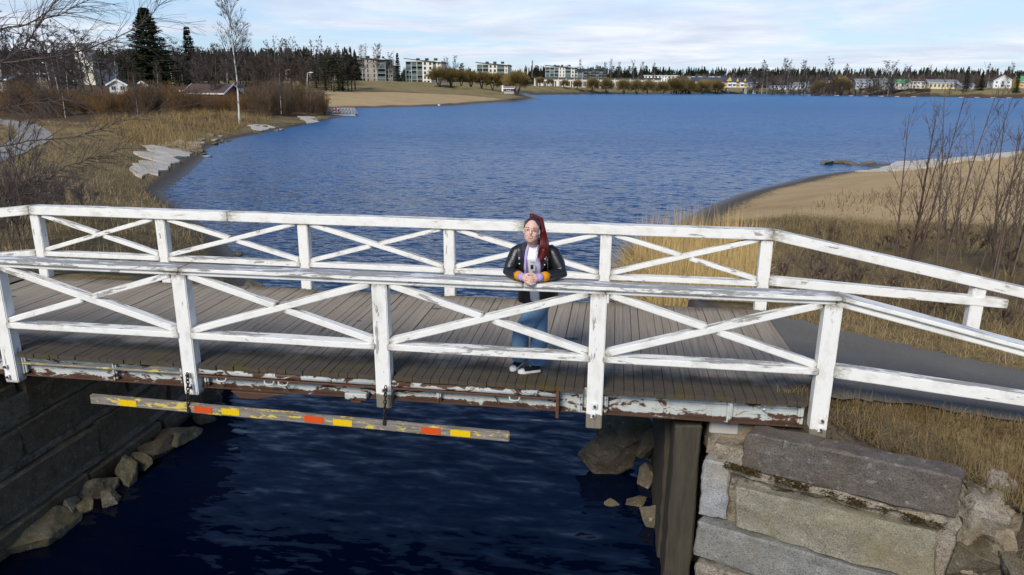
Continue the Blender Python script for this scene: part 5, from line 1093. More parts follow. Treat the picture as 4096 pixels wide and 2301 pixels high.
# -- conifers of the left hillside and beyond
def row(lab, grp, pairs, n, a0, a1, y0, y1, vt, nom, seed, name='conifer', wide=(0.9, 1.4)):
    r = random.Random(seed)
    for i in range(n):
        a = a0+(a1-a0)*(i+r.random())/n; y = r.uniform(y0, y1); stand(name, lab, 'tree', pairs[i % len(pairs)], a, y, vt(a)+r.uniform(-9, 12), nom, group=grp, wide=r.uniform(*wide))
row('dark conifer in the dense wood behind the left bank houses', 'conifers of the wood behind the left bank', spruce_v+pine_v, 95, -10, 900, 205, 330, lambda a: 118+0.012*a if a < 420 else 124+0.04*(a-420), 15.5, 3, wide=(1.0, 1.6))
row('small dark conifer among the distant apartment houses', 'conifers among the apartment houses', spruce_v, 14, 880, 1350, 470, 560, lambda a: 165, 16, 4)
row('dark pine in the long wood behind the far shore houses', 'pines behind the far shore', pine_v+spruce_v[:1], 70, 1330, 2080, 690, 820, lambda a: 172+0.012*(a-1330), 15, 5, 'pine_tree', (1.1, 1.7))
row('dark tree of the wood behind the right far shore', 'trees behind the right far shore', spruce_v+bare_v, 60, 2040, 2600, 690, 800, lambda a: 186+0.002*(a-2040), 15, 6, 'far_tree', (1.0, 1.5))
row('leafless tree in the gardens on the right far shore', 'leafless trees in the far shore gardens', bare_v+birch_v[:2], 70, 1880, 2590, 560, 650, lambda a: 182+0.0*(a), 11.5, 7, 'bare_tree', (0.9, 1.3))
row('wind bent larch behind the low terrace on the far shore', 'larches behind the far terrace', birch_v, 8, 1450, 1660, 600, 640, lambda a: 160, 14.8, 8, 'larch_tree', (0.6, 0.8))
stand('spruce_tree', 'dark spruce among the gardens at the right end of the far shore', 'tree', slim_spruce, 2424, 560, 166, 19); stand('spruce_tree', 'squat dark spruce right of the larger one on the far shore', 'tree', slim_spruce, 2462, 545, 180, 19, wide=1.3); stand('spruce_tree', 'dark spruce at the right picture edge on the far shore', 'tree', slim_spruce, 2552, 530, 176, 19)
stand('round_tree', 'reddish brown round willow on the right far shore', 'tree', bare_v[1], 2420, 540, 186, 10, wide=1.7)
# far wood as one mass behind everything
r = random.Random(9); B, T, Wd = [], [], []
for i in range(2600):
    a = r.uniform(-60, 2640); y = r.uniform(830, 980) if a > 900 else r.uniform(340, 420); p = aty(a*S, 400, y); z = hz(p.x, y); h = r.uniform(10, 16)*(1.0 if a < 1320 else 1.32)
    for j in range(9):
        t = (j+r.random())/9; w = h*0.17*(1-t)+0.3; e = r.uniform(0, 6.28); B.append((p.x+math.cos(e)*w*0.3, y+math.sin(e)*w*0.3, z+h*t)); T.append((p.x+math.cos(e)*w*0.5, y+math.sin(e)*w*0.5, z+h*min(1.08, t+0.28))); Wd.append(w*2.0)
tag(mobj('far_wood', blade_mesh('far_wood', B, T, Wd, MT['spruce'])), 'distant dark wood along the whole skyline', 'wood', None, 'stuff')
r = random.Random(19); B, T, Wd = [], [], []
for i in range(900):
    a = r.uniform(1700, 2640); y = r.uniform(655, 760); p = aty(a*S, 400, y); z = hz(p.x, y); h = r.uniform(7, 14)
    for j in range(26):
        e = r.uniform(0, 6.28); c = r.random()**0.5; w = h*0.26*math.sin(math.pi*min(1, 0.15+0.85*c))*r.random()**0.5; b_ = (p.x+math.cos(e)*w*0.4, y+math.sin(e)*w*0.4, z+h*c*0.75); B.append(b_); T.append((p.x+math.cos(e)*w*1.3, y+math.sin(e)*w*1.3, z+h*(0.25+0.75*c))); Wd.append(0.30)
tag(mobj('leafless_wood', blade_mesh('leafless_wood', B, T, Wd, MT['bare'])), 'brown leafless wood behind the houses of the right far shore', 'wood', None, 'stuff')
row('small leafless garden tree before the houses of the right far shore', 'small trees before the far right houses', bare_v, 36, 1930, 2590, 540, 556, lambda a: 204, 10.0, 17, 'bare_tree', (1.0, 1.4))
# -- pollard willows on the far promenade: stout stem, dense round head of twigs
def pollard(seed, H):
    r = random.Random(seed); segs = []; top = H*0.34
    for i in range(5):
        a = r.uniform(0, 6.28); segs.append((Vector((0.1*math.cos(a), 0.1*math.sin(a), 0)), Vector((0.10*H*math.cos(a), 0.10*H*math.sin(a), top)), 0.16, 0.10, 0)); segs.append((Vector((0.10*H*math.cos(a), 0.10*H*math.sin(a), top)), Vector((0.22*H*math.cos(a), 0.22*H*math.sin(a), H*0.6)), 0.10, 0.06, 0))
    for i in range(2600):
        a = r.uniform(0, 6.28); c = r.uniform(-0.75, 1); s_ = math.sqrt(1-c*c); f = r.uniform(0.55, 1.0)*(1+0.13*math.sin(3*a+seed)+0.10*math.sin(5*c+2*a)); e = Vector((0.42*H*s_*math.cos(a)*f, 0.42*H*s_*math.sin(a)*f, H*0.58+0.42*H*c*f)); b_ = Vector((0.10*H*math.cos(a), 0.10*H*math.sin(a), H*0.45)).lerp(e, r.uniform(0.35, 0.7))
        segs.append((b_, e+Vector((0, 0, 0.0)), 0.022, 0.030, 1))
    return segs
pol_v = [split_mesh('pollard%d' % i, pollard(700+i, 7.0), (MT['trunk'], MT['pollard'])) for i in range(3)]
POL = [(1105, 322, 165, 'first big'), (1135, 330, 168, 'second big'), (1160, 335, 172, 'third big'), (1185, 340, 176, 'fourth big'), (1212, 345, 178, 'fifth big'), (1240, 350, 180, 'sixth big'), (1268, 352, 182, 'seventh big')]
ORD = ['first', 'second', 'third', 'fourth', 'fifth', 'sixth', 'seventh', 'eighth', 'ninth', 'tenth', 'eleventh', 'twelfth', 'thirteenth', 'fourteenth', 'fifteenth', 'sixteenth', 'seventeenth', 'eighteenth']
for i, (a, y, v, o_) in enumerate(POL): stand('pollard_willow', '%s round olive willow from the left behind the sandy beach' % ORD[i], 'tree', pol_v[i % 3], a, y, v, 7.0, group='big round willows behind the beach', wide=1.3)
stand('pollard_willow', 'huge round olive willow beside the red beach hut', 'tree', pol_v[1], 1300, 330, 174, 7.0, wide=1.4)
PX = [1358, 1383, 1420, 1452, 1490, 1525, 1567, 1600, 1630, 1665, 1702, 1730, 1768, 1800, 1828, 1860, 1886, 1910]
PT = [192, 196, 199, 199, 194, 195, 197, 198, 199, 202, 194, 197, 197, 197, 196, 198, 193, 194]
for i, (a, v) in enumerate(zip(PX[:-4], PT[:-4])): stand('pollard_willow', '%s small pollard willow from the left in the far promenade row' % ORD[i], 'tree', pol_v[i % 3], a, 480+8*i, v, 7.0, group='pollard willows on the far promenade', wide=1.2)
for i, (a, v) in enumerate(((1886, 192), (1915, 196), (1905, 203), (1928, 202))): stand('pollard_willow', '%s of four willows crowding before the yellow terrace' % ORD[i], 'tree', pol_v[i % 3], a-195, 560+6*i, v, 7.0, group='willows before the yellow terrace', wide=1.15)
stand('pollard_willow', 'reddish round willow right of the low concrete bridge', 'tree', pol_v[0], 2060, 560, 200, 7.0, wide=1.3); stand('pollard_willow', 'large brown willow left of the pale yellow villa', 'tree', pol_v[2], 2112, 575, 190, 7.0, wide=1.3)
# -- brown willow thicket on the left bank
def shrub(seed, H, n, spread=0.45):
    r = random.Random(seed); segs = []
    for i in range(n):
        a = r.uniform(0, 6.28); f = r.random()**0.7; d = Vector((math.cos(a)*spread*f, math.sin(a)*spread*f, 1)); o = dict(step=0.5, kids=(6, 3), spread=(0.45, 0.5), up=(0.05, 0.15, 0.1), gnarl=0.09, ratio=(0.45, 0.45), depth=2, minr=0.010); o['from'] = (0.25, 0.2)
        grow(segs, r, Vector((r.uniform(-.5, .5), r.uniform(-.5, .5), 0)), d, H*r.uniform(0.6, 1.1)*(1-0.2*f), 0.022, 0, o)
    return segs
shr_v = [seg_mesh('shrub%d' % i, shrub(720+i, 4.4, 34), MT['willow'], 3) for i in range(3)]; shr_g = [seg_mesh('shrubg%d' % i, shrub(730+i, 4.4, 28), MT['willow2'], 3) for i in range(2)]
r = random.Random(12)
for i in range(120):
    a = -20+i*7.0+r.uniform(-6, 6); y = (74+0.055*max(0, a-250))+r.uniform(-2, 30); p = at_dist(a, y)
    top = 216-16*math.sin(a*0.02)+r.uniform(-10, 14); h = max(2.0, min(5.8, px_height(p, top))); red = (150 < a < 330) or (420 < a < 640); me = shr_v[i % 3] if (red or r.random() < 0.4) else shr_g[i % 2]
    o = mobj('willow_shrub', me, None, (p.x, p.y, p.z-0.1), (0, 0, r.uniform(0, 6.28)), (h/4.4*1.1, h/4.4*1.1, h/4.4)); tag(o, 'leafless brown willow shrub of the thicket on the left bank', 'shrub', 'willow shrubs of the left thicket')
for i in range(15):
    p = at_dist(650+i*11.5, 96+i*1.4+r.uniform(-3, 8)); o = mobj('willow_shrub', shr_g[i % 2], None, (p.x, p.y, p.z-0.1), (0, 0, r.uniform(0, 6.28)), (0.9, 0.9, r.uniform(0.75, 1.25))); tag(o, 'dark leafless shrub at the outer end of the left thicket by the dock', 'shrub', 'shrubs at the end of the thicket')
# -- saplings on the right bank
def sap(seed, H, stems, mat):
    r = random.Random(seed); out = []
    for i in range(stems):
        segs = []; out.append(segs)
        o = dict(step=0.28, kids=(11, 3, 1), spread=(0.50, 0.6, 0.6), up=(0.05, 0.12, 0.1, 0.1), gnarl=0.045, ratio=(0.30, 0.45, 0.5), depth=3, minr=0.0030); o['from'] = (0.15, 0.2, 0.2)
        grow(segs, r, Vector((r.uniform(-.25, .25), r.uniform(-.25, .25), 0)), (r.uniform(-.13, .13), r.uniform(-.13, .13), 1), H*r.uniform(0.8, 1.05), 0.028*H/4.5, 0, o)
    return out
SP = [(2262, 668, 250, 2, 1, 'slim reddish sapling leftmost of the row on the right bank'), (2300, 670, 232, 3, 1, 'reddish twin sapling next to the leftmost on the right bank'), (2385, 690, 226, 3, 0, 'forked grey sapling in the middle of the right bank'), (2470, 690, 235, 3, 0, 'many stemmed grey sapling right of the forked one'), (2518, 700, 238, 2, 0, 'thin sapling second from the right picture edge'), (2560, 690, 210, 3, 0, 'stout sapling at the right picture edge'), (2345, 640, 330, 2, 0, 'short thin sapling behind the reddish twins'), (2435, 640, 330, 2, 0, 'short sapling between the two big grey saplings'), (2590, 640, 260, 3, 0, 'sapling cut off by the right picture edge')]
for i, (a, b_, vt, st, red, lab) in enumerate(SP):
    p = gpt(a, b_, -1.0); h = px_height(p, vt); m2 = (MT['sapling_red'], MT['sapling_red']) if red else (MT['sapling'], MT['sapling']); t = thing('sapling', lab, 'sapling', (p.x, p.y, p.z-0.05), 0, 'saplings on the right bank')
    for segs in sap(740+i, h, st, None):
        me2 = split_mesh('sapling', segs, m2, 1, (6, 3)); stm = mobj('stem', me2[0], t); tag(mobj('twigs', me2[1], stm), kind='stuff')
brk = [seg_mesh('brush%d' % i, [(a_, b2, min(r0, .012)*0.5+.0008, min(r1, .012)*0.5+.0006, dd) for a_, b2, r0, r1, dd in shrub(760+i, 1.5, 14, 0.8)], MT['sapling'], 3) for i in range(3)]
r = random.Random(14)
for i in range(30):
    xx = r.uniform(10.5, 20); yy = r.uniform(5.2, 16.5)
    if xx < 9.8+0.25*(yy-5): continue
    s_ = r.uniform(0.4, 0.8); o = mobj('low_brush', brk[i % 3], None, (xx, yy, hz(xx, yy)-0.03), (0, 0, r.uniform(0, 6.28)), (s_*1.1, s_*1.1, s_)); tag(o, 'low leafless brush growing among dry grass on the right bank', 'brush', 'low brush on the right bank')
# -- birch at the left whose limbs hang into the picture
def limb(segs, r, pts, r0, kids, tw, droop):
    r0 *= 0.62; kids = int(kids*1.9); P = [aty(a*S, b_*S, y) for a, b_, y in pts]; Q = []
    for i in range(len(P)-1):
        for j in range(4): Q.append(P[i].lerp(P[i+1], j/4)+Vector((r.gauss(0, .012), 0, r.gauss(0, .012))))
    Q.append(P[-1]); n = len(Q)
    for i in range(n-1):
        ra, rb = r0*(1-0.85*i/n), r0*(1-0.85*(i+1)/n); segs.append((Q[i], Q[i+1], max(.004, ra), max(.004, rb), 0))
    o = dict(step=0.13, kids=(6, 4), spread=(0.55, 0.55), up=(droop, droop*1.5, droop*1.8), gnarl=0.07, ratio=(0.42, 0.45), depth=2, minr=0.0026); o['from'] = (0.15, 0.2)
    for k in range(kids):
        i = int((k+r.random())/kids*(n-2))+1; i = min(i, n-2); d = (Q[i+1]-Q[i]).normalized(); t = i/n
        grow(segs, r, Q[i], rdir(r, d, 0.75), tw*(1.15-0.5*t)*r.uniform(0.6, 1.2), 0.011*(1.1-0.6*t), 1, o)
r = random.Random(21); base = Vector((-11.4, 8.0, hz(-11.4, 8.0))); J = [base-Vector((0, 0, .2)), base+Vector((0.1, 0, 2)), base+Vector((0.25, 0, 5)), base+Vector((0.3, 0.1, 8.5))]
lt_ = thing('birch_tree', 'near birch at the left edge with long bare limbs reaching into the picture', 'tree', base)
def rooted(name, segs, mat, sides, parent):
    o = mobj(name, seg_mesh(name, segs, MT[mat], sides), parent)
    if parent is lt_: o.matrix_parent_inverse = Matrix.Translation(-base)
    return o
rooted('trunk', [(J[i], J[i+1], 0.17-0.04*i, 0.13-0.04*i) for i in range(3)], 'birch', 7, lt_)
LIMBS = [([(-260,130,8), (-120,150,8), (0,160,8.2), (90,148,8.4), (170,142,8.6), (250,110,8.8), (330,78,9), (380,40,9.2), (405,0,9.3)], 0.05, 34, 1.5, -0.25),
         ([(-260,200,8), (0,156,8.6), (60,120,8.8), (100,60,9), (140,0,9.2), (160,-60,9.3)], 0.05, 26, 1.5, -0.2),
         ([(-200,120,8.2), (0,75,8.4), (90,55,8.6), (160,32,8.8), (220,0,9), (260,-40,9)], 0.04, 24, 1.4, -0.25),
         ([(-260,440,7.6), (-100,405,7.7), (0,368,7.8), (90,352,7.9), (170,350,8), (250,325,8.2), (310,306,8.3), (400,280,8.5), (540,252,8.8)], 0.034, 34, 1.0, -0.12),
         ([(-260,540,7.4), (-60,480,7.5), (40,470,7.6), (110,450,7.7), (190,410,7.9), (240,395,8.0), (330,370,8.2)], 0.032, 34, 1.0, -0.12),
         ([(-260,560,7.2), (-40,520,7.3), (30,500,7.4), (90,485,7.5), (150,470,7.6), (260,500,7.8)], 0.03, 30, 0.95, -0.1),
         ([(-200,330,7.6), (0,280,7.8), (60,262,7.9), (140,255,8), (210,232,8.2)], 0.03, 26, 1.0, -0.2)]
for (pts, r0, kids, tw, droop), hh in zip(LIMBS, (3.9, 3.4, 4.1, 1.4, 1.0, 0.9, 2.2)):
    segs = [(base+Vector((0.15, 0, hh)), aty(pts[0][0]*S, pts[0][1]*S, pts[0][2]), 0.05, r0*0.62, 0)]; limb(segs, r, pts, r0, kids, tw, droop)
    lo = rooted('limb', [q for q in segs if q[4] == 0], 'twig', 6, lt_); tag(rooted('twigs', [q for q in segs if q[4] > 0], 'twig', 3, lo), kind='stuff')
# young birches and brush on the near left bank
for i, (a, b_, h, lab) in enumerate(((10, 640, 3.2, 'bare bush at the left picture edge behind the far railing'), (55, 620, 2.8, 'bare bush left of the first far railing post'), (115, 560, 2.3, 'thin bush just above the left end of the far railing'), (190, 540, 1.7, 'low bush above the far railing near the left ice sheets'), (30, 540, 2.6, 'twiggy bush below the bend of the gravel path'))):
    p = gpt(a, b_, -1.0); sg = shrub(780+i, h, 16, 0.6); sg = [(x0, x1, min(r0, .012)*0.55+.0008, min(r1, .012)*0.55+.0006, dd) for x0, x1, r0, r1, dd in sg]; o = mobj('bare_bush', seg_mesh('bare_bush', sg, MT['twig'], 3), None, (p.x, p.y, p.z-.05)); tag(o, lab, 'bush', 'bare bushes on the near left bank')
# -- grasses and reeds, nobody could count them
def grass(name, label, pts, n, l0, l1, w, mat, lean=0.5, seed=1, flat=0.0, dirv=None, zoff=0.0):
    rs = np.random.RandomState(seed); P = pts(rs, n); n = len(P); L = l0+(l1-l0)*rs.rand(n)**1.6; a = rs.rand(n)*6.283 if dirv is None else dirv+rs.randn(n)*0.5
    t = np.abs(rs.randn(n))*lean+flat; t = np.clip(t, 0, 1.45); d = np.stack([np.cos(a)*np.sin(t), np.sin(a)*np.sin(t), np.cos(t)], 1); bend = np.stack([np.zeros(n), np.zeros(n), 0.08*L], 1)
    tip = P+d*L[:, None]; o = mobj(name, blade_mesh(name, P, tip, w*(0.6+0.8*rs.rand(n)), MT[mat], bend)); return tag(o, label, 'grass', None, 'stuff')
def area(poly, cond=None, clumpy=0.0):
    poly = np.array(poly)
    def f(rs, n):
        out = []; tot = 0; lo, hi = poly.min(0), poly.max(0)
        while tot < n:
            X = lo[0]+(hi[0]-lo[0])*rs.rand(n); Y = lo[1]+(hi[1]-lo[1])*rs.rand(n); m_ = inside(poly, X, Y)
            if clumpy: m_ &= (fbm(X, Y, clumpy, 5)+0.35*rs.randn(n) > 0.05)
            h, d, ins, _ = height(X, Y, True); m_ &= ~ins
            if cond is not None: m_ &= cond(X, Y, h, d)
            out.append(np.stack([X, Y, h-0.01], 1)[m_]); tot += int(m_.sum())
            if len(out) > 60: break
        return np.concatenate(out)[:n]
    return f
offpath = lambda X, Y, h, d: ~((Y > 0.15) & (Y < 2.9-0.36*np.maximum(X-8.9, 0)) & (X > 3))
grass('dry_grass', 'dry matted grass on the verge beside the right end of the bridge', area([(8.9,0.42),(8.35,0.20),(9.98,-.44),(10.5,-1.6),(12.5,-2.2),(13,0.24),(8.95,0.30)]), 34000, 0.06, 0.20, 0.006, 'straw', 1.25, 31)
grass('dry_grass', 'thin tall dry stalks on the verge beside the right end of the bridge', area([(8.9,0.3),(8.6,0.25),(10.0,-.32),(11.2,-1.6),(14,-2.5),(16,0.2),(9.0,0.24)]), 420, 0.2, 0.55, 0.005, 'straw', 0.25, 32)
grass('moss', 'brown moss cushions along the top of the wing wall', area([(8.4,0.25),(9.98,-.36),(10.5,-1.4),(11.0,-1.1),(10.2,-0.15),(8.6,0.4)], None, 3.0), 1800, 0.015, 0.04, 0.02, 'moss', 0.9, 33)
grass('dry_grass', 'dry grass strip between the asphalt path and the far railing', area([(8.95,2.5),(17,1.0),(17,6),(8.95,4.0)], offpath), 16000, 0.08, 0.26, 0.006, 'straw', 1.2, 34)
grass('dry_grass', 'dry grass covering the near right bank behind the railing', area([(8.0,4.5),(18,4.5),(34,16),(26,21),(13,20),(8.2,19),(7.6,8)], None, 0.5), 46000, 0.10, 0.42, 0.009, 'straw', 1.2, 35)
grass('dry_grass', 'dry matted grass covering the near left bank', area([(-3,3.4),(-3.2,9),(-8,18),(-15,26),(-22,36),(-30,50),(-34,66),(-60,66),(-60,40),(-30,8),(-14,3.2)], lambda X, Y, h, d: d > 0.3+0.02*Y), 80000, 0.12, 0.45, 0.012, 'straw', 1.2, 36)
grass('tall_grass', 'pale tall grass fringe in front of the brown thicket on the left bank', area([(-24,44),(-28,52),(-34,68),(-40,90),(-50,92),(-52,70),(-40,56),(-30,44)], None, 0.35), 13000, 0.25, 1.15, 0.026, 'fringe', 0.75, 37)
REEDP = [(7.05,8.6),(7.1,13),(7.6,16.5),(9.2,17.5),(10.6,15.5),(10.6,12),(10.2,9),(9.4,6.8),(7.9,6.2)]
grass('reed_bed', 'upright dry yellow reeds on the right bank behind the bridge', area(REEDP, lambda X, Y, h, d: X+0.35*fbm(X, Y, 0.9, 8) > 7.6), 2600, 0.7, 1.75, 0.012, 'reed', 0.16, 38)
grass('reed_mat', 'flattened tangle of yellow reed straw by the water behind the bridge', area([(6.95,9.5),(7.0,14),(7.3,17.5),(9.5,18),(10.5,12),(9.5,7.6),(8.0,7.2)]), 12000, 0.5, 1.3, 0.012, 'reed', 0.35, 39, flat=1.0)
grass('dead_grass', 'sparse dark stubble on the right sandy shore', area([(12,19),(40,28),(50,42),(30,36),(16,26)], None, 0.35), 5000, 0.08, 0.4, 0.02, 'willow2', 0.8, 40)

# dark moss in the joint between the two upper granite blocks
rs = np.random.RandomState(61); nmo = 2600; tt = rs.rand(nmo); keep = (np.sin(tt*23)+np.sin(tt*51+1)+0.8*rs.randn(nmo) > 0.1) | (tt < 0.18); tt = tt[keep]; q = rs.rand(len(tt))
Bm = np.stack([7.98+1.80*tt+0.03*q, -0.07-0.70*tt+0.10*q, -0.715-0.085*tt+0.02*q], 1)-np.array(WO); Tm = Bm+np.stack([rs.randn(len(tt))*0.012, -0.012-0.015*rs.rand(len(tt)), 0.006+0.02*rs.rand(len(tt))], 1)
tag(mobj('moss', blade_mesh('moss', Bm, Tm, 0.022*np.ones(len(tt)), MT['moss']), wr), kind='stuff')
# ------------------------------------------------------------------ buildings and small things on the far shores
def frame(a0, a1, y, vb=None):
    """left and right foot of something spanning columns a0..a1 of the 2576 px view at depth y"""
    p0, p1 = aty(a0*S, 400, y), aty(a1*S, 400, y); z = hz((p0.x+p1.x)/2, y)
    if vb is not None: z = aty((a0+a1)/2*S, vb*S, y).z
    return p0.x, p1.x-p0.x, z
def vz(a, v, y): return aty(a*S, v*S, y).z
def hpart(mb, name, mat, parent, **kw): return mb.build(name, MT[mat], parent, **kw)
def window(parent, x0, x1, z0, z1, y=0.0, fr='white', bar=True):
    t = max(0.05, 0.07*(x1-x0)); k = MB(); k.box(x0-t, x1+t, y-0.05, y-0.002, z0-t, z1+t); w = hpart(k, 'window', fr, parent)
    k = MB()
    if bar: m_ = (x0+x1)/2; k.box(x0, m_-t/2, y-0.07, y-0.052, z0, z1); k.box(m_+t/2, x1, y-0.07, y-0.052, z0, z1)
    else: k.box(x0, x1, y-0.07, y-0.052, z0, z1)
    hpart(k, 'pane', 'glass', w); return w
def gable_roof(parent, x0, x1, y0, y1, ze, zr, mat, over=0.5, along='x', th=0.22, trim=None):
    k = MB()
    if along == 'x':
        ym = (y0+y1)/2
        k.add([(x0-over, y0-over, ze-0.1), (x1+over, y0-over, ze-0.1), (x1+over, ym, zr), (x0-over, ym, zr), (x0-over, y1+over, ze-0.1), (x1+over, y1+over, ze-0.1)]+[(x0-over, y0-over, ze-0.1-th), (x1+over, y0-over, ze-0.1-th), (x1+over, ym, zr-th), (x0-over, ym, zr-th), (x0-over, y1+over, ze-0.1-th), (x1+over, y1+over, ze-0.1-th)],
              [(0, 1, 2, 3), (3, 2, 5, 4), (6, 9, 8, 7), (9, 10, 11, 8), (0, 6, 7, 1), (4, 5, 11, 10), (0, 3, 9, 6), (3, 4, 10, 9), (1, 7, 8, 2), (2, 8, 11, 5)])
    else:
        xm = (x0+x1)/2
        k.add([(x0-over, y0-over, ze-0.1), (xm, y0-over, zr), (x1+over, y0-over, ze-0.1), (x0-over, y1+over, ze-0.1), (xm, y1+over, zr), (x1+over, y1+over, ze-0.1)]+[(x0-over, y0-over, ze-0.1-th), (xm, y0-over, zr-th), (x1+over, y0-over, ze-0.1-th), (x0-over, y1+over, ze-0.1-th), (xm, y1+over, zr-th), (x1+over, y1+over, ze-0.1-th)],
              [(0, 1, 4, 3), (1, 2, 5, 4), (6, 9, 10, 7), (7, 10, 11, 8), (0, 6, 7, 1), (1, 7, 8, 2), (3, 4, 10, 9), (4, 5, 11, 10), (0, 3, 9, 6), (2, 8, 11, 5)])
    r_ = hpart(k, 'roof', mat, parent)
    if trim:
        k = MB()
        if along == 'x':
            ym = (y0+y1)/2
            for xx in (x0-over-0.04, x1+over+0.04): k.bar((xx, y0-over, ze-0.2), (xx, ym, zr-0.1), 0.06, 0.32); k.bar((xx, ym, zr-0.1), (xx, y1+over, ze-0.2), 0.06, 0.32)
            k.box(x0-over, x1+over, y0-over-0.06, y0-over-0.005, ze-0.36, ze-0.08)
        else:
            xm = (x0+x1)/2; yy = y0-over-0.04; k.bar((x0-over, yy, ze-0.2), (xm, yy, zr-0.1), 0.06, 0.36); k.bar((xm, yy, zr-0.1), (x1+over, yy, ze-0.2), 0.06, 0.36)
        hpart(k, 'barge_board', trim, r_)
    return r_
def gable_wall(parent, x0, x1, y0, y1, z0, ze, zr, mat, along='x'):
    k = MB()
    if along == 'x':
        ym = (y0+y1)/2
        k.add([(x0, y0, z0), (x1, y0, z0), (x1, y1, z0), (x0, y1, z0), (x0, y0, ze), (x1, y0, ze), (x1, y1, ze), (x0, y1, ze), (x0, ym, zr-0.15), (x1, ym, zr-0.15)], [(0, 1, 5, 4), (2, 3, 7, 6), (1, 2, 6, 9, 5), (3, 0, 4, 8, 7), (0, 3, 2, 1), (4, 5, 9, 8), (6, 7, 8, 9)])
    else:
        xm = (x0+x1)/2
        k.add([(x0, y0, z0), (x1, y0, z0), (x1, y1, z0), (x0, y1, z0), (x0, y0, ze), (x1, y0, ze), (x1, y1, ze), (x0, y1, ze), (xm, y0, zr-0.15), (xm, y1, zr-0.15)], [(0, 1, 5, 8, 4), (2, 3, 7, 9, 6), (1, 2, 6, 5), (3, 0, 4, 7), (0, 3, 2, 1), (5, 6, 9, 8), (7, 4, 8, 9)])
    return hpart(k, 'wall', mat, parent)
def house(name, label, a0, a1, y, vb, ve, vr, wall, roof, nwin=3, rows=1, along='x', depth=9.0, trim='white', cat='house', rz=0.0, chim=True, door=False, group=None, over=0.5):
    x, W, z = frame(a0, a1, y, vb); t = thing(name, label, cat, (x, y, z-0.3), rz, group); ac = (a0+a1)/2
    ze, zr = vz(ac, ve, y)-z+0.3, vz(ac, vr, y)-z+0.3
    gable_wall(t, 0, W, 0, depth, 0, ze, zr, wall, along); gable_roof(t, 0, W, 0, depth, ze, zr, roof, over, along, trim=trim)
    for r_ in range(rows):
        fh = (ze-0.3)/rows; z0 = 0.3+fh*r_+0.30*fh
        for i in range(nwin):
            c = W*(i+0.5)/nwin; w = min(0.65, W/nwin*0.24); window(t, c-w, c+w, z0, z0+0.46*fh)
    if door: k = MB(); k.box(W*0.46, W*0.46+1.0, -0.06, -0.003, 0.3, 2.4); hpart(k, 'door', 'brown_w', t)
    if chim: k = MB(); k.box(W*0.6, W*0.6+0.8, depth*0.45, depth*0.45+0.8, zr-0.5, zr+0.9); hpart(k, 'chimney', 'brown_w', t)
    k = MB(); k.box(-0.03, W+0.03, -0.03, depth+0.03, -0.4, 0.35); hpart(k, 'plinth', 'concrete', t); return t
def apartment(label, a0, a1, y, vb, vt, floors, wall, segs, roof='roof_dark', tilt=1.2, glass_b='glass_rail', rz=0.0, vents=3, depth=14.0):
    """segs: (kind, share) from left to right; kind b = glazed balconies, w = wall with windows, n = wall with narrow windows"""
    x, W, z = frame(a0, a1, y, vb); t = thing('apartment_house', label, 'building', (x, y, z-0.2), rz); H = vz((a0+a1)/2, vt, y)-z+0.2; fh = (H-0.6)/floors; tot = sum(s_ for _, s_ in segs); cx = 0.0
    core = MB(); core.box(0.05, W-0.05, 1.7, depth, 0, H-0.2); hpart(core, 'wall', wall, t)
    for kind, sh in segs:
        w = W*sh/tot; x0, x1 = cx, cx+w; cx += w
        if kind == 'b':
            nb = max(1, round(w/4.0)); k = MB()
            for i in range(nb+1): xx = x0+w*i/nb; k.box(xx-0.12, xx+0.12, -0.02, 1.69, 0, H-0.35)
            hpart(k, 'pillars', wall, t)
            for f in range(floors):
                for i in range(nb):
                    b0, b1 = x0+w*i/nb+0.14, x0+w*(i+1)/nb-0.14; zf = f*fh+0.15; k = MB(); k.box(b0, b1, 0.0, 1.66, zf, zf+0.22); bl = hpart(k, 'balcony', 'concrete', t)
                    k = MB(); k.box(b0, b1, 0.02, 0.07, zf+0.24, zf+1.25); hpart(k, 'glass_railing', glass_b, bl)
                    k = MB(); k.box(b0+0.05, b1-0.05, 1.60, 1.68, zf+0.3, zf+fh-0.25); hpart(k, 'balcony_door', 'glass' if (f+i) % 3 else 'brown_w', bl)
                    if (f*2+i) % 3 == 0: k = MB(); k.box(b0, b1, 0.02, 0.06, zf+1.28, zf+fh-0.06); hpart(k, 'glazing', 'glass_rail', bl)
        else:
            k = MB(); k.box(x0, x1, -0.3, 1.69, 0, H+0.05); hpart(k, 'wall', wall, t); n = max(1, round(w/3.2))
            for f in range(floors):
                for i in range(n):
                    c = x0+w*(i+0.5)/n; ww = 0.55 if kind == 'w' else 0.3; zz = f*fh+0.9; window(t, c-ww, c+ww, zz, zz+(1.45 if kind == 'w' else 1.7), -0.3, 'dark', False)
    k = MB(); k.add([(-0.8, -1.0, H+tilt*0.6), (W+0.8, -1.0, H-tilt*0.4), (W+0.8, depth+0.6, H-tilt*0.4), (-0.8, depth+0.6, H+tilt*0.6), (-0.8, -1.0, H+tilt*0.6-0.4), (W+0.8, -1.0, H-tilt*0.4-0.4), (W+0.8, depth+0.6, H-tilt*0.4-0.4), (-0.8, depth+0.6, H+tilt*0.6-0.4)], [(0, 1, 2, 3), (4, 7, 6, 5), (0, 4, 5, 1), (1, 5, 6, 2), (2, 6, 7, 3), (3, 7, 4, 0)]); rf = hpart(k, 'roof', roof, t)
    k = MB(); k.box(-0.3, W+0.3, -0.5, depth*0.9, H-0.65, H-0.45); hpart(k, 'fascia', 'pale', rf)
    for i in range(vents): xx = W*(0.3+0.5*i/max(1, vents-1)); k = MB(); k.box(xx-0.9, xx+0.9, 3, 5, H+0.2, H+1.5); hpart(k, 'roof_vent', 'roof_dark', rf)
    return t
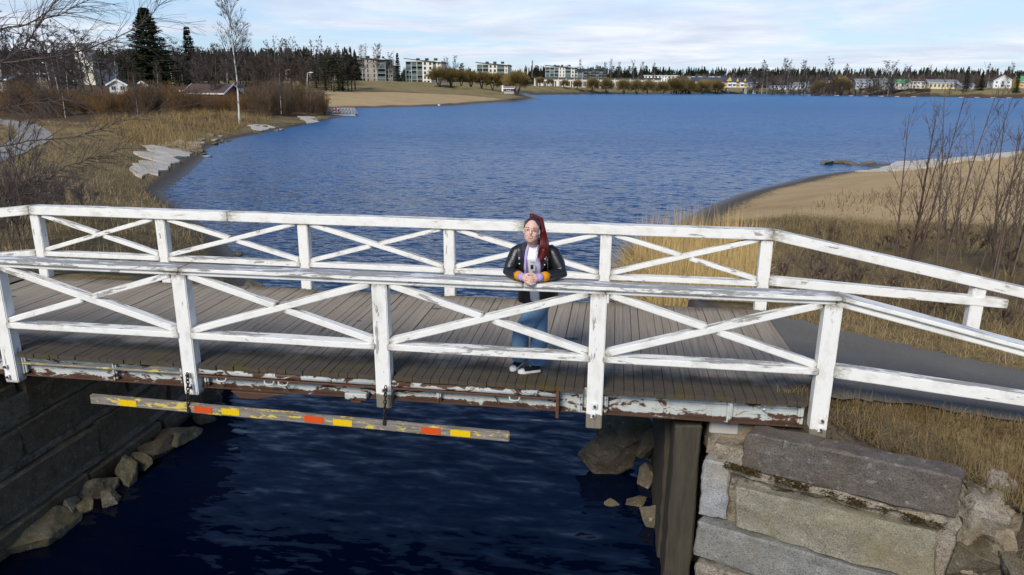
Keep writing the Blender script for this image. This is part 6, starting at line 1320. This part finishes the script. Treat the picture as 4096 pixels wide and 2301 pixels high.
# -- apartment houses behind the beach, left to right
apartment('brown grey five storey apartment house behind bare birches', 866, 972, 425, 209, 147, 5, 'beam', [('b', 46), ('n', 26), ('b', 16)], tilt=2.2)
apartment('narrow lower wing at the right of the brown apartment house', 973, 989, 428, 209, 164, 4, 'beam', [('w', 9), ('b', 8)], tilt=0.6, vents=1)
apartment('cream five storey apartment house with balconies left of the olive willows', 1023, 1112, 430, 213, 153, 5, 'pale', [('b', 32), ('w', 20), ('b', 6), ('n', 10)], tilt=2.4)
apartment('low entrance wing in front of the cream apartment house', 1073, 1102, 424, 213, 190, 2, 'pale', [('w', 10), ('b', 12)], tilt=0.4, vents=1)
apartment('pale apartment house rising above the olive willows', 1200, 1277, 470, 205, 161, 4, 'pale', [('b', 22), ('w', 16), ('b', 14), ('n', 6)], tilt=1.8)
apartment('pale four storey apartment house beside the tall mast on the far shore', 1371, 1444, 600, 195, 168, 3, 'pale', [('b', 28), ('n', 14), ('b', 12), ('w', 8)], tilt=2.2)
apartment('low annexe at the right of the apartment house by the mast', 1445, 1464, 602, 195, 178, 2, 'pale', [('w', 4), ('b', 10)], tilt=0.3, vents=1)
apartment('dark green glass office block behind the larches', 1466, 1524, 660, 195, 174, 3, 'dark', [('b', 20), ('b', 20)], tilt=0.3, vents=2, glass_b='glass')
# -- low terrace with deep eaves along the promenade
def terrace(label, a0, a1, y, vb, vt, wall, n):
    x, W, z = frame(a0, a1, y, vb); t = thing('terrace_house', label, 'building', (x, y, z-0.3)); H = vz((a0+a1)/2, vt, y)-z+0.3
    k = MB(); k.box(0, W, 0, 10, 0, H-0.5); hpart(k, 'wall', wall, t); k = MB(); k.box(-0.8, W+0.8, -1.8, 10.5, H-0.48, H); rf = hpart(k, 'roof', 'roof_dark', t)
    for i in range(n):
        xx = W*(i+0.5)/n; k = MB(); k.box(xx-W/n*0.46, xx-W/n*0.40, -1.5, -1.3, 0, H-0.5); hpart(k, 'post', 'white', t); window(t, xx-W/n*0.28, xx+W/n*0.05, 0.7, H*0.62, 0, 'white'); k = MB(); k.box(xx+W/n*0.15, xx+W/n*0.30, -0.06, -0.003, 0.2, H*0.62); hpart(k, 'door', 'brown_w' if i % 2 else 'dark', t)
    return t
terrace('long low cream terrace with dark flat roof behind the left promenade willows', 1343, 1522, 590, 219, 195, 'pale', 9)
terrace('second low terrace with dark roof behind the right promenade willows', 1524, 1660, 596, 219, 196, 'pale', 7)
apartment('long white two storey block above the promenade willows', 1618, 1704, 680, 206, 190, 2, 'white', [('w', 30), ('n', 10), ('w', 20)], tilt=0.3, roof='white', vents=4)
apartment('flat white hall roof line behind the yellow terrace', 1724, 1806, 700, 206, 193, 1, 'white', [('w', 40)], tilt=0.2, roof='white', vents=5)
# -- yellow terrace: yellow and white bays under dark roofs
def yellow_row(label, a0, a1, y, vb, ve, vr, bays, gab=()):
    x, W, z = frame(a0, a1, y, vb); t = thing('yellow_terrace', label, 'building', (x, y, z-0.2)); ze, zr = vz((a0+a1)/2, ve, y)-z+0.2, vz((a0+a1)/2, vr, y)-z+0.2; n = len(bays)
    gable_wall(t, 0, W, 0.35, 9, 0, ze, zr, 'yellow_w'); gable_roof(t, 0, W, 0, 9, ze, zr, 'roof_blue', 0.7)
    for i, c in enumerate(bays):
        x0, x1 = W*i/n, W*(i+1)/n; k = MB(); k.box(x0+0.03, x1-0.03, -0.0 if c == 'w' else 0.2, 0.34, 0, ze-0.35); b_ = hpart(k, 'bay', 'white' if c == 'w' else 'yellow_w', t); yy = 0.0 if c == 'w' else 0.2
        for zz in (0.8, ze*0.5+0.6): window(t, (x0+x1)/2-0.75, (x0+x1)/2+0.75, zz, zz+1.35, yy, 'white')
        if c == 'w':
            k = MB(); k.box(x0+0.2, x1-0.2, -1.4, -0.01, ze*0.5-0.1, ze*0.5+0.1); bl = hpart(k, 'balcony', 'white', t); k = MB(); k.box(x0+0.2, x1-0.2, -1.4, -1.33, ze*0.5+0.12, ze*0.5+1.1); hpart(k, 'railing', 'white', bl)
    for g in gab:
        xg = W*g; wg = W*0.085; k = MB(); k.prism([(xg-wg, ze-0.4), (xg+wg, ze-0.4), (xg, zr+0.25)], -1.3, 4.0); gw = hpart(k, 'dormer', 'yellow_w', t); k = MB(); k.bar((xg-wg-0.4, 1.2, ze-0.55), (xg, 1.2, zr+0.42), 5.4, 0.25); k.bar((xg+wg+0.4, 1.2, ze-0.55), (xg, 1.2, zr+0.42), 5.4, 0.25); hpart(k, 'dormer_roof', 'roof_blue', gw)
yellow_row('yellow and white two storey terrace with dark blue roof on the far shore', 1738, 1838, 610, 219, 203, 194, 'wywywywyw', (0.93,)); yellow_row('right end of the yellow terrace with two white balconied gables', 1839, 1878, 606, 219, 204, 196, 'wywy', (0.3, 0.78))
# -- small houses right of the concrete bridge
H_ = [('grey_house', 'small blue grey house right of the yellow terrace', 1882, 1902, 640, 214, 207, 199, 'blue_w', 'roof_blue', 2, 1), ('white_house', 'low white house behind the far shore fence, leftmost', 1936, 1975, 600, 224, 215, 208, 'white', 'roof_dark', 4, 1), ('white_house', 'low white house behind the fence, middle', 1982, 2022, 604, 224, 214, 207, 'white', 'roof_grey', 4, 1), ('white_house', 'white house behind the big brown willow', 2034, 2075, 606, 224, 213, 205, 'white', 'roof_dark', 4, 1),
      ('yellow_villa', 'pale yellow two storey villa behind bare trees on the right far shore', 2080, 2140, 600, 224, 203, 196, 'pale_yellow', 'roof_dark', 5, 2), ('grey_house', 'left half of the long grey wooden house with dark roof', 2148, 2198, 575, 223, 206, 198, 'grey_w', 'roof_grey', 5, 2), ('grey_house', 'right half of the long grey wooden house with dark roof', 2199, 2242, 577, 223, 206, 197, 'grey_w', 'roof_grey', 4, 2), ('cream_house', 'cream house with bright green roof on the right far shore', 2244, 2286, 570, 223, 208, 199, 'pale', 'roof_green', 3, 1),
      ('cream_house', 'narrow cream house right of the green roofed one', 2289, 2322, 574, 223, 205, 198, 'pale', 'roof_brown', 3, 2), ('cream_house', 'long cream house with grey roof right of the narrow one', 2331, 2404, 570, 224, 208, 200, 'pale_yellow', 'roof_grey', 7, 1), ('blue_shed', 'pale blue shed beside the reddish round willow', 2412, 2446, 560, 224, 214, 209, 'blue_w', 'roof_grey', 2, 1), ('white_house', 'white gabled house with brown roof near the right picture edge', 2492, 2538, 570, 221, 203, 189, 'white', 'roof_brown', 3, 2), ('yellow_house', 'orange yellow house with green roof at the right picture edge', 2557, 2600, 540, 220, 205, 191, 'yellow_w', 'roof_green', 3, 2)]
for i, (nm, lab, a0, a1, y, vb, ve, vr, w, rf, n, rows) in enumerate(H_): house(nm, lab, a0, a1, y, vb, ve, vr, w, rf, n, rows, along='y' if nm in ('white_house',) and 'gabled' in lab else 'x')
# -- left bank houses
house('red_shed', 'red wooden shed with brown roof beside the thicket', 468, 570, 140, 254, 233, 211, 'red_w', 'roof_brown', 2, 1, depth=6, rz=-0.10, chim=False, door=True, over=0.45)
house('white_house', 'white gabled house half hidden behind the thicket', 279, 324, 155, 232, 213, 199, 'white', 'roof_dark', 2, 1, along='y', depth=8, chim=False)
house('white_house', 'small white house behind the tall spruce', 352, 376, 160, 232, 214, 204, 'white', 'roof_dark', 1, 1, along='y', depth=8, chim=False)
house('white_house', 'white cottage peeking out right of the red shed', 560, 578, 175, 240, 217, 211, 'white', 'roof_dark', 1, 1, along='y', depth=8, chim=False)
house('white_house', 'white outbuilding between the tall spruce and the red shed', 432, 468, 150, 252, 226, 219, 'white', 'roof_dark', 2, 1, depth=5, chim=False)
house('dark_house', 'dark brown house with white eaves at the far left behind bare trees', 62, 128, 150, 215, 183, 165, 'brown_w', 'roof_dark', 4, 1, depth=8)
house('dark_house', 'low dark house with white eaves at the left picture edge', -30, 24, 140, 225, 198, 186, 'brown_w', 'roof_dark', 3, 1, depth=8)
# stepped cream building with a tower
x, W, z = frame(156, 246, 215); t = thing('cream_building', 'stepped cream building with a tower behind bare trees at left', 'building', (x, 215, z-0.5))
for i, (f0, f1, vt, dp) in enumerate(((0.0, 1.0, 158, 12), (0.12, 0.82, 148, 10), (0.42, 0.80, 128, 8), (0.46, 0.66, 110, 6))):
    h = vz(200, vt, 215)-z+0.5; k = MB(); k.box(W*f0, W*f1, 0.02*i, dp, 0, h); wl2 = hpart(k, 'wall', 'pale', t); k = MB(); k.box(W*f0-0.3, W*f1+0.3, -0.3+0.02*i, dp+0.2, h, h+0.35); hpart(k, 'roof', 'pale', t)
    for j in range(3 if i < 3 else 1): c = W*(f0+(f1-f0)*(j+0.5)/(3 if i < 3 else 1)); window(t, c-0.5, c+0.5, h-2.6, h-1.0, 0.02*i, 'white', False)
k = MB()
for j in range(14): k.box(W*0.36, W*0.36+2.2, -0.5, 0.0, 1.0+j*0.9, 1.3+j*0.9)
hpart(k, 'outside_stair', 'roof_grey', t)
# -- red beach hut, dock with lifebuoy, lamp posts, mast, gull
house('beach_hut', 'small dark red beach hut below the huge round willow', 1268, 1292, 262, 231, 221, 217, 'red_w', 'roof_grey', 1, 1, depth=4, chim=False, over=0.25)
x, W, z = frame(1262, 1266, 262, 231); k = MB(); k.box(0, W, 0, 1, 0, 2.2); o = k.build('electric_box', MT['white'], None, bevel=0.05, loc=(x, 262, z)); tag(o, 'narrow white cabinet standing left of the red beach hut', 'cabinet')
dk0, dk1 = atz(836*S, 287*S, ZW+0.35), atz(893*S, 287.5*S, ZW+0.35); dk = thing('bathing_dock', 'wooden bathing dock with railings at the tip of the left shore', 'dock', dk0); DL = (dk1-dk0).length; dk.rotation_euler[2] = math.atan2(dk1.y-dk0.y, dk1.x-dk0.x)
for i in range(10): k = MB(); k.box(0, DL, i*0.22, i*0.22+0.2, -0.10, 0); hpart(k, 'plank', 'brown_w', dk)
k = MB(); k.box(-0.05, DL, -0.06, -0.01, -0.30, -0.02); hpart(k, 'edge_board', 'blue_w', dk)
for sy in (0.05, 2.1):
    k = MB(); k.box(0, DL*0.86, sy-0.05, sy+0.05, 0.92, 1.02); rl = hpart(k, 'railing', 'beam', dk)
    for i in range(7):
        xx = DL*0.86*i/6; k = MB(); k.box(xx-0.05, xx+0.05, sy-0.05, sy+0.05, -0.6, 0.915); hpart(k, 'post', 'beam', rl)
        if i < 6: k = MB(); k.bar((xx+0.05, sy, 0.1), (xx+DL*0.86/6-0.05, sy, 0.9), 0.06, 0.08); hpart(k, 'brace', 'beam', rl)
    k = MB(); k.bar((DL*0.86, sy, 1.0), (DL*1.05, sy, -0.45), 0.07, 0.09); k.bar((DL*0.80, sy, 0.9), (DL*0.98, sy, -0.45), 0.07, 0.09); hpart(k, 'ladder', 'beam', dk)
lp = dk0+Vector((DL*0.20, -0.15, 0.62)); k = MB(); k.tube([(0.36*math.cos(2*math.pi*i/18), 0, 0.36*math.sin(2*math.pi*i/18)) for i in range(19)], 0.09, 8, cap=False); o = k.build('lifebuoy', MT['bright_red'], None, True, loc=lp); tag(o, 'red and white lifebuoy hanging on the dock railing', 'lifebuoy')
for i in range(4): a = math.pi/4+i*math.pi/2; k = MB(); k.tube([(0.36*math.cos(a+d), 0, 0.36*math.sin(a+d)) for d in (-0.2, -0.1, 0, 0.1, 0.2)], 0.096, 8); hpart(k, 'white_band', 'white', o)
def lamp(label, a, y, vb, vt, lean=0.0, arm=1.0):
    p = at_dist(a, y); 
    H = px_height(p, vt); t = thing('street_lamp', label, 'lamp post', p); k = MB(); k.tube([(0, 0, -0.3), (lean*0.5, 0, H*0.5), (lean, 0, H)], [0.10, 0.08, 0.06], 8); hpart(k, 'pole', 'lampgrey', t, smooth=True)
    k = MB(); k.tube([(lean, 0, H), (lean+arm*0.4, 0, H+0.1)], 0.05, 6); hpart(k, 'arm', 'lampgrey', t); k = MB(); k.ell((lean+arm*0.7, 0, H+0.12), (0.55, 0.22, 0.11), 10, 6); hpart(k, 'lamp_head', 'white', t, smooth=True)
lamp('street lamp at the left behind the thin leaning birch', 136, 120, 214, 160, -0.6, -0.4); lamp('street lamp on the lawn bank left of the birch clumps', 724, 200, 221, 177); lamp('leaning street lamp at the end of the thicket above the beach', 768, 150, 229, 184, 0.9, 1.2); lamp('street lamp in front of the cream apartment house', 1031, 330, 220, 180)
x, W, z = frame(1338, 1339, 640, 196); k = MB(); k.tube([(0, 0, 0), (0, 0, vz(1338, 152, 640)-z)], [0.5, 0.42], 8); o = k.build('chimney_mast', MT['brown_w'], None, loc=(x, 640, z)); tag(o, 'tall thin chimney mast left of the apartment house on the far shore', 'mast')
gl = atz(1105*S, 268*S, ZW+0.02); k = MB(); k.ell((0, 0, 0.30), (0.30, 0.15, 0.16), 10, 7); k.ell((-0.26, 0, 0.52), (0.10, 0.09, 0.10), 8, 6); k.tube([(-0.18, 0, 0.36), (-0.25, 0, 0.5)], [0.10, 0.07], 8); k.tube([(-0.34, 0, 0.51), (-0.44, 0, 0.48)], [0.03, 0.008], 6); k.add([(0.2, -0.08, 0.30), (0.2, 0.08, 0.30), (0.52, 0.04, 0.27), (0.52, -0.04, 0.27), (0.2, 0, 0.4)], [(0, 1, 2, 3), (0, 3, 4), (1, 4, 2), (3, 2, 4)]); k.tube([(0, 0.05, 0), (0, 0.05, 0.2)], 0.015, 5); k.tube([(0, -0.05, 0), (0, -0.05, 0.2)], 0.015, 5)
tag(k.build('gull', MT['white'], None, True, loc=gl), 'white gull standing at the water edge of the sandy beach', 'bird')
# -- low concrete road bridge at the far end of the bay
x, W, z = frame(1806, 1898, 628, 222); t = thing('concrete_bridge', 'low concrete road bridge at the far end of the bay', 'bridge', (x, 628, ZW)); zt = vz(1850, 219, 628)-ZW
k = MB(); k.box(0, W, 0, 8, zt-1.0, zt); hpart(k, 'bridge_deck', 'concrete', t); k = MB(); k.box(0, W, -0.1, 0.05, zt+0.02, zt+0.9); hpart(k, 'parapet', 'lampgrey', t)
for f in (0.02, 0.26, 0.74, 0.98): k = MB(); k.box(W*f-1.2, W*f+1.2, 0.4, 7.6, -0.5, zt-1.02); hpart(k, 'pier', 'concrete', t)
x, W, z = frame(1826, 1832, 612, 226); k = MB(); k.box(0.4, 0.55, 0, 0.1, 0, 3.0); k.box(0, 1.0, -0.05, -0.005, 2.0, 3.2); tag(k.build('sign_board', MT['white'], None, loc=(x, 612, z-0.4)), 'small white sign on a pole before the concrete bridge', 'sign')
# -- boats pulled up on the far right shore, and the log boom
def boat(label, a, b_, L, mat, tilt=0.0, rz=0.0):
    p = atz(a*S, b_*S, -1.6); p.z = max(hz(p.x, p.y), ZW); t = thing('rowing_boat', label, 'boat', p, rz); k = MB(); n = 9; vs_ = []; fs_ = []
    for i in range(n):
        u = -1+2*i/(n-1); w = 0.75*(1-abs(u)**2.6)+0.04; x = u*L/2; zt = 0.55+0.25*u*u; vs_ += [(x, -w, zt), (x, -w*0.65, 0.12), (x, 0, 0.0), (x, w*0.65, 0.12), (x, w, zt)]
    for i in range(n-1):
        for j in range(4): q = 5*i+j; fs_.append((q, q+1, q+6, q+5))
    k.add(vs_, fs_); hpart(k, 'hull', mat, t); k = MB()
    for xx in (-L*0.2, L*0.15): k.box(xx-0.12, xx+0.12, -0.6, 0.6, 0.38, 0.43)
    hpart(k, 'thwarts', 'beam', t); t.rotation_euler[0] = tilt; t.scale = (1.3,)*3
boat('orange rowing boat pulled up on the right far shore', 2134, 232, 5.5, 'orange', 0.5, 0.2); boat('green and white rowing boat lying at the water edge on the right far shore', 2226, 233.5, 5.5, 'white', 0.6, 0.6); boat('tan covered boat in the boat row below the pale yellow villa', 2098, 228, 6, 'beam', 2.9, 0.1); boat('dark covered boat in the boat row below the pale yellow villa', 2112, 228, 6, 'roof_dark', 2.9, 0.2); boat('blue covered boat in the boat row below the grey house', 2132, 227.5, 7, 'roof_blue', 2.9, 0.1); boat('grey tarpaulin covered boat right of the blue one', 2144, 227.5, 8, 'blue_w', 2.9, 0.0); boat('white boat upside down on the lawn before the hedge', 2270, 229.5, 6, 'white', 3.1, 0.0); boat('white boat upside down before the long cream house', 2384, 229.8, 6, 'white', 3.1, 0.0)
def boom(label, a0, b0_, a1, b1_, n):
    p0, p1 = atz(a0*S, b0_*S, ZW), atz(a1*S, b1_*S, ZW); t = thing('log_boom', label, 'log boom', p0)
    for i in range(n):
        q0, q1 = (p1-p0)*(i/n), (p1-p0)*((i+0.9)/n); w = 0.25*math.sin(i*1.3); k = MB(); k.tube([q0+Vector((0, w, 0.12)), q1+Vector((0, -w, 0.14))], 0.30, 7); hpart(k, 'log', 'roof_dark' if i % 3 else 'concrete', t, smooth=True); k = MB(); k.ell(q1+Vector((0, 0, 0.35)), (0.32, 0.3, 0.3), 8, 6); hpart(k, 'float', 'bright_red', t, smooth=True)
boom('long dark log boom with red floats along the right far shore', 2030, 240.3, 2305, 244.6, 22); boom('second log boom with red floats at the right picture edge', 2412, 246.0, 2600, 247.5, 14)
for a, b_, lab in ((2266, 236.5, 'left'), (2226, 238.8, 'right')): pass
k = MB(); p = atz(2208*S, 238*S, -2.0); k.box(0, 14, 0, 2.0, 0.7, 0.85); k.box(1, 1.3, 0.8, 1.1, -0.6, 0.7); k.box(12.5, 12.8, 0.8, 1.1, -0.6, 0.7); tag(k.build('jetty', MT['concrete'], None, loc=p), 'short grey jetty at the water edge below the grey house', 'jetty')
# clipped dark hedges and a few parked cars
for i, (a0, a1, y, vb, vt, lab) in enumerate(((2160, 2202, 560, 228, 222, 'dark clipped hedge before the left half of the grey house'), (2280, 2338, 552, 231, 222, 'dark clipped hedge before the cream houses'), (2185, 2215, 562, 225, 218, 'reddish low hedge right of the grey house door'))):
    x, W, z = frame(a0, a1, y, vb); h = vz((a0+a1)/2, vt, y)-z; r = random.Random(i); B = [(r.uniform(0, W), r.uniform(0, 2.5), h*r.random()*0.7) for _ in range(1600)]; T = [(p_[0]+r.uniform(-.5, .5), p_[1]+r.uniform(-.5, .5), min(h, p_[2]+r.uniform(0.3, 0.9))) for p_ in B]; tag(mobj('hedge', blade_mesh('hedge', B, T, [0.3]*1600, MT['willow2']), None, (x, y, z)), lab, 'hedge')
def car(label, a, y, vb, mat, rz=0.0):
    p = at_dist(a, y); z = vz(a, vb, y); t = thing('parked_car', label, 'car', (p.x, y, z), rz); k = MB(); k.prism([(-2.1, 0.35), (2.1, 0.35), (2.15, 0.75), (1.2, 0.95), (0.6, 1.42), (-1.2, 1.45), (-2.0, 0.95), (-2.15, 0.8)], -0.85, 0.85); hpart(k, 'body', mat, t, bevel=0.05)
    k = MB(); k.prism([(1.05, 0.98), (0.55, 1.36), (-1.1, 1.38), (-1.7, 0.98)], -0.87, 0.87); hpart(k, 'windows', 'glass', t)
    for xx in (-1.35, 1.35):
        for yy in (-0.80, 0.80): k = MB(); k.tube([(xx, yy-0.1, 0.33), (xx, yy+0.1, 0.33)], 0.33, 12); hpart(k, 'wheel', 'roof_dark', t)
car('dark car parked before the second low terrace', 1636, 583, 219, 'roof_dark'); car('red car parked at the end of the low terrace', 1645, 586, 219, 'bright_red', 0.1); car('grey car parked by the promenade willows', 1700, 590, 219.5, 'roof_grey', 0.05)
bpy.context.view_layer.update()
